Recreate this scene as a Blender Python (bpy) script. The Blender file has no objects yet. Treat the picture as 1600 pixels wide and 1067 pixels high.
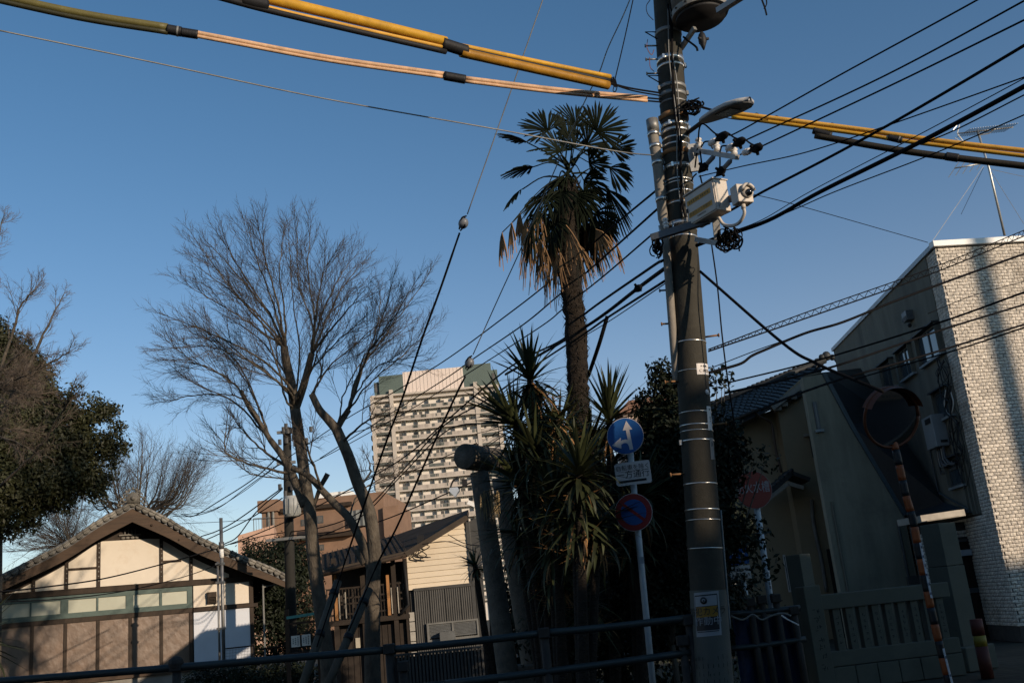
import bpy, math, random
from mathutils import Vector, Matrix, noise
random.seed(7)
R_ = math.radians
S = bpy.context.scene
COL = S.collection
# ------------------------------------------------------------------ camera
FPX = 1556.0                                   # 35 mm on a 36 mm frame, 1600 px wide
CAM = Vector((0, 0, 1.5))
_up = Vector((-580, 5733, -FPX)).normalized()
_b = Vector((0, 0, -1.0)); _fw = (_b - _up * _b.dot(_up)).normalized()
_rt = _fw.cross(_up)
W2C = Matrix((_rt, _fw, _up))                  # rows: world axes seen from the camera
cd = bpy.data.cameras.new('camera'); cam = bpy.data.objects.new('camera', cd); COL.objects.link(cam)
cd.lens = 35.0; cd.sensor_width = 36.0; cd.clip_start = 0.1; cd.clip_end = 6000
cam.matrix_world = Matrix.Translation(CAM) @ W2C.to_4x4()
S.camera = cam
# ------------------------------------------------------------------ world, sun
SUN_AZ, SUN_EL = 134.0, 14.0                   # degrees clockwise from +Y
w = bpy.data.worlds.new("World"); S.world = w; w.use_nodes = True
nt = w.node_tree; bg = nt.nodes['Background']
sky = nt.nodes.new('ShaderNodeTexSky'); sky.sky_type = 'NISHITA'; sky.sun_disc = False
sky.sun_elevation = R_(SUN_EL); sky.sun_rotation = R_(SUN_AZ)
sky.air_density = 1.0; sky.dust_density = 0.5; sky.ozone_density = 4.5
# evening horizon haze: the same all round, fading with height
tcw = nt.nodes.new('ShaderNodeTexCoord'); sx_ = nt.nodes.new('ShaderNodeSeparateXYZ'); nt.links.new(tcw.outputs['Generated'], sx_.inputs[0])
m1 = nt.nodes.new('ShaderNodeMath'); m1.operation = 'MAXIMUM'; m1.inputs[1].default_value = 0.0; nt.links.new(sx_.outputs[2], m1.inputs[0])
m2_ = nt.nodes.new('ShaderNodeMath'); m2_.operation = 'MULTIPLY'; m2_.inputs[1].default_value = -7.5; nt.links.new(m1.outputs[0], m2_.inputs[0])
m3_ = nt.nodes.new('ShaderNodeMath'); m3_.operation = 'EXPONENT'; nt.links.new(m2_.outputs[0], m3_.inputs[0])
vs_ = nt.nodes.new('ShaderNodeVectorMath'); vs_.operation = 'SCALE'; vs_.inputs[0].default_value = (5.0, 2.1, 0.6); nt.links.new(m3_.outputs[0], vs_.inputs['Scale'])
va_ = nt.nodes.new('ShaderNodeVectorMath'); va_.operation = 'ADD'; vt_ = nt.nodes.new('ShaderNodeVectorMath'); vt_.operation = 'MULTIPLY'; vt_.inputs[1].default_value = (0.86, 1.10, 1.05)   # the camera's colour balance
nt.links.new(sky.outputs[0], vt_.inputs[0]); nt.links.new(vt_.outputs[0], va_.inputs[0]); nt.links.new(vs_.outputs[0], va_.inputs[1])
nt.links.new(va_.outputs[0], bg.inputs[0]); bg.inputs[1].default_value = 0.124
sd = bpy.data.lights.new('sun', 'SUN'); sd.energy = 4.8; sd.angle = R_(0.53); sd.color = (1.0, 0.80, 0.60)
so = bpy.data.objects.new('sun', sd); COL.objects.link(so)
SUN = Vector((math.sin(R_(SUN_AZ)) * math.cos(R_(SUN_EL)), math.cos(R_(SUN_AZ)) * math.cos(R_(SUN_EL)), math.sin(R_(SUN_EL))))
so.rotation_euler = SUN.to_track_quat('Z', 'Y').to_euler()
S.view_settings.view_transform = 'Standard'; S.view_settings.look = 'None'
S.view_settings.exposure = 0.0; S.view_settings.gamma = 1.0; S.view_settings.use_curve_mapping = False
S.cycles.max_bounces = 6; S.cycles.diffuse_bounces = 3; S.cycles.glossy_bounces = 3; S.cycles.transmission_bounces = 3
S.cycles.transparent_max_bounces = 8

# ------------------------------------------------------------------ surveying helpers
def ray(px, py):
    d = W2C @ Vector((px - 800, -(py - 533.5), -FPX)); return d / d.y
def at(px, py, Y): return CAM + ray(px, py) * Y
class Wall:
    """a vertical wall line on the ground: origin, heading; reads off (u, z) of a sighted point"""
    def __init__(s, x, y, yaw):
        s.x, s.y, s.yaw = x, y, R_(yaw); s.u = Vector((math.cos(s.yaw), math.sin(s.yaw))); s.n = Vector((-s.u.y, s.u.x))
        s.M = Matrix.Translation((x, y, 0)) @ Matrix.Rotation(s.yaw, 4, 'Z')
    def pix(s, px, py, off=0):
        r = ray(px, py); p = Vector((s.x, s.y)) + s.n * off
        t = p.dot(s.n) / Vector((r.x, r.y)).dot(s.n); q = CAM + r * t
        return (Vector((q.x, q.y)) - Vector((s.x, s.y))).dot(s.u), q.z

# ------------------------------------------------------------------ materials
MC = {}
def M(name, col, rough=0.75, metal=0.0, var=0.25, vs=3.0, bump=0.2, bs=40.0, spec=0.3, obj_var=0.0,
      stain=None, stain_s=1.2, grain=None, backlit=0.0, dist=0.01):
    if name in MC: return MC[name]
    m = bpy.data.materials.new(name); m.use_nodes = True; MC[name] = m
    t = m.node_tree; N = t.nodes; L = t.links; b = N['Principled BSDF']
    b.inputs['Roughness'].default_value = rough; b.inputs['Metallic'].default_value = metal
    b.inputs['Specular IOR Level'].default_value = spec
    tc = N.new('ShaderNodeTexCoord'); mp = N.new('ShaderNodeMapping'); L.new(tc.outputs['Object'], mp.inputs[0])
    if grain: mp.inputs['Scale'].default_value = grain
    n1 = N.new('ShaderNodeTexNoise'); n1.inputs['Scale'].default_value = vs; n1.inputs['Detail'].default_value = 6
    n1.inputs['Roughness'].default_value = 0.65
    L.new(mp.outputs[0], n1.inputs['Vector'])
    mr = N.new('ShaderNodeMapRange'); mr.inputs['From Min'].default_value = 0.3; mr.inputs['From Max'].default_value = 0.7
    mr.inputs['To Min'].default_value = 1 - var; mr.inputs['To Max'].default_value = 1 + var
    L.new(n1.outputs[0], mr.inputs[0])
    mul = N.new('ShaderNodeVectorMath'); mul.operation = 'SCALE'; mul.inputs[0].default_value = col[:3]
    L.new(mr.outputs[0], mul.inputs['Scale'])
    out = mul.outputs[0]
    if obj_var:
        oi = N.new('ShaderNodeObjectInfo'); m2 = N.new('ShaderNodeMapRange')
        m2.inputs['To Min'].default_value = 1 - obj_var; m2.inputs['To Max'].default_value = 1 + obj_var
        L.new(oi.outputs['Random'], m2.inputs[0]); s2 = N.new('ShaderNodeVectorMath'); s2.operation = 'SCALE'
        L.new(out, s2.inputs[0]); L.new(m2.outputs[0], s2.inputs['Scale']); out = s2.outputs[0]
    if stain:
        n2 = N.new('ShaderNodeTexNoise'); n2.inputs['Scale'].default_value = stain_s; n2.inputs['Detail'].default_value = 8
        n2.inputs['Roughness'].default_value = 0.7
        L.new(tc.outputs['Object'], n2.inputs['Vector'])
        m3 = N.new('ShaderNodeMapRange'); m3.inputs['From Min'].default_value = 0.52; m3.inputs['From Max'].default_value = 0.72
        m3.inputs['To Max'].default_value = stain[3]
        L.new(n2.outputs[0], m3.inputs[0]); mx = N.new('ShaderNodeMix'); mx.data_type = 'RGBA'
        L.new(m3.outputs[0], mx.inputs[0]); L.new(out, mx.inputs[6]); mx.inputs[7].default_value = (*stain[:3], 1); out = mx.outputs[2]
    L.new(out, b.inputs['Base Color'])
    if bump:
        n3 = N.new('ShaderNodeTexNoise'); n3.inputs['Scale'].default_value = bs; n3.inputs['Detail'].default_value = 4
        L.new(mp.outputs[0], n3.inputs['Vector']); bp = N.new('ShaderNodeBump'); bp.inputs['Strength'].default_value = bump
        bp.inputs['Distance'].default_value = dist; L.new(n3.outputs[0], bp.inputs['Height']); L.new(bp.outputs[0], b.inputs['Normal'])
    if backlit:
        tr = N.new('ShaderNodeBsdfTranslucent'); ms = N.new('ShaderNodeMixShader'); ms.inputs[0].default_value = backlit
        L.new(out, tr.inputs[0]); L.new(b.outputs[0], ms.inputs[1]); L.new(tr.outputs[0], ms.inputs[2])
        L.new(ms.outputs[0], N['Material Output'].inputs[0])
    return m

# ------------------------------------------------------------------ mesh builder
class MB:
    def __init__(s): s.v = []; s.f = []
    def quad(s, *p):
        n = len(s.v); s.v += [tuple(q) for q in p]; s.f.append(tuple(range(n, n + len(p)))); return s
    def box(s, x0, x1, y0, y1, z0, z1):
        n = len(s.v); s.v += [(x, y, z) for x in (x0, x1) for y in (y0, y1) for z in (z0, z1)]
        s.f += [tuple(n + i for i in q) for q in ((0, 1, 3, 2), (4, 6, 7, 5), (0, 4, 5, 1), (2, 3, 7, 6), (0, 2, 6, 4), (1, 5, 7, 3))]; return s
    def prism(s, poly, y0, y1):
        """polygon in (x, z) given counter-clockwise seen from -y, extruded y0..y1"""
        n = len(s.v); k = len(poly); s.v += [(x, y0, z) for x, z in poly] + [(x, y1, z) for x, z in poly]
        s.f.append(tuple(range(n, n + k))); s.f.append(tuple(range(n + 2 * k - 1, n + k - 1, -1)))
        for i in range(k): j = (i + 1) % k; s.f.append((n + i, n + k + i, n + k + j, n + j))
        return s
    def tube(s, pts, r, n=6, cap=True):
        pts = [Vector(p) for p in pts]; m = len(pts)
        rr = r if isinstance(r, (list, tuple)) else [r] * m
        base = len(s.v); side = None
        for i in range(m):
            t = (pts[min(i + 1, m - 1)] - pts[max(i - 1, 0)])
            if t.length < 1e-9: t = Vector((0, 0, 1))
            t.normalize()
            if side is None: side = t.orthogonal().normalized()
            side = (side - t * side.dot(t))
            if side.length < 1e-6: side = t.orthogonal()
            side.normalize(); o = t.cross(side)
            for k in range(n):
                a = 2 * math.pi * k / n; s.v.append(tuple(pts[i] + (side * math.cos(a) + o * math.sin(a)) * rr[i]))
        for i in range(m - 1):
            for k in range(n):
                a = base + i * n + k; b = base + i * n + (k + 1) % n; s.f.append((a, b, b + n, a + n))
        if cap:
            s.f.append(tuple(base + k for k in range(n - 1, -1, -1))); s.f.append(tuple(base + (m - 1) * n + k for k in range(n)))
        return s
    def beam(s, a, b, wd, ht, upv=(0, 0, 1)):
        a = Vector(a); b = Vector(b); t = (b - a).normalized(); sd_ = t.cross(Vector(upv)).normalized(); u = sd_.cross(t)
        n = len(s.v)
        for p in (a, b):
            for i, j in ((-1, -1), (1, -1), (1, 1), (-1, 1)): s.v.append(tuple(p + sd_ * (i * wd / 2) + u * (j * ht / 2)))
        s.f += [tuple(n + i for i in q) for q in ((0, 1, 2, 3), (7, 6, 5, 4), (0, 4, 5, 1), (1, 5, 6, 2), (2, 6, 7, 3), (3, 7, 4, 0))]; return s
    def ball(s, c, r, sx=1, sy=1, sz=1, n=10, m=6):
        c = Vector(c); b = len(s.v); s.v.append((c.x, c.y, c.z - r * sz))
        for i in range(1, m):
            a = math.pi * i / m
            for k in range(n):
                t = 2 * math.pi * k / n
                s.v.append((c.x + r * sx * math.sin(a) * math.cos(t), c.y + r * sy * math.sin(a) * math.sin(t), c.z - r * sz * math.cos(a)))
        s.v.append((c.x, c.y, c.z + r * sz)); e = len(s.v) - 1
        for k in range(n):
            s.f.append((b, b + 1 + (k + 1) % n, b + 1 + k))
            for i in range(m - 2):
                q = b + 1 + i * n; s.f.append((q + k, q + (k + 1) % n, q + n + (k + 1) % n, q + n + k))
            q = b + 1 + (m - 2) * n; s.f.append((q + k, q + (k + 1) % n, e))
        return s
    def xf(s, mat, start=0):
        s.v[start:] = [tuple(mat @ Vector(p)) for p in s.v[start:]]; return s
    def add(s, o, mat=None):
        n = len(s.v); s.v += [tuple(mat @ Vector(p)) for p in o.v] if mat is not None else list(o.v)
        s.f += [tuple(n + i for i in q) for q in o.f]; return s
    def mesh(s, name, mat, smooth=False):
        me = bpy.data.meshes.new(name); me.from_pydata(s.v, [], s.f); me.materials.append(mat)
        if smooth: me.polygons.foreach_set('use_smooth', [True] * len(me.polygons))
        me.update(); return me
    def build(s, name, mat, parent=None, smooth=False, world=False, label=None, bev=0.0, kind=None):
        """world=True: the vertices are in world coordinates and are taken into the parent's frame"""
        if world and parent is not None and s.v:
            s.xf(ROOTM[root_of(parent).name].inverted())
        o = bpy.data.objects.new(name, s.mesh(name, mat, smooth)); COL.objects.link(o)
        if parent is not None: o.parent = parent
        if label: o['label'] = label
        if kind: o['kind'] = kind
        if bev:
            md = o.modifiers.new('edge', 'BEVEL'); md.width = bev; md.segments = 2; md.limit_method = 'ANGLE'
        return o
ROOTM = {}
def root_of(o):
    while o.parent: o = o.parent
    return o
def tag(o, label, cat, group=None):
    o['label'] = label; o['category'] = cat
    if group: o['group'] = group
    if o.name not in ROOTM: ROOTM[o.name] = Matrix.Identity(4)
    return o
def thing(name, label, cat, loc=(0, 0, 0), rz=0.0, group=None):
    o = bpy.data.objects.new(name, None); COL.objects.link(o); o.location = loc; o.rotation_euler = (0, 0, rz)
    o.empty_display_size = 0.2
    ROOTM[o.name] = Matrix.Translation(loc) @ Matrix.Rotation(rz, 4, 'Z')
    return tag(o, label, cat, group)
def inst(name, me, parent, loc=(0, 0, 0), rot=(0, 0, 0), sc=(1, 1, 1), mat=None):
    o = bpy.data.objects.new(name, me); COL.objects.link(o); o.parent = parent
    if mat is not None: o.matrix_local = mat
    else: o.location = loc; o.rotation_euler = rot; o.scale = sc
    return o
def structure(o): o['kind'] = 'structure'; return o
def wbox(u0, u1, v0, v1, z0, z1): return MB().box(u0, u1, v0, v1, z0, z1)

def text_mb(body, size, depth=0.002, align='CENTER', vertical=False):
    """lettering as geometry in the x/z plane, facing -y, centred on the origin"""
    if vertical: body = '\n'.join(body)
    cu = bpy.data.curves.new('t', 'FONT'); cu.body = body; cu.size = size; cu.align_x = align; cu.align_y = 'CENTER'
    cu.extrude = depth / 2; cu.resolution_u = 3
    o = bpy.data.objects.new('t', cu); COL.objects.link(o); bpy.context.view_layer.update()
    me = bpy.data.meshes.new_from_object(o.evaluated_get(bpy.context.evaluated_depsgraph_get()))
    m = MB(); m.v = [(v.co.x, -v.co.z, v.co.y) for v in me.vertices]; m.f = [tuple(p.vertices) for p in me.polygons]
    bpy.data.objects.remove(o); bpy.data.curves.remove(cu); bpy.data.meshes.remove(me); return m

def marks_mb(cols, rows, size, seed=1, depth=.001):
    """small printed characters too worn or distant to read: strokes in the x/z plane facing -y"""
    r = random.Random(seed); m = MB(); t = size * .07
    for c in range(cols):
        for k in range(rows):
            x0, z0 = (c - (cols - 1) / 2) * size * 1.12, ((rows - 1) / 2 - k) * size * 1.12
            for s_ in range(3): z = z0 + size * (.30 - .3 * s_) + r.uniform(-.04, .04) * size; h = size * r.uniform(.2, .42); m.box(x0 - h, x0 + h, -depth, 0, z - t, z + t)
            for s_ in range(2): x = x0 + size * r.uniform(-.3, .3); h = size * r.uniform(.2, .42); m.box(x - t, x + t, -depth * 1.5, 0, z0 - h, z0 + h)
    return m

def spline(pts, n=8):
    """Catmull-Rom through the points"""
    P = [Vector(p) for p in pts]
    if len(P) == 2: return [P[0].lerp(P[1], i / n) for i in range(n + 1)]
    P = [P[0] * 2 - P[1]] + P + [P[-1] * 2 - P[-2]]; out = []
    for i in range(1, len(P) - 2):
        a, b, c, d = P[i - 1:i + 3]
        for k in range(n):
            t = k / n
            out.append(0.5 * ((2 * b) + (c - a) * t + (2 * a - 5 * b + 4 * c - d) * t * t + (3 * b - 3 * c + d - a) * t ** 3))
    out.append(P[-2]); return out
def sight(pts): return [at(*p) for p in pts]
# ------------------------------------------------------------------ the setting: ground, road
soil = M('soil', (0.035, 0.032, 0.022), 0.95, var=0.5, vs=0.8, bump=0.6, bs=6, dist=0.05)
asph = M('asphalt', (0.05, 0.05, 0.052), 0.9, var=0.2, vs=2, bump=0.4, bs=120)
conc = M('concrete', (0.20, 0.19, 0.17), 0.85, var=0.2, vs=2, bump=0.3, bs=60, stain=(0.08, 0.08, 0.07, 0.5))
g = MB()
NG = 48
for i in range(NG + 1):
    for j in range(NG + 1):
        x = math.copysign(abs(i / NG * 2 - 1) ** 2.2 * 1500, i / NG * 2 - 1); y = math.copysign(abs(j / NG * 2 - 1) ** 2.2 * 1500, j / NG * 2 - 1)
        g.v.append((x, y, -0.01))
for i in range(NG):
    for j in range(NG):
        a = i * (NG + 1) + j; g.f.append((a, a + NG + 1, a + NG + 2, a + 1))
structure(g.build('ground', soil))
structure(MB().box(-60, 60, -7, 8.9, -0.3, 0.004).build('road', asph))
structure(MB().box(-60, 60, 8.9, 9.1, -0.3, 0.12).build('kerb', conc, bev=0.015))

# ------------------------------------------------------------------ old timber hall on the left
cream = M('cream_plaster', (0.58, 0.525, 0.44), 0.9, var=0.06, vs=1.0, bump=0.15, bs=14, stain=(0.40, 0.28, 0.16, 0.45), stain_s=0.9)
white_pl = M('white_board', (0.52, 0.55, 0.60), 0.8, var=0.05, vs=1.5, bump=0.05, bs=8)
dkwood = M('dark_wood', (0.030, 0.020, 0.013), 0.75, var=0.4, vs=6, bump=0.3, bs=30, grain=(1, 1, 0.2))
bargew = M('barge_wood', (0.050, 0.030, 0.017), 0.7, var=0.35, vs=3, bump=0.3, bs=20, grain=(0.4, 4, 4))
endw = M('red_brown_wood', (0.20, 0.075, 0.03), 0.7, var=0.3, vs=8, bump=0.2)
greenf = M('green_grey_paint', (0.055, 0.085, 0.075), 0.6, var=0.2, vs=5, bump=0.15)
paneg = M('frosted_pane', (0.32, 0.33, 0.26), 0.35, var=0.08, vs=1.5, bump=0.05, bs=6, spec=0.4)
ply = M('worn_plywood', (0.115, 0.074, 0.048), 0.5, var=0.28, vs=2.0, bump=0.5, bs=3.5, grain=(1.0, 1.0, 0.8), spec=0.5, dist=0.05)
tileg = M('grey_roof_tile', (0.025, 0.025, 0.026), 0.5, var=0.3, vs=6, bump=0.25, bs=30, obj_var=0.3, spec=0.5)
tilel = M('pale_tile_end', (0.15, 0.14, 0.12), 0.6, var=0.4, vs=9, bump=0.3, bs=40, obj_var=0.35)
H = Wall(-15.1, 29.7, 27)
hall = thing('timber_hall', 'old timber hall with cream plaster gable, tiled roof and brown door boards', 'hall', (H.x, H.y, 0), H.yaw)
V0 = -0.75
prR = [H.pix(*q, V0) for q in ((207, 783), (262, 810), (310, 838), (375, 867), (420, 885), (447, 898))]
prL = [H.pix(*q, V0) for q in ((207, 783), (155, 812), (103, 846), (50, 874), (0, 899))]
prL.append((prL[-1][0] - 1.1, prL[-1][1] - 0.50))
def curve2(pr, n=10): return [(p.x, p.y) for p in spline([(a, b, 0) for a, b in pr], n)]
cR, cL = curve2(prR), curve2(prL)
def slab(c, t0, t1, y0, y1, m=None):
    """band between the curve lowered by t0 and by t1 (t0<t1)"""
    m = m or MB(); n = len(m.v); k = len(c)
    for i, (x, z) in enumerate(c):
        a = t0(i / (k - 1)) if callable(t0) else t0; b = t1(i / (k - 1)) if callable(t1) else t1
        m.v += [(x, y0, z - a), (x, y1, z - a), (x, y0, z - b), (x, y1, z - b)]
    for i in range(k - 1):
        q = n + 4 * i
        m.f += [(q, q + 4, q + 5, q + 1), (q + 2, q + 3, q + 7, q + 6), (q, q + 2, q + 6, q + 4), (q + 1, q + 5, q + 7, q + 3)]
    m.f += [(n, n + 1, n + 3, n + 2), tuple(n + 4 * (k - 1) + i for i in (0, 2, 3, 1))]; return m
rf = slab(cR, 0.10, 0.22, V0 + 0.02, 9.5); slab(cL, 0.10, 0.22, V0 + 0.02, 9.5, rf); roof = rf.build('roof', tileg, hall)
# round cover tiles running down the slope (past counting; one piece)
rt = MB()
for k in range(30):
    y = V0 + 0.45 + k * 0.31
    for c in (cR, cL): rt.tube([(x, y, z - 0.08) for x, z in c[::6] + [c[-1]]], 0.075, 6)
rt.build('roof_tile', tileg, roof, kind='stuff')
# verge tiles: a scalloped pale row under a dark round row
def along(c, step):
    out = []; acc = 0; need = 0
    for i in range(len(c) - 1):
        a = Vector((c[i][0], c[i][1])); b = Vector((c[i + 1][0], c[i + 1][1])); L_ = (b - a).length
        while need <= acc + L_:
            t = (need - acc) / L_; p = a.lerp(b, t); d = (b - a).normalized(); out.append((p, d)); need += step
        acc += L_
    return out
def verge_mesh(v):
    m = MB(); ln = 0.20
    m.tube([(-ln / 2, -0.02, 0.045), (ln / 2 + 0.02, -0.02, 0.03)], [0.05, 0.042], 7)
    for k in range(5):
        t0 = -ln / 2 + ln * k / 5; t1 = -ln / 2 + ln * (k + 1) / 5
        h = lambda t: -0.045 - 0.06 * math.sin(math.pi * min(1, max(0, (t + ln / 2) / ln))) ** 0.7
        m.prism([(t0, h(t0)), (t1, h(t1)), (t1, 0.02), (t0, 0.02)], -0.035 - 0.004 * v, 0.03)
    return m
vm = [verge_mesh(i).mesh('verge_tile', tilel, True) for i in range(3)]
for c, sg in ((cR, 1), (cL, -1)):
    for i, (p, d) in enumerate(along(c, 0.215)):
        a = -math.atan2(d.y, d.x) if sg > 0 else -math.atan2(-d.y, -d.x)
        inst('verge_tile', vm[i % 3], roof, (p.x, V0 - 0.02, p.y - 0.07 + random.uniform(-.012, .012)), (random.uniform(-.08, .08), a + random.uniform(-.05, .05), 0), (sg, 1, 1))
slab(cR, -0.03, 0.03, V0 + 0.03, V0 + 0.30).build('verge_ridge', tileg, roof)
slab(cL, -0.03, 0.03, V0 + 0.03, V0 + 0.30).build('verge_ridge', tileg, roof)
ax, az = prR[0]
MB().tube([(ax, V0, az + 0.02), (ax, 9.5, az + 0.02)], 0.14, 10).build('ridge', tileg, roof, True)
# carved ridge-end tile
orn = MB(); zz = az - 0.02
orn.prism([(ax - .17, zz - .05), (ax + .17, zz - .05), (ax + .20, zz + .12), (ax + .12, zz + .24), (ax, zz + .30), (ax - .12, zz + .24), (ax - .20, zz + .12)], V0 - .12, V0 + .05)
orn.ball((ax, V0 - .13, zz + .10), .075, n=10)
for sg in (-1, 1):
    for (dx, dz, r) in ((.22, .06, .07), (.31, -.01, .06), (.38, -.09, .05), (.24, .19, .045), (.15, .27, .04), (.33, .09, .035)):
        orn.tube([(ax + sg * dx + r * math.cos(t), V0 - .08 - .02 * (t > 3), zz + dz + r * math.sin(t)) for t in [j * .8 for j in range(8)]], .022, 5)
for dx, dz in ((-.10, .36), (0, .40), (.10, .36), (-.19, .31), (.19, .31)): orn.ball((ax + dx, V0 - .06, zz + dz), .048, n=8)
orn.build('ridge_ornament', tilel, roof, True)
MB().tube([(cR[-1][0] + .02, V0 - .03, cR[-1][1] - .02), (cR[-1][0] + .10, V0 - .03, cR[-1][1] + .03), (cR[-1][0] + .06, V0 - .03, cR[-1][1] + .10)], .03, 6).build('eave_finial', tilel, roof, True)
# barge boards
hb = lambda t: 0.60 - 0.20 * t
slab(cR, 0.15, lambda t: 0.62 - 0.22 * t, V0 + 0.04, V0 + 0.11).build('barge_board', bargew, hall)
slab(cL, 0.15, lambda t: 0.62 - 0.22 * t, V0 + 0.04, V0 + 0.11).build('barge_board', bargew, hall)
e = cR[-1]; MB().box(e[0] - .012, e[0] + .012, V0 + .03, V0 + .12, e[1] - .41, e[1] - .15).build('barge_end', endw, hall)
slab(cR, 0.23, 0.30, V0 + 0.14, 0.0).build('soffit', dkwood, hall); slab(cL, 0.23, 0.30, V0 + 0.14, 0.0).build('soffit', dkwood, hall)
# walls
U0, U1 = -1.75, 6.72
def zroof(u):
    c = cR if u >= ax else cL
    for i in range(len(c) - 1):
        a, b = c[i], c[i + 1]
        if min(a[0], b[0]) <= u <= max(a[0], b[0]): return a[1] + (b[1] - a[1]) * (u - a[0]) / (b[0] - a[0])
    return c[-1][1]
def gable(u0, u1, z0, top=0.50, cap=None, n=6):
    pts = [(u0, z0), (u1, z0)]
    for i in range(n + 1):
        u = u1 + (u0 - u1) * i / n; z = zroof(u) - top
        if cap: z = min(z, cap)
        pts.append((u, max(z, z0 + .01)))
    return pts
MB().prism(gable(U0, U1, 0.0, 0.28, n=24), 0.06, 0.20).build('wall', dkwood, hall)
MB().box(U1 - .1, U1, 0.2, 9.0, 0, 3.0).build('side_wall', dkwood, hall)
posts = [-0.53, 0.36, 1.25, 2.14, 3.95, 4.84]
for a, b in zip([U0 + .1] + posts, posts + [6.05]):
    if zroof(a if abs(a - ax) > abs(b - ax) else b) - .62 < 3.47 and a > 4: b = 5.95
    MB().prism(gable(a + .05, b - .05, 3.45, 0.62 if a > 4 or b < 2 else 0.62, 4.80), 0.02, 0.055).build('plaster_panel', cream, hall)
carv = M('carved_grey_wood', (0.16, 0.15, 0.13), 0.8, var=0.4, vs=20)
for u in posts:
    zt = zroof(u) - 0.42
    if zt < 3.5: continue
    p = MB().box(u - .05, u + .05, -0.03, 0.06, 3.43, zt).build('gable_post', dkwood, hall)
    k = MB()
    for j in range(int((zt - 3.7) / 0.14)):
        z = 3.62 + j * .14; k.ball((u + random.uniform(-.01, .01), -0.035, z), .022, 1, .5, random.uniform(.7, 1.6), 6, 4)
    if k.v: k.build('carving', carv, p)
for a, b, z in ((1.30, 2.09, 3.98), (4.0, 4.55, 4.03)): MB().box(a, b, -0.005, 0.05, z, z + .07).build('gable_rail', dkwood, hall)
k = MB()
for dx in (-.20, -.07, .07, .20): k.ball((ax + dx, -.03, 4.86), .05, 1.2, .5, .8, 8, 5)
k.box(ax - .32, ax + .32, -.03, .02, 4.93, 4.97)
for dx in (-.15, -.05, .05, .15): k.box(ax + dx - .012, ax + dx + .012, -.03, .02, 4.97, 5.12)
k.build('gable_crest', carv, hall)
for u, r in ((ax + .55, .04), (ax + 1.35, .03)): MB().ball((u, V0 + .03, zroof(u) - .45), r, n=8).build('nail_cover', dkwood, hall, True)
MB().box(U0, U1 + .02, -0.06, 0.05, 3.27, 3.43).build('tie_beam', dkwood, hall, bev=.01)
# clerestory: green frame, six panes in three sashes and more to the left
fr = MB(); fr.box(U0, 4.86, -.04, .05, 3.13, 3.255); fr.box(U0, 4.86, -.05, .05, 2.60, 2.73)
panes = [(-1.42, -.58), (-.52, .32)] + [H.pix(a, 950)[0:1] + H.pix(b, 950)[0:1] for a, b in ((49, 94.5), (106.5, 150.5), (153.5, 196.5), (208, 249), (253, 292.5))]
panes[1] = (H.pix(2, 955)[0], H.pix(46, 955)[0]); panes[0] = (panes[1][0] - .92, panes[1][0] - .08)
edges = [U0] + [x for p in panes for x in p] + [4.86]
for i in range(0, len(edges), 2): fr.box(edges[i], edges[i + 1], -.035, .05, 2.73, 3.13)
cl = fr.build('clerestory_frame', greenf, hall)
for a, b in panes: MB().box(a, b, 0.0, 0.02, 2.73, 3.13).build('pane', paneg, cl)
for a, b in panes:
    MB().box(a - .02, b + .02, -.045, -.036, 2.715, 2.745).build('bead', greenf, cl)
# door boards
db = [-1.5, -.55] + [.36, 1.25, 2.14, 3.05, 3.94, 4.81]
for a, b in zip([U0 + .1] + db, db):
    if b - a < .2: continue
    MB().box(a + .045, b - .045, 0.01, 0.05, 0.86, 2.46).build('door_board', ply, hall, bev=.006)
for a in db: MB().box(a - .045, a + .045, -.03, .06, .84, 2.47).build('door_stile', dkwood, hall)
MB().box(U0, 4.86, -.03, .06, 2.46, 2.60).build('lintel', dkwood, hall)
MB().box(U0, U1 + .1, -.12, .06, .72, .84).build('sill_beam', bargew, hall)
MB().box(U0, U1, -.02, .06, 0, .72).build('foundation', conc, hall)
MB().box(4.90, 6.62, 0.0, .05, 2.60, 3.26).build('plaster_panel', cream, hall)
MB().box(4.88, U1 + .15, -.08, .06, 2.46, 2.58).build('lintel', dkwood, hall, bev=.01)
MB().box(4.90, 6.62, -0.01, .05, .86, 2.455).build('white_board', white_pl, hall)
for u in (6.68,): MB().box(u - .06, u + .06, -.04, .1, 0.0, 3.27).build('corner_post', dkwood, hall)
lb = MB(); uu, zz_ = H.pix(330, 932)
lb.box(uu - .14, uu + .14, -.16, -.01, zz_ - .02, zz_ + .14); vb = lb.build('vent_hood', dkwood, hall)
for i in range(4): MB().box(uu - .12, uu + .12, -.14, -.03, zz_ - .20 + i * .045, zz_ - .18 + i * .045).build('vent_slat', dkwood, vb)
for sx in (-.13, .12): MB().box(uu + sx, uu + sx + .015, -.15, -.01, zz_ - .22, zz_ - .02).build('vent_side', dkwood, vb)
# railing with mesh to the right of the hall
galv = M('galvanised_steel', (0.17, 0.17, 0.165), 0.45, metal=0.6, var=0.2, vs=8, bump=0.1)
gate = thing('mesh_barrier', 'low wire mesh barrier in front of the white board of the hall', 'barrier', (H.x, H.y, 0), H.yaw)
m = MB(); y = -1.2
a0, zt = H.pix(350, 1022, y); a1, _ = H.pix(397, 1018, y); zt = 1.28
m.tube([(a0, y, zt), (a1, y, zt)], .02); m.tube([(a0, y, 0), (a0, y, zt)], .02); m.tube([(a1, y, 0), (a1, y, zt)], .02)
m.build('frame', dkwood, gate)
m = MB()
for i in range(20): u = a0 + (a1 - a0) * (i + .5) / 20; m.box(u - .004, u + .004, y - .004, y + .004, 0.2, zt)
for i in range(13): m.box(a0, a1, y - .003, y + .003, .2 + i * .085, .207 + i * .085)
m.build('wire_mesh', galv, gate)
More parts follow.
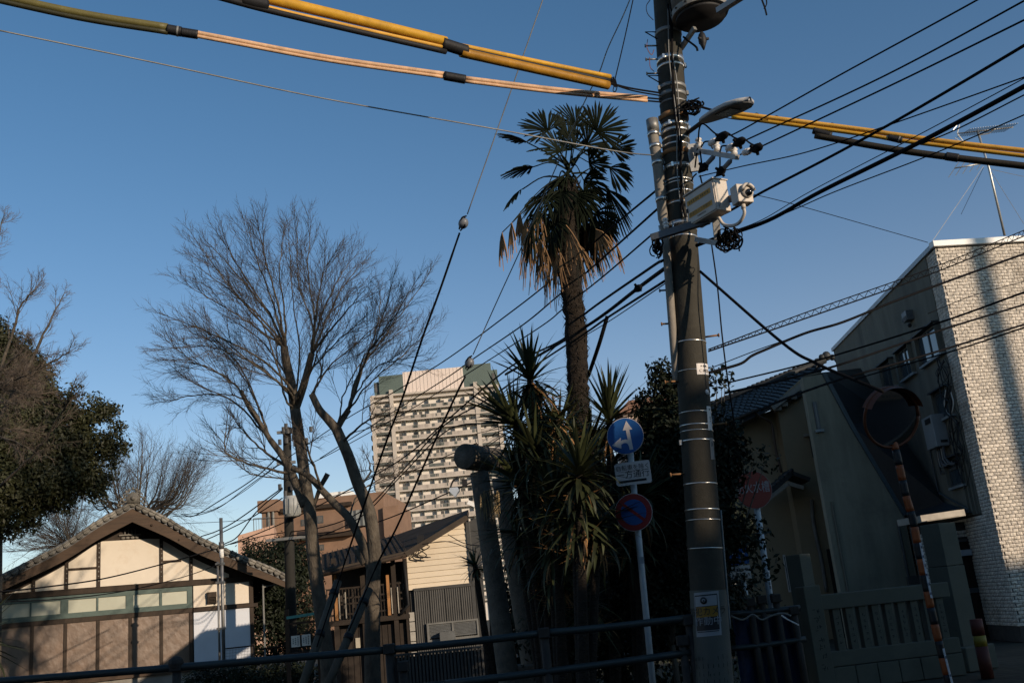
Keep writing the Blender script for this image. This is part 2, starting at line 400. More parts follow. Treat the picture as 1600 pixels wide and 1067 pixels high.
# downpipe bracket frame at hall's right corner
arch = MB(); arch.tube(spline([(7.0, -.3, 0), (7.0, -.3, 2.9), (7.03, -.3, 3.02), (7.12, -.3, 3.06), (7.6, -.3, 3.1)], 4), .03, 6)
tag(arch.xf(H.M).build('bent_pipe', M('grey_pipe', (.16, .16, .15), .5), None), 'bent grey pipe standing at the right corner of the timber hall', 'pipe')
# steel mast with two pipes in front of the hall
mast = thing('steel_mast', 'thin double galvanised steel mast standing in front of the timber hall', 'mast', tuple(at(345.5, 1067, 27.5).xy) + (0,))
t_ = at(345, 809, 27.5)
MB().tube([(t_.x, t_.y, 0), t_], .048, 8).build('main_pipe', galv, mast, True, True)
t2 = at(340, 877, 27.5); MB().tube([(t2.x, t2.y, 0), t2], .032, 8).build('side_pipe', galv, mast, True, True)
for z in (t2.z - .1, 3.0, 1.8): MB().box(t2.x - .05, t_.x + .06, t_.y - .06, t_.y + .06, z, z + .06).build('clamp', galv, mast, world=True)
zc = at(345, 864, 27.5).z; MB().tube([(t_.x, t_.y, zc - .12), (t_.x, t_.y, zc + .10)], .06, 8).build('white_sleeve', M('white_plastic', (.75, .74, .70), .5), mast, True, True)
MB().tube([(t_.x, t_.y, zc + .12), (t_.x, t_.y, zc + .3)], .075, 8).build('collar', galv, mast, True, True)
# ------------------------------------------------------------------ brick-faced building on the right
brick_m = M('split_face_tile', (0.53, 0.48, 0.41), 0.85, var=0.42, vs=11, bump=1.0, bs=22, obj_var=0.2, dist=0.03, stain=(0.17, 0.14, 0.10, 0.75), stain_s=0.75)
mort = M('dark_mortar', (0.055, 0.050, 0.045), 0.95, var=0.3, vs=8)
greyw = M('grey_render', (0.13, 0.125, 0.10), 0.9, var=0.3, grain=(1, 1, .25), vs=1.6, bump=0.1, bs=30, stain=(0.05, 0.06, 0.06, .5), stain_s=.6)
whitetrim = M('white_coping', (0.72, 0.72, 0.70), 0.45, var=0.05)
glassd = M('dark_window_glass', (0.035, 0.05, 0.06), 0.08, var=0.1, bump=0, spec=0.6)
alum = M('aluminium_frame', (0.085, 0.09, 0.09), 0.5, metal=0.3, var=0.1)
blackm = M('black_rubber', (0.012, 0.012, 0.013), 0.6, var=0.2)
c0 = at(1570, 878, 20.0)
F = Wall(c0.x, c0.y, 7.5); SW = Wall(c0.x, c0.y, 87.3)
bb = thing('brick_building', 'three-storey building with pale brick front and plain grey side wall at right edge', 'building', (c0.x, c0.y, 0), F.yaw)
TOP = 8.02
rel = Matrix.Rotation(SW.yaw - F.yaw, 4, 'Z')          # side-wall frame in the building's frame; its outward side is +y
core = MB(); L_ = 8.94; wx = Vector((math.cos(SW.yaw - F.yaw), math.sin(SW.yaw - F.yaw)))
Wd = 5.5
core.prism([(0, 0)] * 0 or [(0, 0), (1, 0), (1, 1)], 0, 0) if False else None
def plan_prism(m, pts, z0, z1):
    n = len(m.v); k = len(pts); m.v += [(x, y, z0) for x, y in pts] + [(x, y, z1) for x, y in pts]
    m.f.append(tuple(range(n + k - 1, n - 1, -1))); m.f.append(tuple(range(n + k, n + 2 * k)))
    for i in range(k): j = (i + 1) % k; m.f.append((n + i, n + j, n + k + j, n + k + i))
    return m
plan_prism(core, [(0.03, 0.03), (Wd, 0.03), (Wd, 9), (wx.x * L_, wx.y * L_)], 0, TOP)
core.build('mortar_core', mort, bb)
# side wall render, outward = +y of the side frame
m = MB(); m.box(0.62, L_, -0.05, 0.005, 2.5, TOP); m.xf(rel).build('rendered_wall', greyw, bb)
# coping
m = MB(); m.box(-.05, Wd, -.06, .12, TOP, TOP + .13); m.build('front_coping', whitetrim, bb, bev=.01)
m = MB(); m.box(0.13, L_ + .05, -.12, .05, TOP, TOP + .10); m.xf(rel).build('side_coping', M('blue_grey_coping', (.30, .33, .36), .4), bb)
# bricks
BL, BH = 0.131, 0.070
def brick_mesh(seed):
    r = random.Random(seed); m = MB(); nx, nz = 3, 2; w, h, d = BL - .011, BH - .010, .022
    for j in range(nz + 1):
        for i in range(nx + 1):
            y = -d if (0 < i < nx and 0 < j < nz) else -d * .55
            m.v.append((w * i / nx, y - r.uniform(-.004, .007), h * j / nz))
    for j in range(nz):
        for i in range(nx): a = j * 4 + i; m.f.append((a, a + 1, a + 5, a + 4))
    n = len(m.v)
    m.v += [(0, .01, 0), (w, .01, 0), (w, .01, h), (0, .01, h)]
    m.f += [(0, n, n + 1, 3, 2, 1), (3, n + 1, n + 2, 11, 7), (11, n + 2, n + 3, 8, 9, 10), (8, n + 3, n, 0, 4)]; return m
bms = [brick_mesh(i) for i in range(6)]; bme = [b.mesh('brick', brick_m) for b in bms]
rest = MB(); cand = []
rows = int((TOP - .3) / BH)
for r_ in range(rows):
    z = 0.3 + r_ * BH; offx = (r_ % 2) * BL / 2
    for i in range(-1, 28):
        u = i * BL + offx
        if u < 0: continue
        dx = random.uniform(-.002, .002)
        if 0.0 <= u < 2.35:
            p = F.M @ Vector((u, 0, z)); vis = z < 8.0 and (p.x / p.y) < 0.513 + (z - 1.5) / p.y * -0.105 + .0
            if vis and z > 1.3: cand.append((abs(z - 3.6), u, z, dx)); continue
        rest.add(bms[random.randrange(6)], Matrix.Translation((u + dx, 0.03, z)))
cand.sort()
for k, (q, u, z, dx) in enumerate(cand):
    if k < 300: inst('brick', bme[k % 6], bb, (u + dx, 0.03 + random.uniform(-.003, .002), z), (0, 0, random.uniform(-.012, .012)))
    else: rest.add(bms[k % 6], Matrix.Translation((u + dx, 0.03, z)))
# the return of bricks round the corner on the side wall
flip = rel @ Matrix.Rotation(math.pi, 4, 'Z')
for r_ in range(rows):
    z = 0.3 + r_ * BH; u = 0.02 - (r_ % 2) * BL / 2
    while u < 0.62:
        a = max(u, .015); wdt = min(u + BL, .61) - a
        if wdt > .03:
            rest.add(bms[random.randrange(6)], flip @ Matrix.Translation((-a - wdt, 0.0 + .022, z)) @ Matrix.Diagonal((wdt / BL, 1, 1, 1)))
        u += BL
    if z < 2.45:
        u = .62
        while u < L_:
            rest.add(bms[random.randrange(6)], flip @ Matrix.Translation((-u - BL, .022, z))); u += BL
rest.build('brick', brick_m, bb, kind='stuff')
# side windows: recessed, with hood and sill
def side_window(u0, u1, z0, z1, n=2):
    m = MB(); fr = .04
    m.box(u0, u1, .006, .03, z0, z0 + fr); m.box(u0, u1, .006, .03, z1 - fr, z1)
    for i in range(n + 1): u = u0 + (u1 - u0 - fr) * i / n; m.box(u, u + fr, .006, .035, z0 + fr, z1 - fr)
    o = m.xf(rel).build('window', alum, bb)
    for i in range(n):
        a = u0 + (u1 - u0) * i / n; b = u0 + (u1 - u0) * (i + 1) / n
        MB().box(a + fr, b - .005, .008, .014, z0 + fr, z1 - fr).xf(rel).build('pane', glassd, o)
    MB().box(u0 - .06, u1 + .06, .006, .16, z1, z1 + .035).xf(rel).build('hood', M('dark_hood', (.03, .034, .036), .6), o)
    MB().box(u0 - .06, u1 + .06, .006, .10, z0 - .05, z0).xf(rel).build('sill', M('pale_sill', (.20, .22, .22), .6), o)
    for u in (u0 - .02, u1): MB().box(u, u + .02, .006, .11, z0, z1).xf(rel).build('jamb', greyw, o)
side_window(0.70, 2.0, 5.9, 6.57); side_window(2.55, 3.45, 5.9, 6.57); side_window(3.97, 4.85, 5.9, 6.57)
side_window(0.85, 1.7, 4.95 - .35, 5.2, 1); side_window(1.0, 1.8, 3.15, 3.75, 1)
# vent hood
v = MB(); v.prism([(2.0, 7.02), (2.32, 7.02), (2.32, 7.24), (2.0, 7.24)], .006, .16); v.xf(rel).build('vent_hood', M('vent_steel', (.10, .11, .115), .5, .3), bb)
MB().box(2.03, 2.30, .161, .17, 7.03, 7.12).xf(rel).build('vent_slot', blackm, bb)
MB().ball((2.1, .1, 6.9), .05, n=8).xf(rel).build('vent_drip', blackm, bb)
# downpipe + gutter elbow
for u in (2.62,): MB().tube(spline([(u, .05, 6.0 - 1.6), (u, .05, 3.2), (u - .1, .05, 3.1), (1.1, .05, 2.62)], 5), .022, 6).xf(rel).build('downpipe', alum, bb, True)
for u in (.9, 1.12, .72): MB().tube([(u, .04, 2.5), (u, .04, 4.4)], .018, 6).xf(rel).build('conduit', greyw, bb)
# water heater, held by the wall
heat_m = M('pale_enamel', (.20, .215, .22), .5, var=.1, vs=2)
hz = thing('water_heater', 'grey gas water heater with pipes below, on the side wall of the brick building', 'water heater', (c0.x, c0.y, 0), SW.yaw)
MB().box(1.42, 2.05, .01, .30, 4.02, 4.72).build('case', heat_m, hz, bev=.015)
MB().box(1.50, 1.80, .301, .32, 4.55, 4.66).build('flue_outlet', blackm, hz); MB().box(1.40, 1.419, .06, .2, 4.1, 4.15).build('label_plate', blackm, hz)
for i, u in enumerate((1.5, 1.62, 1.75, 1.88)):
    MB().tube(spline([(u, .15, 4.02), (u, .15, 3.8 - .05 * i), (u - .15, .12, 3.62), (u - .3, .08, 3.6 + .06 * i)], 5), .022 if i % 2 else .032, 6).build('pipe', galv if i % 2 else M('grey_lagging', (.09, .095, .1), .8), hz, True)
MB().box(1.36, 2.3, .0, .03, 3.5, 3.55).build('wall_rail', alum, hz); MB().box(2.28, 2.32, 0, .04, 3.5, 4.7).build('wall_rail', alum, hz)
# tangle of service cables on the wall above it
tg = MB(); rr = random.Random(4)
for i in range(9):
    p = [Vector((.62 + rr.uniform(-.25, .45), .06 + rr.uniform(0, .12), 5.75 - j * .33 + rr.uniform(-.1, .1))) for j in range(7 + i % 3)]
    tg.tube(spline(p, 5), .008 + .004 * (i % 2), 4)
tg.xf(SW.M); tag(tg.build('service_cable', blackm, None, True), 'bundle of black service cables hanging down the brick building above the water heater', 'cable')
wl = MB(); wl.tube(spline([SW.M @ Vector(p) for p in ((.75, .12, 5.1), (.95, .14, 4.8), (.7, .16, 4.55), (.45, .14, 4.75), (.5, .12, 5.0))], 5), .012, 5)
tag(wl.build('cable_loop', M('pale_cable', (.55, .52, .47), .5), None, True), 'pale cable looped beside the water heater', 'cable')
# ground-floor entrance wing: lit concrete lintel, brick wall and glazed door, seen between stone pillar and brick front
wing = thing('entrance_porch', 'low flat porch with pale concrete edge and brick wall beside the tall stone pillar', 'porch', (c0.x, c0.y, 0), SW.yaw)
# canopy slab edge sighted at (1430..1520, 800)
P0 = at(1434, 811, 18.6); P1 = at(1494, 802, 18.9)
m = MB(); m.beam((P0.x, P0.y + .3, P0.z), (P1.x, P1.y + .3, P1.z), .8, .12); m.build('canopy_slab', M('pale_concrete_edge', (.34, .31, .26), .85, var=.25), wing, world=True)
MB().beam((P0.x, P0.y - .12, P0.z - .0), (P1.x, P1.y - .12, P1.z), .05, .11).build('canopy_fascia', M('pale_concrete_edge', (.42, .39, .33), .85), wing, world=True)
Q0 = at(1440, 900, 21.4); Q1 = at(1556, 889, 21.7)
W2 = Wall(Q0.x, Q0.y, math.degrees(math.atan2(Q1.y - Q0.y, Q1.x - Q0.x)))
wid = (Q1 - Q0).length; wb = MB(); back = MB().box(0, wid, .03, .1, 0, P0.z).xf(W2.M).build('backing', mort, wing, world=True)
for r_ in range(int((P0.z - .1) / BH)):
    u = -(r_ % 2) * BL / 2
    while u < wid - .2:
        du0, du1 = W2.pix(1506, 950)[0], wid
        if u > 0 and not (u + BL > du0 and r_ * BH < 2.05): wb.add(bms[random.randrange(6)], W2.M @ Matrix.Translation((u, .03, r_ * BH)))
        u += BL
wb.build('brick', brick_m, wing, world=True, kind='stuff')
du0 = W2.pix(1508, 950)[0]; du1 = du0 + .75
dr = MB().box(du0, du0 + .05, -.02, .03, 0, 2.05).box(du1 - .05, du1, -.02, .03, 0, 2.05).box(du0 + .05, du1 - .05, -.02, .03, 2.0, 2.05).box(du0 + .05, du1 - .05, -.02, .03, .95, 1.05).xf(W2.M).build('door', alum, wing, world=True)
MB().box(du0 + .05, du1 - .05, 0, .015, 1.05, 2.0).xf(W2.M).build('pane', M('brown_glass', (.02, .013, .01), .25), dr, world=True)
MB().box(du0 + .05, du1 - .05, 0, .015, .05, .95).xf(W2.M).build('pane', M('brown_glass', (.02, .013, .01), .25), dr, world=True)
lx, lz = W2.pix(1500, 864); MB().box(lx - .22, lx + .2, -.12, 0, lz - .06, lz + .06).xf(W2.M).build('porch_light', M('lamp_diffuser', (.35, .37, .38), .4), wing, world=True)
# dark wing roof falling away between grey wall and brick side
mansard = M('dark_slate_sheet', (.018, .021, .024), .45, var=.3, vs=4, bump=.2, spec=.5)
# ------------------------------------------------------------------ grey rendered house with steep sloping edge
gh = Wall(at(1320, 920, 23.0).x, 23.0, 0)
G = thing('grey_house', 'plain grey house with steep dark roof slope, between beige house and brick building', 'house', (gh.x, gh.y, 0), gh.yaw)
gp = [gh.pix(*q) for q in ((1254, 590), (1287, 584), (1330, 665), (1414, 806))]
zl = gp[-1][1]; ul = gh.pix(1300, 820)[0]
um = gp[0][0]
greyh = M('warm_grey_render', (0.185, 0.175, 0.13), .9, var=.30, vs=1.6, bump=.2, bs=30, stain=(.09, .085, .07, .7), stain_s=.9, grain=(1, 1, .22))
gw = MB(); gw.prism([(um, 0), (gp[3][0], 0), (gp[3][0], gp[3][1]), (gp[2][0], gp[2][1]), (gp[1][0], gp[1][1]), (um, gp[0][1])], 0, .25); gw.build('wall', greyh, G)
# the steep roof plane runs back and up to the side wall of the brick building
D = 5.0; pp = [gp[1], gp[2], gp[3]]
gm_ = G_M = gh.M
A_, Bm, B_ = [gm_ @ Vector((p[0], -.01, p[1] + .03)) for p in pp]
D_, C_ = at(1345, 575, 25.6), at(1475, 785, 22.35); Cm = at(1392, 652, 24.2)
rs = MB().quad(A_, Bm, Cm, D_).quad(Bm, B_, C_, Cm); E_, F_ = at(1520, 800, 20.95), at(1428, 811, 21.2); rs.quad(B_, F_, E_, C_)
rs.quad(A_, D_, D_ + Vector((-2.0, .6, .0)), gm_ @ Vector((um + .05, 0, gp[0][1] + .03))); rs.build('roof', mansard, G, world=True)
for k in range(9):
    t = (k + .5) / 9; a = A_.lerp(B_, t); b = D_.lerp(C_, t); MB().tube([a, b], .012, 4).build('roof_seam', mansard, G, world=True)
for a, b in zip(pp, pp[1:]): MB().beam((a[0], -.02, a[1] + .02), (b[0], -.02, b[1] + .02), .05, .09).build('verge_flashing', M('blue_black_flashing', (.03, .05, .06), .4), G)
sp_a = gh.M @ Vector((um + .02, .25, 0)); sp_b = Vector((sp_a.x * 27.6 / sp_a.y + .25, 27.6, 0)); hz_ = Vector((0, 0, gp[0][1])); tk = Vector((.12, 0, 0))
sw_ = MB().quad(sp_a, sp_b, sp_b + hz_, sp_a + hz_).quad(sp_a + tk, sp_a + tk + hz_, sp_b + tk + hz_, sp_b + tk).quad(sp_b, sp_b + tk, sp_b + tk + hz_, sp_b + hz_); sw_.build('side_wall', greyh, G, world=True)
wd = [gh.pix(*q) for q in ((1269, 628), (1283, 671))]
o = MB().box(wd[0][0], wd[1][0], -.03, .0, wd[1][1], wd[0][1]).build('window', alum, G)
MB().box(wd[0][0] + .05, wd[1][0] - .05, -.034, -.03, wd[1][1] + .06, wd[0][1] - .06).build('pane', glassd, o)
MB().box(wd[0][0] - .05, wd[1][0] + .05, -.08, -.0, wd[1][1] - .06, wd[1][1]).build('sill', M('pale_sill', (.20, .22, .22), .6), o)
pu = gh.pix(1302, 800)[0]; MB().tube([(pu, -.04, .3), (pu, -.04, 3.2)], .025, 6).build('conduit', greyw, G)
pu = gh.pix(1432, 880)[0] - .25; MB().tube([(pu, -.05, 0), (pu, -.05, zl - .1)], .03, 6).build('downpipe', alum, G)
mb_ = gh.pix(1424, 903); MB().box(mb_[0] - .12, mb_[0] + .14, -.14, -.0, mb_[1] - .2, mb_[1] + .05).build('meter_box', alum, G)

# ------------------------------------------------------------------ beige old house with tiled roof
beige = M('beige_render', (0.24, 0.20, 0.13), 0.9, var=.12, vs=1.2, bump=.1, bs=20, stain=(.11, .1, .075, .5))
rtile = M('dark_blue_tile', (0.022, 0.025, 0.027), .6, var=.3, vs=5, bump=.2, bs=20, obj_var=.3, spec=.3)
bhW = Wall(at(1180, 900, 28.0).x, 28.0, 0)
BH_ = thing('beige_house', 'two-storey beige rendered house with dark tiled roof behind the round red sign', 'house', (bhW.x, bhW.y, 0), 0)
gpx = bhW.pix
e0 = gpx(1112, 662); e1 = gpx(1208, 622); e2 = gpx(1257, 590); e3 = gpx(1262, 600)
uL = gpx(1120, 750)[0]; uR = gpx(1262, 700)[0] + 1.0; uc = gpx(1208, 640)[0]
MB().prism([(uL - .3, 0), (uc, 0), (uc, gpx(1208, 640)[1]), (uL - .3, gpx(1115, 680)[1])], 0.0, .3).build('left_wall', beige, BH_)
MB().prism([(uc, 0), (uR, 0), (uR, e2[1]), (gpx(1255, 600)[0], e2[1]), (uc, gpx(1208, 632)[1])], -.5, .3).build('right_wall', beige, BH_)
# roof plane: eave line (1112,672)->(1200,640), ridge line (1115,636)->(1290,563) further back
E0 = at(1105, 678, 27.3); E1 = at(1252, 612, 27.3); R0 = at(1105, 641, 30.1); R1 = at(1290, 566, 30.1)
E1.z = max(E1.z, E0.z)
rp = MB().quad(E0, E1, R1, R0); rp.quad(E0 - Vector((0, 0, .12)), R0 - Vector((0, 0, .12)), R1 - Vector((0, 0, .12)), E1 - Vector((0, 0, .12)))
rp.quad(E0, E0 - Vector((0, 0, .12)), E1 - Vector((0, 0, .12)), E1)
brf = rp.build('roof', rtile, BH_, world=True)
tm = MB()
for k in range(5):
    a, b = k / 5, (k + 1) / 5; h = lambda t: .045 * math.sin(t * math.pi * 1.6 + .2)
    tm.quad((a * .27, -.02, h(a)), (b * .27, -.02, h(b)), (b * .27, .30, h(b) - .0), (a * .27, .30, h(a)))
    tm.quad((a * .27, -.02, h(a) - .035), (b * .27, -.02, h(b) - .035), (b * .27, -.02, h(b)), (a * .27, -.02, h(a)))
tme = tm.mesh('tile', rtile, True)
nx_, ny_ = 17, 9
for j in range(ny_):
    for i in range(nx_):
        a = (i) / nx_; b = (j) / ny_
        p = (E0.lerp(E1, a)).lerp(R0.lerp(R1, a), b); ex = (E0.lerp(R0, b) - E1.lerp(R1, b)) * -1; ey = R0.lerp(R1, a) - E0.lerp(E1, a)
        X = ex.normalized(); Z = X.cross(ey.normalized()).normalized(); Y = Z.cross(X)
        mt = Matrix((X, Y, Z)).transposed().to_4x4(); mt.translation = p + Z * (.03 + .0 * j)
        sx = (ex.length / nx_) / .27; sy = (ey.length / ny_) / .28
        inst('tile', tme, brf, mat=ROOTM[BH_.name].inverted() @ mt @ Matrix.Diagonal((sx, sy, 1, 1)))
rd = MB(); rd.tube([R0 + Vector((0, 0, .08)), R1 + Vector((0, 0, .08))], .11, 8); rd.build('ridge', rtile, BH_, True, world=True)
for i in range(26):
    p = R0.lerp(R1, (i + .5) / 26) + Vector((0, 0, .17)); mm = MB().ball(p, .075, 1.5, 1, .7, 8, 4)
    mm.build('ridge_cap', rtile, brf, True, world=True)
p = R1 + Vector((.05, -.05, .18)); MB().ball(p, .14, 1, .8, 1.1).ball(p + Vector((-.15, 0, -.02)), .1).ball(p + Vector((.17, 0, -.06)), .1).ball(p + Vector((.3, 0, -.15)), .09).build('ridge_end_tile', rtile, BH_, True, world=True)
lt = M('pale_barge', (.22, .21, .18), .8)
for (a, b, wd_) in (((1207, 637, 27.2), (1254, 601, 27.2), .14),): MB().beam(at(*a), at(*b), .08, wd_).build('barge_board', lt, BH_, world=True)
for q in ((1216, 637), (1226, 631), (1240, 620)): c = at(*q, 27.3); MB().box(c.x - .08, c.x + .08, c.y - .05, c.y + .2, c.z - .07, c.z + .05).build('rafter_end', lt, BH_, world=True)
gq = [at(1118, 668, 27.1), at(1185, 640, 27.1)]; MB().tube(gq, .05, 6).build('gutter', dkwood, BH_, True, world=True)
brp = M('brown_pipe', (.075, .05, .035), .6)
MB().tube(spline([at(*q) for q in ((1176, 640, 27.1), (1186, 650, 27.3), (1203, 658, 27.45), (1207, 668, 27.5), (1212, 700, 27.5), (1221, 738, 27.5))], 4), .04, 6).build('downpipe', brp, BH_, True, world=True)
MB().tube(spline([at(*q) for q in ((1268, 780, 27.35), (1272, 820, 27.35), (1285, 880, 27.35), (1292, 925, 27.35))], 4), .055, 6).build('downpipe', M('grey_beige_pipe', (.11, .11, .10), .6), BH_, True, world=True)
# awning
A0 = at(1195, 776, 27.0); A1 = at(1258, 745, 27.0); Am = at(1232, 742, 27.0)
aw = MB(); aw.beam(A0, Am, .9, .10); aw.beam(Am, at(1259, 752, 27.0), .9, .10); ao = aw.build('awning', rtile, BH_, world=True)
for i in range(7): q = A0.lerp(Am, i / 6) + Vector((0, -.45, .07)); MB().tube([q, q + Vector((0, .9, .02))], .05, 7).build('tile', rtile, ao, True, True)
MB().beam(at(1196, 783, 26.5), at(1232, 755, 26.5), .05, .10).build('awning_board', lt, ao, world=True); MB().beam(at(1232, 755, 26.5), at(1256, 762, 26.5), .05, .10).build('awning_board', lt, ao, world=True)
wq = [gpx(*q, -.5) for q in ((1264, 682), (1277, 714))]
o = MB().box(wq[0][0], wq[1][0] + .3, -.53, -.5, wq[1][1], wq[0][1]).build('window', blackm, BH_); MB().box(wq[0][0] - .15, wq[1][0] + .3, -.62, -.5, wq[0][1], wq[0][1] + .07).build('hood', lt, o)
# narrow dark gap with door frame beside it
wq = [gpx(*q, -.5) for q in ((1291, 858), (1312, 925))]
MB().box(wq[0][0], wq[1][0], -.53, -.5, 0, wq[0][1]).build('doorway', blackm, BH_)
# small lower window (white frame) at 1221,880
wq = [gpx(*q) for q in ((1216, 868), (1229, 925))]
o = MB().box(wq[0][0], wq[1][0], -.53, -.50, wq[1][1], wq[0][1]).build('window', M('white_frame', (.4, .4, .38), .5), BH_)
MB().box(wq[0][0] + .04, wq[1][0] - .04, -.535, -.53, wq[1][1] + .05, wq[0][1] - .05).build('pane', glassd, o)

# ------------------------------------------------------------------ sunlit house far behind, seen in the gap
sl = Wall(at(1130, 870, 38).x, 38, 12)
SH = thing('sunlit_cream_house', 'sunlit cream house wall seen through the gap left of the beige house', 'house', (sl.x, sl.y, 0), sl.yaw)
a, zt = sl.pix(1140, 795); b, _ = sl.pix(1215, 860)
MB().box(a, b, 0, 5, 0, zt).build('wall', M('ochre_plaster', (.55, .42, .26), .9, var=.1), SH)
MB().box(a - .3, b + .3, -.5, 5.4, zt, zt + .18).build('roof', tileg, SH)
for i in range(2):
    q = sl.pix(1152 + 22 * i, 822); o = MB().box(q[0], q[0] + .7, -.04, 0, q[1] - .6, q[1]).build('window', alum, SH); MB().box(q[0] + .06, q[0] + .64, -.05, -.04, q[1] - .54, q[1] - .06).build('pane', glassd, o)
# white storage box on the pavement there
q = at(1146, 925, 21); bx = thing('white_storage_box', 'small white cabinet lit by the sun beside the utility pole', 'cabinet', (q.x, 21, 0))
MB().box(-.14, .14, -.2, .2, q.z - .17, q.z + .17).build('case', M('white_enamel', (.6, .58, .55), .5), bx, bev=.01); MB().box(-.10, .10, -.205, -.2, q.z - .1, q.z - .05).build('grille', blackm, bx)
MB().box(-.12, -.09, -.15, -.12, 0, q.z - .17).box(.09, .12, -.15, -.12, 0, q.z - .17).build('stand', alum, bx)
# ------------------------------------------------------------------ distant tower block
tan_ = M('tan_concrete', (0.42, 0.375, 0.33), .9, var=.06, vs=.05, bump=0)
tanL = M('pale_tower_wall', (0.64, 0.59, 0.54), .9, var=.12, vs=.25, bump=0)
balg = M('balcony_glass_brown', (0.37, 0.325, 0.285), .5, var=.35, vs=.5, bump=0, grain=(1, 1, .15))
towgr = M('tower_green_panel', (0.085, 0.115, 0.105), .7, var=.06, vs=.1, bump=0)
pinkp = M('tower_pink_panel', (0.62, 0.53, 0.48), .8, var=.04, vs=.1, bump=0)
dkgl = M('dark_pane', (0.09, 0.085, 0.08), .3, var=.3, vs=.3, bump=0)
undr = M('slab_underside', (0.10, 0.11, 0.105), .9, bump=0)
q = at(581, 617, 290); T = Wall(q.x, q.y, 2)
TW = thing('tower_block', 'tall tan block of flats with many balcony rows and green roof storey, far behind', 'tower block', (T.x, T.y, 0), T.yaw)
zt = T.pix(660, 612)[1]; uR = T.pix(776, 603)[0]; c1 = T.pix(611, 615)[0]; c2 = T.pix(742.5, 601)[0]; FH = 15.8 * 290 / FPX * 1.012
MB().box(0.3, uR - .3, 1.1, 14, 0, zt).build('core', tanL, TW)
pz = T.pix(660, 578)[1]; a = T.pix(591, 590)[0]; b = T.pix(629, 590)[0]; c = T.pix(723, 580)[0]; d = T.pix(767, 575)[0]
MB().box(a, b, .6, 13, zt, pz - .6).build('roof_storey_end', towgr, TW); MB().box(b, c, .55, 13, zt, pz).build('roof_storey', pinkp, TW); MB().box(c, d, .6, 13, zt, pz + .4).build('roof_storey_end', towgr, TW)
MB().box(a - 1.6, a, 1.5, 10, zt, pz - 2.2).build('roof_annex', towgr, TW); MB().box(d, d + 1.8, 1.5, 10, zt, pz - 1.6).build('roof_annex', towgr, TW)
for x in (a - 1.0, d + .5): MB().box(x - .35, x + .5, 1.35, 1.5, zt + 1.5, pz - 2.6).build('roof_window', dkgl, TW)
sm = MB()
for i in range(16): x = b + (c - b) * (i + .5) / 16; sm.box(x - .05, x + .05, .48, .55, zt, pz)
sm.build('panel_seam', tan_, TW)
rl = MB()
for i in range(12): x = b + 1 + (c - b) * i / 12; rl.box(x - .06, x + .06, 5, 5.1, pz, pz + 1.0)
rl.box(b, c, 5, 5.1, pz + .9, pz + 1.0); rl.build('roof_rail', alum, TW)
MB().box(-.4, uR + .2, -.5, 2, zt - .5, zt + .1).build('cornice', tan_, TW); MB().box(-.4, uR + .2, -.3, 2, zt - 2.0, zt - 1.3).build('cornice', tan_, TW)
for u in (0, c1, c2, uR): MB().box(u - .55, u + .55, -.6, 1.8, 0, zt + (1.4 if u in (c1, c2) else -.1)).build('column', tan_, TW)
for u in (0, uR):
    for k in range(19): MB().box(u - (1.3 if u == 0 else -.6), u - (.6 if u == 0 else -1.3), 2.5, 9, zt - 2.4 - FH * k - 1.3, zt - 2.4 - FH * k).build('side_balcony', undr, TW)
rr = random.Random(3)
for k in range(20):
    z1 = zt - 2.0 - FH * k; z0 = z1 - FH       # z0: balcony floor of this storey
    MB().box(.4, uR - .4, -.45, 1.8, z0 - .32, z0).build('slab', tan_, TW)
    MB().box(.5, c1 - .5, -.2, 1.7, z0 - .9, z0 - .34).build('slab_beam', undr, TW); MB().box(c2 + .5, uR - .5, -.2, 1.7, z0 - .9, z0 - .34).build('slab_beam', undr, TW)
    MB().box(.5, uR - .5, -.35, -.28, z0, z0 + 1.12).build('balustrade', balg, TW)
    wn = MB(); pt = MB(); ac = MB()
    u = 1.0
    while u < uR - 1.6:
        if min(abs(u - c1), abs(u - c2)) > 1.2 and rr.random() < .42:
            wn.box(u, u + rr.choice((.6, .9, 1.3)), 1.02, 1.1, z0 + .1, z0 + 2.1)
        u += 2.1
    for i in range(1, 8):
        u = c1 + (c2 - c1) * i / 7; pt.box(u - .07, u + .07, -.2, 1.1, z0, z1 - .35)
    for i in range(16):
        u = 1.2 + rr.random() * (uR - 3); ac.box(u, u + rr.choice((.3, .3, .8, 1.5)), -.42, -.36, z0 + .2, z0 + 1.05)
    wn.build('window', dkgl, TW, kind='stuff'); pt.build('partition', undr, TW); ac.build('balcony_panel', undr, TW, kind='stuff')

# ------------------------------------------------------------------ brown apartment block and pink building
bbr = M('brown_tile_facade', (.20, .125, .085), .85, var=.18, vs=.8, bump=0); pk = M('pink_render', (.42, .27, .20), .9, var=.05, vs=.3, bump=0)
q = at(437, 840, 95); A = Wall(q.x, q.y, -3)
AP = thing('brown_apartment_block', 'brown tiled apartment block with flat roof and dark balcony bands behind the bare tree trunks', 'apartment block', (A.x, A.y, 0), A.yaw)
ap = A.pix; u1 = ap(600, 800)[0]; zt = ap(520, 776)[1]
MB().box(0, u1, 0, 12, 0, zt).build('wall', bbr, AP)
MB().box(-1.4, 0, -.8, 10, 0, ap(430, 800)[1]).build('stair_tower', bbr, AP); z = ap(430, 782)[1]; MB().box(-1.7, .2, -1.1, 10, z - 1.1, z).build('stair_roof', bbr, AP)
for y0, y1, off in ((787, 793, -.5), (833, 840, -.9)): MB().box(0.3, u1 - 3, off, 0, ap(520, y1)[1], ap(520, y0)[1]).build('roof_band', dkwood, AP)
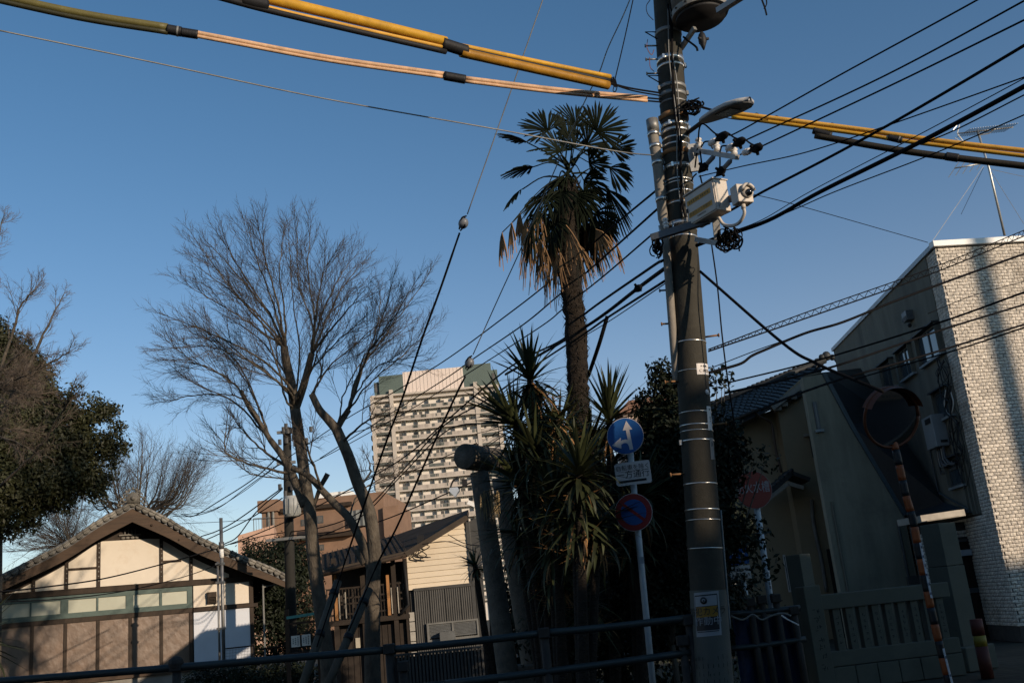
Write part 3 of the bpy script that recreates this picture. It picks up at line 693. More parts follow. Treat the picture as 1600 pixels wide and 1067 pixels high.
for (x0, x1, ya, yb) in ((495, 505, 806, 818), (498, 506, 851, 860), (445, 452, 806, 822), (470, 480, 812, 822)):
    a, b = ap(x0, ya)[0], ap(x1, ya)[0]; o = MB().box(a, b, -.05, 0, ap(x0, yb)[1], ap(x0, ya)[1]).build('window', alum, AP); MB().box(a + .1, b - .1, -.08, -.05, ap(x0, yb)[1] + .1, ap(x0, ya)[1] - .1).build('pane', dkgl, o)
a, b = ap(546, 800)[0], ap(576, 800)[0]
MB().box(a, b, -.3, 0, ap(560, 822)[1], ap(560, 797)[1]).build('bay_window', M('pale_glazing', (.20, .21, .20), .3, bump=0), AP)
for i in range(4): x = a + (b - a) * i / 3; MB().box(x - .08, x + .08, -.38, -.3, ap(560, 822)[1], ap(560, 797)[1]).build('mullion', alum, AP)
a, b = ap(482, 830)[0], ap(540, 830)[0]; MB().box(a, b, -1.0, -.9, ap(510, 832)[1], ap(510, 820)[1]).build('balcony', M('brown_balcony', (.13, .085, .06), .8, bump=0), AP)
for x in (497, 515, 530): u = ap(x, 775)[0]; MB().box(u - .6, u + .6, 2, 4, zt, zt + .7).build('roof_unit', whitetrim, AP)
MB().box(u1 - .01, u1 + 1.5, -.5, 6, 0, zt - 1.5).build('side_bay', bbr, AP)
for x in (424, 431): u = ap(x, 800)[0]; MB().tube([(u, -.9, 0), (u, -.9, z - .2)], .12, 6).build('pipe', M('grey_pipe', (.16, .16, .15), .5), AP)
q = at(372, 850, 85); A2 = Wall(q.x, q.y, 12)
PK = thing('pink_building', 'low pink rendered building left of the brown apartment block', 'building', (A2.x, A2.y, 0), A2.yaw)
ap = A2.pix; u1 = ap(428, 830)[0]; za, zb = ap(375, 836)[1], ap(428, 820)[1]
MB().prism([(0, 0), (u1, 0), (u1, zb), (0, za)], 0, 8).build('wall', pk, PK); MB().box(-.02, .0, 0, 8, 0, za).build('side', pk, PK)
m = MB(); a, z = ap(396, 830); m.box(a, a + .06, 0, .06, z, z + 1.1).box(a + 1.3, a + 1.36, 0, .06, z, z + 1.1).box(a, a + 1.36, 0, .06, z + 1.04, z + 1.1)
for i in range(1, 6): m.box(a + i * .22, a + i * .22 + .03, 0, .06, z, z + 1.05)
m.build('roof_rail', alum, PK)
q = at(1014, 640, 45); RB = thing('brown_roofed_house', 'far house with brown roof peeping over the yucca right of the palm trunk', 'house', (q.x, 45, 0))
z0 = at(1014, 642, 45).z; z1 = at(1010, 625, 45).z
MB().box(-1.2, 1.2, 0, 5, 0, z0).build('wall', M('pink_pale', (.40, .30, .25), .9, bump=0), RB)
MB().prism([(-1.5, z0), (1.5, z0), (.9, z1 + .1), (-.9, z1)], -.3, 5).build('roof', M('brown_roof', (.18, .10, .07), .8, bump=0), RB)

# ------------------------------------------------------------------ siding house in the middle
sidm = M('cream_siding', (0.63, 0.54, 0.41), .7, var=.05, vs=1.5, bump=.1, obj_var=.05)
corr = M('dark_corrugated', (0.045, 0.045, 0.043), .6, var=.3, vs=2, bump=.1, spec=.4)
q = at(640, 900, 24); K = Wall(q.x, q.y, 3)
SD = thing('siding_house', 'house with sunlit cream lap siding above dark corrugated sheets, beside a wooden balcony', 'house', (K.x, K.y, 0), K.yaw)
kp = K.pix
uA = kp(636, 880)[0]; uB = kp(731, 860)[0]; zA = kp(637, 861)[1]; zB = kp(727, 808)[1]; zc = kp(690, 917)[1]
tz = lambda u: zA + (zB - zA) * (u - uA) / (uB - uA)
n = 12; z = zc; dz = (zB - zc) / n
MB().prism([(uA + .02, 0), (uB + .3, 0), (uB + .3, zB - .02), (uA + .02, zA - .02)], .03, .3).build('wall', corr, SD)
for i in range(n):
    za, zb_ = zc + dz * i, zc + dz * (i + 1)
    l0 = uA if za < zA else uA + (za - zA) / (zB - zA) * (uB - uA); l1 = uA if zb_ < zA else uA + (zb_ - zA) / (zB - zA) * (uB - uA)
    if l0 > uB - .05: continue
    m = MB(); k = len(m.v)
    l1 = min(l1, uB - .02)
    m.v += [(l0, -.030, za), (uB, -.030, za), (uB, -.006, zb_), (l1, -.006, zb_), (l0, .03, za), (uB, .03, za), (uB, .03, zb_), (l1, .03, zb_)]
    m.f += [(0, 1, 2, 3), (0, 4, 5, 1), (1, 5, 6, 2), (3, 7, 4, 0), (2, 6, 7, 3)]
    m.build('siding_board', sidm, SD)
MB().box(uB, uB + .08, -.06, .3, 0, zB).build('corner_board', corr, SD)
MB().box(uB + .08, uB + .10, .0, 5, 0, zB - .1).build('side_wall', M('shade_toned_side', (.10, .10, .095), .9), SD)  # side wall toned dark: its shade is put into the colour
MB().beam(K.M @ Vector((uB + .1, -.5, zB + .3)), K.M @ Vector((uB + .5, -.5, zB + .08)), .05, .10).build('white_rafter', whitetrim, SD, world=True)
# dark corrugated sheets
w0, w1 = uA + .12, uB + .12; nsh = 4
for i in range(nsh):
    a = w0 + (w1 - w0) * i / nsh; b = w0 + (w1 - w0) * (i + 1) / nsh - .01; m = MB(); k = 14
    for j in range(k):
        x0 = a + (b - a) * j / k; x1 = a + (b - a) * (j + 1) / k; y0 = -.06 + .018 * (j % 2); y1 = -.06 + .018 * ((j + 1) % 2)
        m.quad((x0, y0, 0), (x1, y1, 0), (x1, y1, zc - .02), (x0, y0, zc - .02))
    m.build('sheet', corr, SD)
MB().box(w0, w1, -.07, -.0, zc - .04, zc + .03).build('flashing', corr, SD)
wl_, wh = kp(669, 1003), kp(748, 962); fr = MB(); x0, x1, z0, z1 = wl_[0], wh[0] - .02, wl_[1], wh[1] - .05
fr.box(x0, x1, -.14, -.07, z0, z0 + .05).box(x0, x1, -.14, -.07, z1 - .04, z1).box(x0, x0 + .05, -.14, -.07, z0 + .05, z1 - .04).box(x1 - .04, x1, -.14, -.07, z0 + .05, z1 - .04).box((x0 + x1) / 2 - .02, (x0 + x1) / 2 + .02, -.14, -.07, z0 + .05, z1 - .04)
wo = fr.build('window', M('pale_sash', (.15, .15, .14), .5), SD)
for i in range(9):
    z = z0 + .08 + i * (z1 - z0 - .14) / 9; MB().prism([(x0 + .05, z), (x1 - .04, z), (x1 - .04, z + .045), (x0 + .05, z + .045)], -.11, -.085).build('shutter_slat', M('shutter_grey', (.10, .105, .105), .5), wo)
MB().box(x1 - .9, x1 - .55, -.35, -.1, z0 + .0, z0 + .2).build('air_vent', M('shutter_grey', (.10, .105, .105), .5), SD)
# roof
dkr = M('dull_metal_roof', (.055, .045, .036), .95, var=.3, vs=2, bump=.1, spec=.05)
a, b, c = at(503, 891, 23.0), at(634, 861, 23.5), at(730, 803, 23.9); a2, b2, c2 = at(503, 866, 27.5), at(617, 836, 27.5), at(732, 796, 26)
r = MB(); dn = Vector((0, 0, -.13))
for p, q_, s_, t_ in ((a, b, b2, a2), (b, c, c2, b2)): r.quad(p, q_, s_, t_); r.quad(p + dn, t_ + dn, s_ + dn, q_ + dn); r.quad(p + dn, q_ + dn, q_, p)
r.quad(c + dn, c2 + dn, c2, c); ro = r.build('roof', dkr, SD, world=True)
for i in range(15):
    f = i / 14; p = a.lerp(b, f); s_ = a2.lerp(b2, f); MB().tube([p + Vector((0, 0, .03)), s_ + Vector((0, 0, .03))], .012, 5).build('seam', dkr, ro, world=True)
MB().tube([a + Vector((0, -.08, -.1)), b + Vector((0, -.08, -.1))], .05, 6).build('gutter', dkwood, SD, True, world=True)
MB().beam(b + Vector((0, -.02, -.08)), c + Vector((0, -.02, -.08)), .05, .12).build('barge_board', dkr, SD, world=True)
# balcony and lower storey to the left
bx0 = kp(512, 950)[0]; bx1 = uA; zf = kp(560, 966)[1]; zr = kp(570, 916)[1]
wdo = M('old_brown_timber', (.028, .021, .016), .85, var=.3, vs=4); lit = M('sun_tinted_timber', (.33, .16, .06), .8, var=.2)  # orange of the battens is sunlight put into the timber colour
MB().box(bx0, bx1, 1.3, 1.5, 0, kp(560, 878)[1]).build('rear_wall', M('dark_rear_wall', (.05, .045, .04), .9), SD)
MB().box(bx0, bx1, -.1, 1.3, zf - .12, zf).build('balcony_floor', wdo, SD, bev=.01)
for x in (524, 568, 617, 636): u = kp(x, 930)[0]; MB().box(u - .05, u + .05, -.08, .02, 0, kp(x, 872)[1]).build('balcony_post', wdo, SD)
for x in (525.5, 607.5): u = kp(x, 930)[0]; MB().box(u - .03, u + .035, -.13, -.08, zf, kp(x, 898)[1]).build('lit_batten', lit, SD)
for z in (zr, zr - .22, zf + .12, (zr + zf) / 2): MB().box(bx0, bx1, -.06, -.02, z - .02, z + .02).build('balcony_rail', wdo, SD)
for i in range(26): u = bx0 + (bx1 - bx0) * i / 26; MB().box(u - .012, u + .012, -.05, -.03, zf, zr).build('baluster', wdo, SD)
pw0 = M('pale_batten', (.34, .31, .26), .8)
for x in (531, 541, 613, 623): u = kp(x, 940)[0]; MB().box(u - .010, u + .010, -.12, -.09, zf + .03, zf + .62).build('white_batten', pw0, SD)
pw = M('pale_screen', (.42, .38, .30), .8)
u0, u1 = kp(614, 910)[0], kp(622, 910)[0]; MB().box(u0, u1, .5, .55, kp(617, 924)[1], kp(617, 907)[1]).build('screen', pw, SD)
u0, u1 = kp(626, 910)[0], kp(636, 910)[0]; MB().box(u0, u1, .5, .55, kp(630, 920)[1], kp(630, 876)[1]).build('screen', M('grey_screen', (.12, .13, .13), .6), SD)
for i in range(14): u = bx0 + (bx1 - bx0) * i / 14; MB().box(u, u + (bx1 - bx0) / 14 - .015, .02, .05, 0, zf - .2).build('lower_board', wdo, SD)
u = kp(643, 900)[0]; MB().tube([(u - .15, -.15, zA - .2), (u - .1, -.15, 1.9), (u - .3, -.15, 1.7)], .035, 6).build('downpipe', blackm, SD, True)
for i in range(7):
    z = .2 + i * .22; MB().box(uA - .03, uA + .09, -.10, -.05, z, z + .20).build('quoin_block', M('pale_block', (.33, .31, .27), .85), SD)
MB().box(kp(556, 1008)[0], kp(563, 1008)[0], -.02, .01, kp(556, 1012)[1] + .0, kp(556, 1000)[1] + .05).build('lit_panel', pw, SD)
# service bracket on the siding with thin cables
sb = MB(); p = K.M @ Vector((kp(660, 868)[0], -.1, kp(660, 845)[1])); sb.box(p.x - .08, p.x + .08, p.y - .1, p.y, p.z - .1, p.z + .12)
for i in range(4): sb.tube(spline([p + Vector((random.uniform(-.1, .1), -.08, -.1 - .12 * j + (.05 if j % 2 else 0))) + Vector((.12 * math.sin(j * 2 + i), 0, 0)) for j in range(4)], 4), .012, 4)
tag(sb.build('service_bracket', blackm), 'dark electrical bracket with drooping leads on the sunlit siding wall', 'bracket')
# ribbed fence behind the railing
q0, q1 = at(620, 1012, 21), at(775, 1010, 21); fz = at(690, 1018, 21).z
rf = thing('ribbed_metal_fence', 'dark ribbed metal sheet fence below the siding house', 'fence', (q0.x, 21, 0)); wF = q1.x - q0.x + .4
for i in range(34): u = wF * i / 34; MB().box(u, u + wF / 34 * .62, -.025, .02, .05, fz).build('rib', corr, rf)
MB().box(-.1, wF, .02, .05, 0, fz - .03).build('backing', blackm, rf); MB().box(-.1, wF, -.04, .06, fz, fz + .04).build('top_rail', corr, rf)

# ------------------------------------------------------------------ stone torii
gran = M('weathered_granite', (0.115, 0.102, 0.082), .9, var=.35, vs=5, bump=.7, bs=45, stain=(.035, .04, .032, .8), stain_s=2.6, dist=.02)
TO = thing('stone_torii', 'weathered round granite torii gate seen from its end, left of the yuccas', 'torii', (-.3, 13.2, 0))
def tpill(b_, t_, r0, r1): m = MB(); m.tube([b_.lerp(t_, i / 6) for i in range(7)], [r0 + (r1 - r0) * i / 6 for i in range(7)], 20); return m
b0 = at(795, 1050, 13); b0 = b0 + (at(747, 745, 13) - b0) * (-.35); t0 = at(749, 738, 13); b0.z = max(b0.z, 0)
b0 = t0 + (at(792.5, 1043, 13) - t0) * ((t0.z) / (t0.z - at(792.5, 1043, 13).z)); tpill(b0, t0, .137, .122).build('pillar', gran, TO, True, world=True)
p1_, p2_ = at(805, 880, 14.6), at(831, 1036, 14.6); dr_ = (p1_ - p2_); b1 = p2_ - dr_ * (p2_.z / dr_.z); t1 = p2_ + dr_ * ((t0.z + .1 - p2_.z) / dr_.z)
tpill(b1, t1, .155, .14).build('pillar', gran, TO, True, world=True)
ea = at(725, 713, 12.75); eb = at(800, 716, 13.9); ax_ = (eb - ea); ax_.z *= .2; ax_.normalize(); ln = 4.2
m = MB(); m.tube([ea, ea + ax_ * .02, ea + ax_ * ln], [.155, .168, .168], 24); m.build('top_beam', gran, TO, True, world=True)
for b_ in (b0, b1): MB().tube([(b_.x, b_.y, 0), (b_.x, b_.y, .32), (b_.x, b_.y, .40)], [.27, .26, .2], 20).build('base_stone', gran, TO, True, world=True)
MB().box(b1.x - .35, b1.x + .4, b1.y - .3, b1.y + .35, 0, .9 - .12).build('plinth', gran, TO, world=True, bev=.02)
# straw fringe cord hung on the pillar
st = MB(); rr = random.Random(2); p = at(765, 770, 12.85)
for i in range(40): q = p + Vector((rr.uniform(-.12, .12), rr.uniform(-.03, .03), rr.uniform(-.05, .05))); st.tube([q, q + Vector((rr.uniform(-.03, .03), 0, -rr.uniform(.12, .35)))], .005, 3)
tag(st.build('straw_fringe', M('dry_straw', (.32, .24, .13), .9)), 'dry straw fringe hanging on the near torii pillar', 'straw')

# ------------------------------------------------------------------ granite shrine fence on the right
grf = M('cut_granite', (0.085, 0.085, 0.066), .85, var=.12, vs=1.5, bump=.25, bs=90, stain=(.045, .045, .036, .5), stain_s=1.2)
grd = M('dark_granite_side', (0.04, 0.04, 0.032), .85, var=.15, vs=2, bump=.2, bs=80)
q = at(1283, 960, 15.0); GF = Wall(q.x, q.y, 10)
gf = thing('stone_shrine_fence', 'grey granite fence with upright square bars between two posts, in front of the grey house', 'fence', (GF.x, GF.y, 0), GF.yaw)
gp_ = GF.pix
uE = gp_(1486, 960)[0]
zt_, zb_ = gp_(1283, 929)[1], gp_(1283, 953)[1]; z1 = gp_(1300, 1017)[1]; z2 = gp_(1290, 1043)[1]
MB().box(0, uE, -.09, .09, zb_, zt_).build('top_rail', grf, gf, bev=.012)
MB().box(0, uE, -.09, .09, z2 + .004, z1).build('lower_rail', grf, gf, bev=.012)
ink = M('engraved_ink', (.02, .02, .02), .9)
for i in range(9):
    u = gp_(1300 + 0, 980)[0] + (uE - .18) * (i + .0) / 9 + .02
    o = MB().box(u, u + .115, -.06, .06, z1 - .01, zb_ + .01).build('bar', grf, gf, bev=.008)
    k = MB(); rr = random.Random(i)
    for j in range(5):
        for s_ in range(4):
            x = u + .04 + rr.uniform(0, .035); z = zb_ - .1 - j * (zb_ - z1 - .15) / 5 - rr.uniform(0, .04); a = rr.choice((0, 1)); k.box(x - (.014 if a else .003), x + (.014 if a else .003), -.062, -.0605, z - (.003 if a else .014), z + (.003 if a else .014))
    k.build('engraving', ink, o)
nb = 6
for i in range(nb): MB().box(uE * i / nb + .004, uE * (i + 1) / nb - .004, -.10, .12, .0, z2 - .004).build('base_stone', grf, gf, bev=.01)
MB().box(uE * 0, uE, -.05, .1, 0, z2 - .02).build('joint_fill', grd, gf)
# low post at the left end of the fence
lp = gp_(1266, 960)[0]; zl_ = gp_(1266, 915)[1]
o = MB().box(-.26, 0.0 - .004, -.13, .17, 0, zl_).build('end_post', grf, gf, bev=.012)
k = MB(); rr = random.Random(5)
for j in range(7):
    for s_ in range(5): x = -.12 + rr.uniform(-.04, .04); z = zl_ - .3 - j * .13 - rr.uniform(0, .07); k.box(x - .018, x + .018, -.132, -.1305, z - .004, z + .004) if s_ % 2 else k.box(x - .004, x + .004, -.132, -.1305, z - .02, z + .02)
k.build('engraving', ink, o)
q = at(1249, 866, 16.6); sp = thing('stone_post', 'square granite post rising behind the left end of the granite fence', 'post', (q.x, 16.6, 0), R_(38))
MB().box(-.16, .12, -.12, .16, 0, q.z).build('shaft', grf, sp, bev=.01)
q = at(1467, 818, 15.9); tp = thing('tall_stone_pillar', 'tall square granite pillar at the right end of the granite fence', 'pillar', (q.x, 15.9, 0), R_(28))
MB().box(-.20, .17, -.16, .2, 1.53, q.z).build('upper_block', grf, tp, bev=.01); MB().box(-.205, .175, -.165, .205, 0, 1.522).build('lower_block', grf, tp, bev=.01)
MB().box(-.34, .30, -.30, .30, 0, .35).build('foot', grf, tp, bev=.02)
bl = at(1542, 1050, 14.5); bo = thing('striped_bollard', 'short red bollard with a yellow band at the foot of the tall stone pillar', 'bollard', (bl.x, 14.5, 0))
redp = M('dull_red', (.09, .02, .012), .6); yel = M('yellow_band', (.26, .18, .02), .5)
for z0, z1, mm in ((0, .42, redp), (.42, .56, yel), (.56, .78, redp)): MB().tube([(0, 0, z0), (0, 0, z1)], .085, 14).build('band' if mm is yel else 'shaft', mm, bo, True)
# ------------------------------------------------------------------ bare trees
bark = M('zelkova_bark', (0.075, 0.063, 0.048), .9, var=.5, vs=7, bump=.9, bs=28, grain=(1, 1, .45), dist=.03, stain=(.13, .115, .09, .55), stain_s=5)
twig = M('twig_bark', (0.06, 0.048, 0.038), .9, var=.2, vs=4, bump=0)
def rnd(r, a): return Vector((r.uniform(-a, a), r.uniform(-a, a), r.uniform(-a, a)))
def twigs(m, r, p, d, L, rad, depth, up=.25, spread=.42):
    """one shoot and its side shoots"""
    n = 4 if depth > 0 else 2; pts = [p]; q = p.copy(); dd = d.copy()
    for i in range(n):
        dd = (dd + rnd(r, .07) + Vector((0, 0, up * .16))).normalized(); q = q + dd * (L / n); pts.append(q)
    m.tube(pts, [rad * (1 - .7 * i / n) for i in range(n + 1)], 3, cap=False)
    if depth > 0:
        k = 6 if depth > 1 else 5
        for i in range(k):
            f = .15 + .82 * i / k + r.uniform(-.05, .05); j = min(int(f * n), n - 1); b = pts[j].lerp(pts[j + 1], f * n - j)
            t = (pts[j + 1] - pts[j]).normalized(); s_ = t.orthogonal(); s_.rotate(Matrix.Rotation(r.uniform(0, 6.28), 3, t)); s_.normalize()
            twigs(m, r, b, (t * 1.0 + s_ * r.uniform(.6, 1.2) * spread).normalized(), L * r.uniform(.38, .6), max(rad * .5, .0028), depth - 1, up, spread * 1.35)
def limb(m, tm, r, pts, r0, r1, side=9, start=.2, L=1.6, depth=2, up=.25, bend=.03, pull=.90, spread=.42):
    pts = [pts[0]] + [pts[0] + (p - pts[0]) * pull for p in pts[1:]]
    P = spline(pts, 6); k = len(P)
    P = [p + (rnd(r, bend * .5) if 0 < i < k - 1 else Vector()) for i, p in enumerate(P)]
    m.tube(P, [r0 + (r1 - r0) * (i / (k - 1)) ** .7 for i in range(k)], 6)
    for i in range(side):
        f = start + (1 - start) * (i + r.random()) / side; j = min(int(f * (k - 1)), k - 2); b = P[j].lerp(P[j + 1], f * (k - 1) - j)
        t = (P[j + 1] - P[j]).normalized(); s_ = t.orthogonal(); s_.rotate(Matrix.Rotation(r.uniform(0, 6.28), 3, t)); s_.normalize()
        twigs(tm, r, b, (t + s_ * r.uniform(.6, 1.2) * spread).normalized(), L * (1.25 - .75 * f) * r.uniform(.75, 1.15), r1 * 1.0, depth, up, spread)
    twigs(tm, r, P[-1], (P[-1] - P[-3]).normalized(), L * .5, r1, depth, up, spread)
Z = lambda X, Y: (240 + X / 2.667, 320 + Y / 2.667)       # reading frame of the crown survey
def px(pts, Y0, Y1=None):
    k = len(pts); Y1 = Y0 if Y1 is None else Y1
    return [at(p[0], p[1], Y0 + (Y1 - Y0) * i / max(1, k - 1)) for i, p in enumerate(pts)]
def bare_tree(name, label, trunk, trunk_r, stub, limbs, Y, seed, L=1.6, base=None, twigm=twig, spread=.42, pull=.86):
    r = random.Random(seed)
    T0 = px(trunk, Y); b = T0[0].copy(); b = Vector((b.x + (T0[0].x - T0[1].x) / max(.1, T0[1].z - T0[0].z) * b.z * .3, b.y, -.05)) if b.z > 0 else b
    t = thing(name, label, 'tree', (b.x, b.y, 0)); Ps = spline([b] + T0, 6); k = len(Ps); tm = MB()
    tm.tube(Ps, [trunk_r[0] + (trunk_r[1] - trunk_r[0]) * (i / (k - 1)) + (.06 * (1 - i / 5) if i < 5 else 0) for i in range(k)], 14)
    lm = MB(); tw = MB()
    for s_ in stub: p = px(s_[0], Y); lm.tube(spline(p, 5), [s_[1] + (s_[2] - s_[1]) * i / (5 * (len(p) - 1)) for i in range(5 * (len(p) - 1) + 1)], 9)
    for l in limbs:
        pts, r0, r1, n = l[:4]; dy = r.uniform(-2.2, 2.2)
        limb(lm, tw, r, px(pts, Y, Y + dy), r0, r1, n, L=L, spread=spread, pull=pull)
    tm.build('trunk', bark, t, True, world=True); lm.build('limbs', bark, t, True, world=True); tw.build('crown', twigm, t, world=True, kind='stuff'); return t
lz = lambda s0, *e: [s0] + [Z(*q) for q in e]
F1 = (461, 636); F2 = (446, 545); F3 = (487, 552); FL = (474, 780)
L1 = []
def add(L_, a, mids, end, r0=.07, n=9): L_.append(([a] + [Z(*q) for q in mids] + [Z(*end)], r0 * .45, .0068, n))
add(L1, F2, [(470, 430), (350, 250)], (255, 95)); add(L1, F2, [(430, 470), (280, 300)], (150, 120)); add(L1, F2, [(440, 520), (260, 400)], (100, 310))
add(L1, F2, [(500, 420), (430, 220)], (370, 60)); add(L1, F2, [(520, 420), (460, 200)], (425, 50)); add(L1, F2, [(480, 450), (380, 320), (270, 190)], (190, 110))
add(L1, F2, [(545, 430), (520, 250)], (540, 80)); add(L1, F2, [(460, 480), (330, 360)], (170, 240))
add(L1, F3, [(700, 450), (760, 320)], (830, 200)); add(L1, F3, [(680, 430), (700, 300)], (720, 190)); add(L1, F3, [(740, 520), (820, 420)], (890, 340)); add(L1, F3, [(720, 480), (790, 330)], (880, 215))
add(L1, F3, [(670, 440), (640, 250)], (650, 60)); add(L1, F3, [(660, 470), (600, 300)], (590, 70), .05)
add(L1, F1, [(610, 560), (580, 350)], (560, 60), .06); add(L1, F1, [(560, 740), (430, 620), (250, 520)], (40, 430), .08, 11); add(L1, F1, [(540, 760), (400, 640), (200, 560)], (20, 560), .07, 11)
add(L1, F1, [(560, 770), (470, 700), (330, 590)], (190, 470), .07, 10); add(L1, F1, [(550, 700), (420, 520)], (300, 440), .06)
add(L1, F1, [(640, 700), (760, 560)], (900, 430), .07); add(L1, F1, [(650, 720), (720, 520)], (800, 380), .06); add(L1, F1, [(545, 800), (480, 560), (400, 400)], (330, 330), .06)
low = (422, 687)
for mids, end in (([(330, 730), (200, 640)], (60, 600)), ([(370, 780), (280, 690), (130, 610)], (30, 540)), ([(300, 790), (120, 770)], (10, 800)), ([(380, 700), (280, 560)], (160, 450)), ([(360, 790), (230, 760)], (90, 690)), ([(420, 800), (330, 640)], (230, 540))):
    add(L1, low, mids, end, .055, 10)
L1.append(([(451, 731), (405, 700), (365, 660)], .04, .012, 7)); L1.append(([(460, 740), (400, 728), (341, 705), (338, 665)], .03, .01, 7)); L1.append(([(470, 760), (440, 745), (380, 738), (362, 712)], .02, .008, 5))
t1 = bare_tree('zelkova_tree', 'large bare zelkova tree with a wide fan of branches left of the tower block',
    [(511, 1030), (500, 945), (490, 870), (484, 800), (478, 760), (470, 700), (461, 640)], (.135, .10),
    [([(461, 640), (455, 600), (446, 560), (444, 541)], .10, .07), ([(461, 640), (475, 600), (487, 552)], .085, .06), ([(477, 790), (462, 755), (445, 718), (422, 687)], .10, .055), ([(422, 687), (405, 660), (391, 640), (376, 610)], .05, .04),
     ([(505, 905), (487, 820), (497, 770), (512, 740)], .02, .05)], L1, 18.5, 11, 1.15, spread=.52, pull=.88)
L2 = []
G1, G2, G3 = (526, 671), (487, 616), (559, 755)
add(L2, G2, [(700, 720), (720, 600)], (780, 480), .05, 6); add(L2, G2, [(740, 660), (860, 560)], (960, 470), .05, 8)
add(L2, (545, 640), [(870, 690), (950, 440)], (960, 310), .06); add(L2, (545, 640), [(860, 680), (960, 540), (1040, 430)], (1175, 240), .065, 10); add(L2, (545, 640), [(880, 620), (940, 520)], (1010, 290), .05)
add(L2, (545, 640), [(900, 740), (1040, 620)], (1175, 500), .05, 10); add(L2, (530, 660), [(860, 760), (960, 640)], (1100, 600), .045, 8); add(L2, (545, 640), [(900, 600), (1000, 460)], (1110, 280), .05)
add(L2, (528, 668), [(800, 760), (900, 600)], (1060, 480), .045, 9); add(L2, G2, [(700, 680), (680, 560)], (740, 420), .035, 6)
L2.append(([(535, 690), (575, 655), (605, 640)], .03, .01, 6)); L2.append(([(562, 757), (580, 735), (576, 712)], .03, .012, 4)); L2.append(([(505, 768), (480, 700), (470, 670)], .03, .012, 5)); L2.append(([(546, 811), (560, 770), (600, 740), (640, 730)], .02, .008, 6))
t2 = bare_tree('zelkova_tree', 'smaller forked bare zelkova tree with mottled trunk in front of the siding house',
    [(582, 1045), (582, 955), (583, 900), (585, 860), (577, 800), (559, 755), (544, 712), (526, 671)], (.15, .095),
    [([(526, 671), (512, 655), (499, 640), (487, 616)], .09, .06), ([(526, 671), (535, 655), (545, 640)], .06, .055), ([(580, 890), (569, 856), (546, 811), (524, 788), (505, 768), (480, 742), (456, 731)], .09, .05),
     ([(570, 880), (562, 868), (558, 858)], .07, .06)], L2, 18.0, 23, 1.0, spread=.52, pull=.88)
# two slanting timber props with rubber collars
propm = M('prop_pole', (.07, .058, .042), .8, var=.25, vs=5, bump=.3)
for (a, b, lab, bands) in (((528, 908, 17.4), (475, 1064, 16.6), 'left slanting timber prop with black collars holding the larger bare tree', (.10, .52)), ((577, 920, 17.4), (513, 1068, 16.6), 'right slanting timber prop with black collars leaning on the forked bare tree', (.12, .5))):
    A_, B_ = at(*a), at(*b); d = (B_ - A_); B2 = A_ + d * ((A_.z + .0) / (A_.z - B_.z)); o = thing('tree_prop', lab, 'tree prop', (B2.x, B2.y, 0), 0, 'timber props under the bare trees')
    MB().tube([A_, B2], .07, 10).build('pole', propm, o, True, world=True)
    for f in bands: p = A_ + d * f; q = A_ + d * (f + .05); MB().tube([p, q], .083, 10).build('collar', blackm, o, True, world=True)
# bare tree behind the hall
L3 = []
for i in range(26):
    r = random.Random(100 + i); ex, ey = r.uniform(120, 322), 0
    ey = 682 + abs(ex - 225) * .45 + r.uniform(-4, 30)
    L3.append(([(205 + r.uniform(-8, 8), 860), (210 + (ex - 210) * .35, 800 + r.uniform(-20, 20)), (210 + (ex - 210) * .75, ey + (860 - ey) * .35), (ex, ey)], .09, .012, 8))
for i in range(14):
    r = random.Random(300 + i); ex = r.uniform(-10, 150); ey = r.uniform(770, 860); L3.append(([(150, 900), (110, 850), (ex, ey)], .06, .012, 9))
bare_tree('bare_tree', 'bare round-crowned tree behind the ridge of the timber hall', [(205, 1000), (205, 900), (205, 850)], (.3, .2), [], L3, 42, 5, 2.2, spread=.75, pull=.9)
L4 = []
for i in range(10):
    r = random.Random(200 + i); a = r.uniform(-.5, .9); Lp = r.uniform(60, 120); x0, y0 = -30 + r.uniform(-20, 20), 640 + r.uniform(-60, 60)
    L4.append(([(x0, y0), (x0 + Lp * .5 * math.cos(a), y0 - Lp * .4 * math.sin(a) - 10), (x0 + Lp * math.cos(a), y0 - Lp * math.sin(a) - 15)], .04, .008, 9))
L4 += [([(-30, 700), (30, 600), (80, 500), (105, 450)], .05, .008, 12), ([(-20, 640), (20, 520), (35, 470), (60, 440)], .04, .008, 10), ([(-40, 500), (-10, 400), (8, 330)], .04, .008, 8), ([(-30, 620), (40, 590), (90, 560), (118, 545)], .04, .008, 9), ([(0, 760), (60, 700), (100, 640), (118, 600)], .03, .008, 9)]
bare_tree('bare_tree', 'pale thin bare tree reaching in from the left edge over the dark evergreen', [(-60, 1010), (-60, 800), (-45, 690), (-30, 640)], (.2, .1), [], L4, 17, 9, .65, spread=.8, pull=.95, twigm=M('pale_twig', (.10, .08, .065), .9, bump=0))

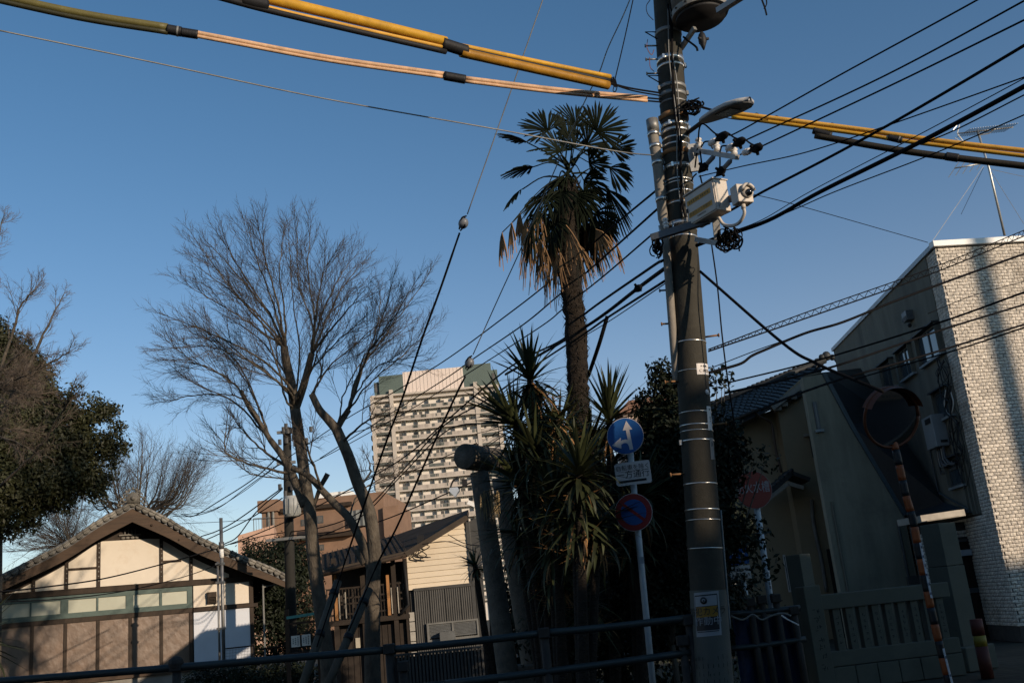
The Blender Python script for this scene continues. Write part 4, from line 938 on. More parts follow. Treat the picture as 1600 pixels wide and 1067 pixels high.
# ------------------------------------------------------------------ leafy crowns
leafg = M('evergreen_leaf', (0.030, 0.032, 0.011), .6, var=.5, vs=1.2, bump=0, spec=.35, backlit=.12)
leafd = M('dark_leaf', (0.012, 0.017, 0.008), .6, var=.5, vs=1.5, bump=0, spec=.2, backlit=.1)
def cloud(m, r, c, R3, n, s, clump=14):
    """leaves gathered in small clumps spread through an ellipsoid, denser at its surface"""
    for k in range(n // clump):
        d = rnd(r, 1)
        while d.length > 1 or d.length < .05: d = rnd(r, 1)
        d = d.normalized() * (d.length ** .45)
        cc = c + Vector((d.x * R3[0], d.y * R3[1], d.z * R3[2])) * (1 + .12 * noise.noise(d * 3 + c)); out = d.normalized(); cs = s * 3.2
        for j in range(clump):
            p = cc + rnd(r, cs); nn = (out + rnd(r, .8) + Vector((0, 0, .3))).normalized(); a = nn.orthogonal().normalized(); a.rotate(Matrix.Rotation(r.uniform(0, 6.28), 3, nn)); b = nn.cross(a); q = s * r.uniform(.6, 1.2)
            m.quad(p - a * q, p + b * q * .45 + nn * q * .1, p + a * q, p - b * q * .45)
def leafy(name, label, cat, Y, blobs, n, s, mat, seed, trunk=None, depth=1.0, group=None, stems=6, hub=None):
    r = random.Random(seed); cs = []
    for (x, y, rp, *e) in blobs: c = at(x, y, Y + (e[0] if e else 0)); cs.append((c, rp * c.y / FPX * 1.02))
    hub_px = hub
    b = trunk if trunk else (blobs[0][0], 1000); bx = at(b[0], b[1], Y)
    t = thing(name, label, cat, (bx.x, Y, 0), 0, group); m = MB(); A_ = sum(x[1] ** 2 for x in cs)
    for c, rad in cs: cloud(m, r, c, (rad, rad * depth, rad), int(n * rad * rad / A_), s)
    m.build('crown', mat, t, world=True, kind='stuff'); tm = MB(); tr = .02 + .035 * max(x[1] for x in cs)
    hub = Vector((bx.x, Y, min(c.z - rd for c, rd in cs) * .8 if min(c.z - rd for c, rd in cs) > .5 else .3)); hub = at(hub_px[0], hub_px[1], Y) if hub_px else hub; tr = min(tr, .16); tm.tube([(bx.x, Y, -.05), hub], [tr * 1.3, tr], 8)
    for c, rad in cs[:14]: tm.tube(spline([hub, hub.lerp(c, .5) + rnd(r, .15 * rad), c], 3), [tr * .6] + [tr * .35] * 5 + [tr * .1], 5)
    tm.build('trunk', bark, t, True, world=True); return t
leafy('evergreen_tree', 'dense dark evergreen tree at the left edge with a bulge reaching over the hall roof', 'tree', 25,
      [(-20, 600, 75), (35, 600, 48), (20, 670, 75), (80, 690, 55), (70, 650, 30), (128, 655, 18), (108, 632, 12), (155, 645, 14), (120, 692, 26), (158, 695, 18), (182, 692, 12), (132, 735, 22), (146, 752, 13), (60, 740, 60), (0, 760, 80), (95, 740, 40), (20, 545, 22), (-10, 525, 26), (45, 565, 16), (60, 605, 10), (75, 620, 10), (150, 628, 8), (172, 640, 9), (98, 622, 8), (185, 668, 8), (176, 715, 10), (192, 700, 6), (168, 745, 9), (155, 768, 10), (135, 762, 12), (100, 785, 12), (28, 575, 12), (118, 612, 6)], 110000, .058, leafg, 1, (0, 1000), hub=(0, 800))
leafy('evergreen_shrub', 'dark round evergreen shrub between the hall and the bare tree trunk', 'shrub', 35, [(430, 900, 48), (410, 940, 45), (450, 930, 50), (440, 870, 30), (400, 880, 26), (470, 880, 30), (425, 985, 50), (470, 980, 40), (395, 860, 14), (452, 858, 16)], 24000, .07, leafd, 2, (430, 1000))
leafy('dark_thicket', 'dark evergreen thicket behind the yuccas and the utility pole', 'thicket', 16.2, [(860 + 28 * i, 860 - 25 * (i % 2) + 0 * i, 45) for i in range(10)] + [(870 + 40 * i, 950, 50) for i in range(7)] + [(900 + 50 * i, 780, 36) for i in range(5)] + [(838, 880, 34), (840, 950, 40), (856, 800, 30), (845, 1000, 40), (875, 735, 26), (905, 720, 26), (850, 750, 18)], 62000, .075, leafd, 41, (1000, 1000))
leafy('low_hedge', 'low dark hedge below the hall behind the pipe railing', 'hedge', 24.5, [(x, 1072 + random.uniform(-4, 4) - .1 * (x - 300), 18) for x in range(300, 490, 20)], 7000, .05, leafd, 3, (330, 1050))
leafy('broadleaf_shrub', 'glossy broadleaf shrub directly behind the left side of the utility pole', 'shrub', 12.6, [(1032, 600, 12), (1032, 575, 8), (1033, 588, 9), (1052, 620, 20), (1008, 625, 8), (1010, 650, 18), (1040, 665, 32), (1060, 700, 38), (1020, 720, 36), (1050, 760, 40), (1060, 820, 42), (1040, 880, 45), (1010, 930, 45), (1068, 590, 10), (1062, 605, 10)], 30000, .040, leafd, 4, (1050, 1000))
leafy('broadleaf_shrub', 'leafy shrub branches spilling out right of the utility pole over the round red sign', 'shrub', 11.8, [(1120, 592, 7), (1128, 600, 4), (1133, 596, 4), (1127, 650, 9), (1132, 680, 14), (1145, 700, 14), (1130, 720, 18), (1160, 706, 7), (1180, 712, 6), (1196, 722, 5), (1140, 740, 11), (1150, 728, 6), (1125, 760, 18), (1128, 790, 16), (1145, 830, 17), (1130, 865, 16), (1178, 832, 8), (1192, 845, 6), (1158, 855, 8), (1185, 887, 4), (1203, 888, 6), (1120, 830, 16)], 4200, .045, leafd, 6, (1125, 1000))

# ------------------------------------------------------------------ fan palm
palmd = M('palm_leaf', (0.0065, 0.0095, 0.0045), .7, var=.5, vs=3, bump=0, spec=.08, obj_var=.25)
palmb = M('dead_palm_leaf', (0.23, 0.135, 0.065), .85, var=.4, vs=4, bump=0, obj_var=.3, backlit=.15)
fibre = M('palm_fibre', (0.022, 0.016, 0.011), .95, var=.5, vs=8, bump=1.0, bs=30, dist=.05, grain=(1, 1, 2.5))
YP = 14.0
tr = px([(908, 690), (905, 640), (903, 600), (900, 520), (893, 450), (887, 380), (888, 320), (889, 290)], YP); r0 = tr[0]
pal = thing('fan_palm', 'tall fan palm with dark fan leaves and brown dead skirt standing above the yuccas', 'palm', (r0.x + .12, YP, 0))
Pp = spline([Vector((r0.x + .12, YP, -.05))] + tr, 8); rg = random.Random(8); k = len(Pp)
MB().tube(Pp, [(.155 + .02 * rg.uniform(-1, 1)) * (1 if i < k - 8 else 1 - .07 * (8 - (k - i))) for i in range(k)], 14).build('trunk', fibre, pal, True, world=True)
sk = MB()
for i in range(1500):
    f = rg.random(); j = min(int(f * (k - 1)), k - 2); c = Pp[j].lerp(Pp[j + 1], f * (k - 1) - j); a = rg.uniform(0, 6.28); o = Vector((math.cos(a), math.sin(a), 0)); t = Vector((-o.y, o.x, 0))
    p = c + o * .14; up_ = (o * .5 + Vector((0, 0, rg.choice((1, 1, -1))))).normalized(); L_ = rg.uniform(.04, .13); sk.quad(p - t * .018, p + t * .018, p + up_ * L_ + o * .02)
sk.build('leaf_base', fibre, pal, world=True, kind='stuff')
crown = at(889, 262, YP)
def fan(m, r, h, d, n, rad, spread=1.75, count=34, droop=.25, wdt=.030, ragged=0.0):
    """a palmate leaf: hub h, middle direction d, plane normal n"""
    d = d.normalized(); n = (n - d * n.dot(d)).normalized(); s_ = d.cross(n)
    for i in range(count):
        a = spread * (2 * (i + .5) / count - 1) + (r.uniform(-.12, .12) if ragged else 0); e = d * math.cos(a) + s_ * math.sin(a); L_ = rad * (1 - .22 * (abs(a) / spread) ** 2) * r.uniform(.9, 1.05) * (1 - ragged * r.random())
        t = n.cross(e).normalized(); fold = n * .010
        dz = Vector((0, 0, -1)); seg = [0, .42, .78, 1.0]; P_ = []
        for f in seg: P_.append(h + e * (L_ * f) + dz * (droop * L_ * f * f * f) + n * (.12 * L_ * f * (1 - f)))
        ws = [.004, L_ * spread / count * .5, wdt * (.36 if not ragged else .7), .002]; ws[1] = min(ws[1], wdt * .8)
        for q in range(3):
            a0, a1 = P_[q], P_[q + 1]; w0, w1 = ws[q], ws[q + 1]
            m.quad(a0 - t * w0, a0 + fold, a1 + fold, a1 - t * w1); m.quad(a0 + fold, a0 + t * w0, a1 + t * w1, a1 + fold)
live = [(856, 205, 48, -.6, -.8, .3, 1.0), (900, 197, 50, .02, -1, .4, 1.0), (932, 206, 52, .75, -.6, .3, 1.0), (824, 223, 52, -.9, -.42, 1.3, .6), (852, 232, 30, -.9, .1, 1.1, 1), (955, 232, 40, 1, -.02, .9, .55), (952, 262, 43, .75, .6, .8, .5),
        (833, 261, 50, -1, .12, 1.35, .7), (816, 296, 40, -.8, .5, 1.25, .7), (949, 296, 68, .38, .92, 1.2, .55), (909, 304, 48, .6, .75, .5, 1.1), (852, 308, 46, -.45, .85, .6, 1.0), (897, 232, 45, .02, -1, .8, 1), (875, 238, 46, -.45, -.8, .7, 1), (868, 252, 28, -.9, -.1, 1, 1),
        (920, 254, 34, .95, .1, 1, .9), (917, 226, 40, .8, -.4, .8, 1), (930, 332, 55, .45, .9, .9, .7), (888, 215, 44, -.15, -.95, .9, 1), (842, 330, 50, -.25, .95, .9, .8), (873, 330, 45, -.1, 1, .8, .9), (905, 335, 50, .3, .95, 1.0, .8), (938, 345, 45, .35, .95, 1.0, .7), (872, 285, 44, -.75, .35, .9, .8), (912, 282, 44, .8, .3, .9, .8), (878, 300, 48, -.4, .9, .8, .9), (898, 305, 50, .1, 1, .7, .9), (862, 345, 52, -.2, .95, .9, .9), (915, 350, 52, .3, .95, .9, .8), (885, 330, 50, .0, 1, .8, .9)]
rg = random.Random(12)
def frond(x, y, rp, dx, dy, tilt, spr, mat, name, droop, ragged=0., cnt=34, w_=.03):
    Yh = YP + rg.uniform(-.55, .55); h = at(x, y, Yh); rad = rp * YP / FPX * (1.18 if dy < .3 else 1.08)
    d = Vector((dx, rg.uniform(-.25, .25), -dy)); n = Vector((math.sin(tilt) * (-dy), -math.cos(tilt), math.sin(tilt) * (-dx) * .5 + .3))
    n = Vector((0, -1, 0)) * math.cos(tilt) + Vector((0, 0, 1)).lerp(Vector((-dy, 0, -dx)), .6).normalized() * math.sin(tilt)
    m = MB(); st_ = crown + Vector((rg.uniform(-.06, .06), rg.uniform(-.06, .06), rg.uniform(-.35, .0) if dy > .4 else rg.uniform(-.1, .1)))
    mid = st_.lerp(h, .5) + Vector((0, 0, .12 if dy > -.2 else .02)); m.tube(spline([st_, mid, h], 4), [.016] * 4 + [.010] * 5, 4); pet = m; m = MB(); pet.build('petiole', palmd, pal, world=True)
    fan(m, rg, h, d, n, rad, 1.75 * spr, int(cnt * (.7 + .3 * spr)), droop, w_, ragged); m.build(name, mat, pal, world=True)
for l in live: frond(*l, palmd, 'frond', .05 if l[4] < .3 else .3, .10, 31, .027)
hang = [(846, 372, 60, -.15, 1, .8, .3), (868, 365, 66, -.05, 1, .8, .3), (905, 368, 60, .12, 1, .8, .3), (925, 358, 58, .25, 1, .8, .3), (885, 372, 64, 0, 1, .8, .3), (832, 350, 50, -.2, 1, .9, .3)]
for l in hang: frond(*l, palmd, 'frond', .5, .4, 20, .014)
dead = [(785, 363, 38, -.1, 1, 1, .28), (813, 332, 46, -.15, 1, 1, .3), (800, 348, 40, -.1, 1, 1, .3), (824, 340, 52, -.2, 1, 1, .35), (836, 352, 55, -.45, .9, 1, .3), (852, 352, 66, -.1, 1, .9, .35), (878, 368, 62, -.15, 1, .9, .35), (914, 352, 60, .28, .95, .9, .4), (931, 358, 50, .45, .88, .9, .4), (963, 378, 42, .2, 1, 1.2, .15), (897, 372, 66, .05, 1, .9, .3), (865, 378, 68, -.25, .97, .8, .3), (845, 330, 62, -.3, .95, .9, .35), (922, 375, 48, .3, .95, .8, .3), (885, 352, 60, 0, 1, .9, .4), (858, 392, 45, -.5, .85, .9, .3), (905, 385, 52, .15, 1, .9, .35), (875, 395, 48, -.3, .95, .9, .3), (940, 350, 55, .3, .95, 1, .3), (832, 365, 62, -.3, .95, .9, .4), (845, 375, 68, -.2, 1, .8, .4), (858, 368, 72, -.05, 1, .8, .45), (822, 345, 40, -.2, 1, 1, .3), (888, 380, 70, -.05, 1, .8, .45), (872, 385, 74, -.15, 1, .8, .4), (900, 378, 62, .1, 1, .8, .45), (918, 368, 60, .25, 1, .8, .4), (932, 362, 58, .3, 1, .8, .35)]
for l in dead: frond(*l, palmb, 'dead_frond', rg.uniform(.35, .7), .55, 22, .011)

# ------------------------------------------------------------------ yuccas
yug = M('yucca_leaf', (0.036, 0.043, 0.016), .55, var=.35, vs=2.5, bump=0, spec=.35, obj_var=.45, backlit=.15)
yub = M('dead_yucca_leaf', (0.25, 0.135, 0.055), .85, var=.4, vs=4, bump=0, obj_var=.45, backlit=.1)
def yleaf(droop, fold, w_, twist=0):
    m = MB(); n = 6
    for i in range(n + 1):
        f = i / n; wd_ = w_ * (math.sin(math.pi * (.12 + .88 * f) ** .8) ** .6 if f < 1 else .02) * (1 - .35 * f)
        a = twist * f; z = f * math.cos(droop * f) ; y = -droop * f * f * .55
        for s_ in (-1, 0, 1): m.v.append((s_ * wd_ * math.cos(a), y + (abs(s_) * wd_ * fold) + s_ * wd_ * math.sin(a), z))
    for i in range(n):
        for j in (0, 1): q = i * 3 + j; m.f.append((q, q + 1, q + 4, q + 3))
    return m
YL = [yleaf(d, f, .029, t).mesh('leaf', yug, True) for d, f, t in ((.05, .5, 0), (.2, .4, .2), (.4, .4, -.2), (.7, .3, .3), (.12, .6, 0), (1.1, .3, .5))]
YD = [yleaf(d, f, .022, t).mesh('leaf', yub, True) for d, f, t in ((.5, .6, .8), (1.0, .5, -1.2), (1.5, .5, 1.6), (1.9, .7, 2.2))]
def rosette(plant, r, c, axis, rad, n, ndead, el0=-.9, el1=1.45):
    inv = ROOTM[plant.name].inverted(); ax = axis.normalized(); X = ax.orthogonal().normalized(); Yv = ax.cross(X)
    for i in range(n + ndead):
        deadf = i >= n; f = i / max(1, n); az = i * 2.39996 + r.uniform(-.2, .2)
        el = (el1 - (el1 - el0) * f ** 1.1 + r.uniform(-.15, .15)) if not deadf else r.uniform(-1.45, -.25)
        d = (X * math.cos(az) + Yv * math.sin(az)) * math.cos(el) + ax * math.sin(el); dn_ = (ax * math.cos(el) - (X * math.cos(az) + Yv * math.sin(az)) * math.sin(el))
        Zv = d.normalized(); Y2 = dn_.normalized(); X2 = Y2.cross(Zv); s_ = rad * r.uniform(.78, 1.1) * (.85 if deadf else 1)
        mt = Matrix((X2, Y2, Zv)).transposed().to_4x4(); wsc = 1.0 if rad > .6 else .8
        mt = mt @ Matrix.Diagonal((wsc * (.8 if deadf else 1), s_ if not deadf else s_ * .8, s_, 1)); mt.translation = c - ax * (.22 * rad * (f if not deadf else r.uniform(.3, 1.3)))
        me = r.choice(YD) if deadf else YL[min(5, int(max(0, (1 - (el + .9) / 2.3)) * 4 + r.uniform(0, 1.6)))]
        inst('leaf', me, plant, mat=inv @ mt)
def yucca(label, Y, heads, seed, base):
    r = random.Random(seed); b = at(base[0], base[1], Y); p = thing('yucca', label, 'yucca', (b.x, Y, 0), 0, 'yuccas round the palm')
    tm = MB()
    for (x, y, dy, rp, n, nd, tilt, *e) in heads:
        c = at(x, y, Y + dy); ax = Vector((tilt, -.15, 1)); tm.tube(spline([Vector((b.x, Y, -.03)), Vector((b.x * .5 + c.x * .5, Y + dy * .5, c.z * .5)), c], 6), [.075 - .003 * i for i in range(13)], 8)
        rosette(p, r, c, ax, rp * (Y + dy) / FPX, n, nd, *e)
    tm.build('stem', fibre, p, True, world=True); return p
yucca('tall yucca with upright tan-green top leaves left of the palm trunk', 11.9, [(828, 588, 0, 84, 70, 90, -.05, -.9, 1.5), (838, 640, .3, 90, 60, 90, -.3, -1.0, .7), (868, 655, .1, 80, 40, 70, .25, -1.0, .9)], 1, (850, 1040))
yucca('wide dark yucca mass covering the torii beam', 11.9, [(806, 660, -.2, 104, 100, 40, -.6, -1.0, 1.3), (838, 705, -.4, 100, 95, 50, -.35, -.9, 1.2)], 2, (860, 1045))
yucca('yucca of long drooping blades hanging over the second torii pillar', 12.1, [(812, 755, -.2, 98, 110, 60, -.6, -1.2, 1.1), (808, 830, .1, 88, 70, 60, -.6, -1.3, .8)], 12, (850, 1048))
yucca('yucca with pale drooping dead blades in the middle of the dark clump', 11.5, [(868, 770, -.3, 102, 115, 50, -.1, -1.1, 1.2), (860, 850, 0, 95, 70, 60, -.2, -1.4, .7)], 13, (870, 1048))
yucca('yucca crown pressed against the lower palm trunk', 12.9, [(872, 690, .0, 100, 95, 60, .0, -.9, 1.2), (920, 700, .2, 90, 80, 40, .3, -.9, 1.2)], 14, (885, 1044))
yucca('yucca with bright green blades reaching in front of the round arrow sign', 10.7, [(905, 735, 0, 92, 110, 45, .1, -.9, 1.35), (898, 800, .1, 104, 60, 80, .0, -1.3, .6), (935, 820, .2, 90, 60, 50, .3, -1.2, .8)], 3, (900, 1050))
yucca('yucca with long upright blades rising between palm trunk and arrow sign', 12.6, [(952, 650, .0, 92, 80, 30, .12, -.5, 1.5), (960, 720, .3, 90, 60, 40, .1, -1.0, .8)], 4, (950, 1040))
yucca('yucca fanning out to the right behind the plate and parking sign', 11.9, [(1000, 775, .0, 88, 80, 30, .25, -.8, 1.3), (985, 830, .3, 80, 50, 50, .2, -1.2, .6)], 5, (990, 1040))
yucca('low yucca with dead leaves hanging behind the pipe railing', 11.6, [(860, 905, 0, 70, 40, 70, -.2, -1.2, .6), (920, 940, .2, 75, 30, 80, .1, -1.3, .5)], 6, (890, 1055))
yucca('yucca tip pointing in from the left edge in front of the timber hall', 13.5, [(-34, 990, 0, 84, 60, 12, .1, -.8, 1.3)], 7, (-34, 1067))
yucca('small yucca leaves behind the stone torii pillars', 15.6, [(742, 882, 0, 38, 40, 6, -.4, -.5, 1.1), (765, 850, .4, 36, 30, 10, -.2, -.8, 1.0)], 8, (770, 1040))
# ivy and dark undergrowth under the yuccas
ug = MB(); r = random.Random(77)
for i in range(26): c = Vector((.25 + i * .09 + r.uniform(-.2, .2), 12.6 + r.uniform(-.3, 1.6), r.uniform(.2, 2.0))); cloud(ug, r, c, (.45, .4, .45), 420, .045)
tag(ug.build('undergrowth', leafd, kind='stuff'), 'dark leafy undergrowth filling the space below the yuccas', 'undergrowth')
# grass
gm = MB(); r = random.Random(5)
for i in range(14000):
    y = r.uniform(10.2, 27); x = r.uniform(-.56, .2) * y; h = r.uniform(.04, .16); a = r.uniform(0, 3.14); dx, dy = math.cos(a) * .008, math.sin(a) * .008
    gm.quad((x - dx, y - dy, -.01), (x + dx, y + dy, -.01), (x + r.uniform(-.05, .05), y + r.uniform(-.05, .05), h))
tag(gm.build('grass', M('winter_grass', (.05, .055, .022), .9, bump=0), kind='stuff'), 'sparse winter grass covering the park ground', 'grass')
# ------------------------------------------------------------------ concrete utility pole
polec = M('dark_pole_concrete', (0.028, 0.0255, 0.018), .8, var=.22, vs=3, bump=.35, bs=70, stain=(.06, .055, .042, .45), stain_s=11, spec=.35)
bandm = M('bright_steel_band', (.62, .60, .56), .28, metal=.9, var=.1)
bandd = M('dull_steel_band', (.22, .22, .21), .5, metal=.5, var=.25)
rust = M('rusty_band', (.22, .115, .05), .8, var=.35, vs=10)
cab = M('black_cable', (.006, .006, .007), .8, var=.2, spec=.08)
cabg = M('grey_wire', (.20, .20, .19), .5, metal=.3)
porc = M('white_porcelain', (.62, .60, .57), .25, var=.05)
PB = Vector((1.53, 10.0, -.05)); PT = Vector((2.30, 10.0, 10.2)); PA = (PT - PB).normalized()
def pc(z): f = (z - PB.z) / (PT.z - PB.z); return PB.lerp(PT, f)
def pr(z): return .178 - .0047 * z
def pz(py):                       # height on the pole axis of an image row
    lo, hi = 0, 10.2
    for _ in range(40):
        m_ = (lo + hi) / 2; c = W2C.transposed() @ (pc(m_) - CAM); y = 533.5 - FPX * c.y / -c.z
        if y > py: lo = m_
        else: hi = m_
    return lo
UP = thing('utility_pole', 'dark concrete utility pole leaning slightly, carrying box, camera, street light arm and transformer', 'utility pole', (PB.x, PB.y, 0))
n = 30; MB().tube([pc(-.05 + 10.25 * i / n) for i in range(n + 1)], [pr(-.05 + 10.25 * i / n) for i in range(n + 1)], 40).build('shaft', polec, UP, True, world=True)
def band(py, h, mat=bandm, extra=.006, name='band', bolt=None, bh=.03):
    z = pz(py); c = pc(z); o = MB().tube([c - PA * h / 2, c - PA * h / 2 + PA * .002, c + PA * h / 2 - PA * .002, c + PA * h / 2], [pr(z) + .001, pr(z) + extra, pr(z) + extra, pr(z) + .001], 40, cap=False).build(name, mat, UP, True, world=True)
    if bolt is not None:
        d = Vector((math.sin(bolt), -math.cos(bolt), 0)); q = c + d * (pr(z) + .02); MB().box(q.x - .012, q.x + .012, q.y - .018, q.y + .018, q.z - bh * .8, q.z + bh * .8).build('band_lug', mat, o, world=True)
    return o
for y, h, mt, b in ((54, .05, bandd, .9), (97, .06, bandm, -.6), (108, .035, bandm, 1.3), (140, .045, bandd, -1.2), (152, .05, bandd, 1.2), (164, .02, bandd, None), (200, .045, bandm, -.5), (209, .04, bandm, 1.0), (221, .02, bandm, None), (231, .02, bandm, None), (265, .05, bandm, -.5), (286, .02, bandm, None), (291, .015, bandm, None), (304, .02, bandm, None), (322, .02, bandm, None), (354, .055, bandm, .2), (362, .02, bandd, None), (374, .022, bandm, None),
                    (537, .016, bandm, None), (582, .010, bandm, None), (646, .010, bandm, None), (666, .014, bandm, None), (675, .010, bandm, None), (690, .016, bandm, -1.3), (757, .014, bandm, None), (797, .014, bandm, None), (813, .010, bandm, None), (857, .010, bandm, None)):
    band(y, h, mt, .005 if h < .03 else .009, bolt=b)
band(185, .06, rust, .012, 'rusty_band', -1.4); band(242, .05, rust, .010, 'rusty_band', -1.4); band(318 + 2, .0 + .012, rust, .006, 'rusty_band')
# perforations of the strap bands
for y in (203, 212, 267, 356):
    z = pz(y); hs = MB()
    for i in range(11):
        a = -1.0 + .2 * i; c = pc(z); d = Vector((math.sin(a), -math.cos(a), 0)); p = c + d * (pr(z) + .0105); t = Vector((d.y, -d.x, 0))
        hs.quad(p - t * .009 - PA * .006, p + t * .009 - PA * .006, p + t * .009 + PA * .006, p - t * .009 + PA * .006)
    hs.build('strap_hole', blackm, UP, world=True)
def cyl_patch(py0, py1, a0, a1, mat, name, off=.006, parent=None, n=10, rnd_=False):
    z0, z1 = pz(py1), pz(py0); m = MB()
    for i in range(n + 1):
        a = a0 + (a1 - a0) * i / n; d = Vector((math.sin(a), -math.cos(a), 0))
        for z in (z0, z1):
            for o in (off, 0): m.v.append(tuple(pc(z) + d * (pr(z) + o)))
    for i in range(n): q = i * 4; m.f += [(q, q + 4, q + 6, q + 2), (q + 2, q + 6, q + 7, q + 3), (q, q + 1, q + 5, q + 4)]
    m.f += [(0, 2, 3, 1), tuple(n * 4 + i for i in (0, 1, 3, 2))]
    return m.build(name, mat, parent or UP, world=True)
def cyl_text(body, size, py, a0, mat, parent, off=.008, vertical=False, sp=1.0):
    t = marks_mb(*body, size, 3) if isinstance(body, tuple) else text_mb(body, size, .002, vertical=vertical); z = pz(py); v = []
    for (x, y, w_) in t.v: a = a0 + x * sp / pr(z); d = Vector((math.sin(a), -math.cos(a), 0)); v.append(tuple(pc(z + w_) + d * (pr(z) + off - y)))
    t.v = v; return t.build('lettering', mat, parent, world=True)
wpl = M('white_plate', (.60, .57, .54), .5, var=.05); gpl = M('grey_plate', (.16, .165, .165), .6, var=.15); inkb = M('black_ink', (.012, .012, .012), .6)
o = cyl_patch(574, 591, .12, 1.15, wpl, 'number_plate'); cyl_text('み 鶴見', .026, 578.5, .62, inkb, o); cyl_text('C 0825', .042, 585.5, .66, inkb, o)
o = cyl_patch(640, 677, .62, 1.02, wpl, 'vertical_plate'); cyl_text((1, 3), .018, 660, .85, inkb, o); cyl_text((1, 1), .026, 645, .85, inkb, o)
o = cyl_patch(689, 722, .66, 1.0, gpl, 'faded_plate'); cyl_text('3', .06, 699, .82, inkb, o)
z = pz(618); a = .78; d = Vector((math.sin(a), -math.cos(a), 0)); p = pc(z) + d * (pr(z)); MB().tube([p, p + d * .006], .028, 14).build('disc_marker', wpl, UP, True, world=True)
# camera notice wrapped round the pole
nw = M('notice_white', (.20, .22, .24), .5, var=.08); ny = M('notice_yellow', (.20, .11, .012), .5); nk = M('notice_black', (.012, .014, .016), .5)
wrap = M('anti_poster_sheet', (.075, .08, .072), .75, var=.12, vs=3, bump=.3, bs=60)
wz = pz(922); MB().tube([pc(0.0), pc(wz / 2), pc(wz)], [pr(0) + .006, pr(1) + .006, pr(wz) + .006], 36, cap=False).build('wrap_sheet', wrap, UP, True, world=True)
nub = MB(); rg = random.Random(3)
for i in range(34):
    for j in range(13):
        z = .04 + j * (wz - .6) / 13; a = -1.5 + i * .09
        if rg.random() < (.8 if i % 3 == 0 else .1): d = Vector((math.sin(a), -math.cos(a), 0)); p = pc(z) + d * (pr(z) + .0095); t = Vector((d.y, -d.x, 0)); h = rg.uniform(.02, .05); nub.quad(p - t * .0025, p + t * .0025, p + t * .0025 + PA * h, p - t * .0025 + PA * h)
nub.build('sheet_slit', blackm, UP, world=True)
o = cyl_patch(924, 992, -1.0, .42, nw, 'camera_notice', .010); o2 = cyl_patch(928, 983, -.95, .32, nk, 'notice_border', .0115, o); cyl_patch(930, 945.5, -.92, .28, nw, 'notice_field', .0125, o)
cyl_patch(946.5, 962.5, -.92, .28, ny, 'notice_band', .0125, o); cyl_text('防犯カメラ', .082, 954.5, -.30, nk, o, .0145, sp=.93); cyl_text('作動中', .085, 969.5, -.25, nw, o, .0145)
z = pz(937); a = -.42; d = Vector((math.sin(a), -math.cos(a), 0)); p = pc(z) + d * (pr(z) + .0126); MB().tube([p, p + d * .002], .034, 20).build('eye_mark', nk, o, True, world=True)
MB().tube([p + d * .002, p + d * .004], .016, 14).build('eye_ring', nw, o, True, world=True); MB().tube([p + d * .004, p + d * .0055], .009, 12).build('eye_pupil', nk, o, True, world=True)
cyl_patch(984.2, 985.4, -.9, .28, nk, 'notice_line', .0128, o)
# thin conduit on the right lower side and ground wire
MB().tube(spline([pc(pz(y)) + Vector((math.sin(1.45), -math.cos(1.45), 0)) * (pr(pz(y)) + .012) for y in (800, 860, 920, 985)], 5), .010, 6).build('ground_wire', M('grey_pvc', (.17, .18, .18), .5), UP, True, world=True)
# step bolts
for y, sd_ in ((452, -1), (530, 1), (594, -1), (667, 1), (738, -1), (72, -1), (93, -1), (115, -1), (504, -1)):
    z = pz(y); c = pc(z); a = c + Vector((sd_ * pr(z) * .97, -.03, 0)); b = a + Vector((sd_ * .13, -.02, .0)); o = MB().tube([a, b], .010, 6).build('step_bolt', rust if y > 500 else bandd, UP, True, world=True); MB().tube([b, b + Vector((sd_ * .012, 0, 0))], .020, 8).build('bolt_head', rust if y > 500 else bandd, o, True, world=True)
for y in (55, 123):                # bent wire loops
    z = pz(y); c = pc(z); a = c + Vector((-pr(z), -.04, .03)); MB().tube([a, a + Vector((-.12, -.02, -.0)), a + Vector((-.0, -.02, -.10))], .008, 5).build('wire_hook', cab, UP, True, world=True)
# vertical cables strapped to the front
for k_, (a0, mt, rd) in enumerate(((-.05, cab, .011), (.05, cab, .009), (-.12, cabg, .006), (.10, cabg, .006))):
    P_ = []
    for i, y in enumerate((20, 60, 100, 140, 180, 215, 250, 290, 330, 350)):
        z = pz(y); a = a0 + .09 * math.sin(i * 1.3 + k_); d = Vector((math.sin(a), -math.cos(a), 0)); P_.append(pc(z) + d * (pr(z) + .025 + .012 * (i % 2)))
    MB().tube(spline(P_, 5), rd, 6).build('strapped_cable', mt, UP, True, world=True)
# conduit riser on the left
rpv = M('weathered_conduit', (.20, .18, .15), .7, var=.25, vs=5, bump=.2)
ris = [at(*q) for q in ((1019, 190, 9.95), (1021, 215, 9.95), (1028, 260, 9.95), (1033, 310, 9.95), (1037, 350, 9.95), (1041, 390, 9.92), (1046, 450, 9.92), (1053, 540, 9.95), (1058, 600, 10.02))]
ro_ = MB().tube(spline(ris, 5), [.058] * 15 + [.055] * 5 + [.042] * 21, 14).build('conduit_riser', rpv, UP, True, world=True)
MB().tube([ris[0] - Vector((0, 0, .12)), ris[0] + Vector((0, 0, .02))], .066, 14).build('riser_cap', bandd, UP, True, world=True)
for y, x in ((210, 1021), (229, 1024), (255, 1028), (312, 1034)): p = at(x, y, 9.95); o = MB().tube([p - Vector((0, 0, .022)), p + Vector((0, 0, .022))], .067, 14).build('riser_clamp', bandm, UP, True, world=True); MB().beam(p, pc(p.z), .03, .03).build('clamp_arm', bandd, o, world=True)
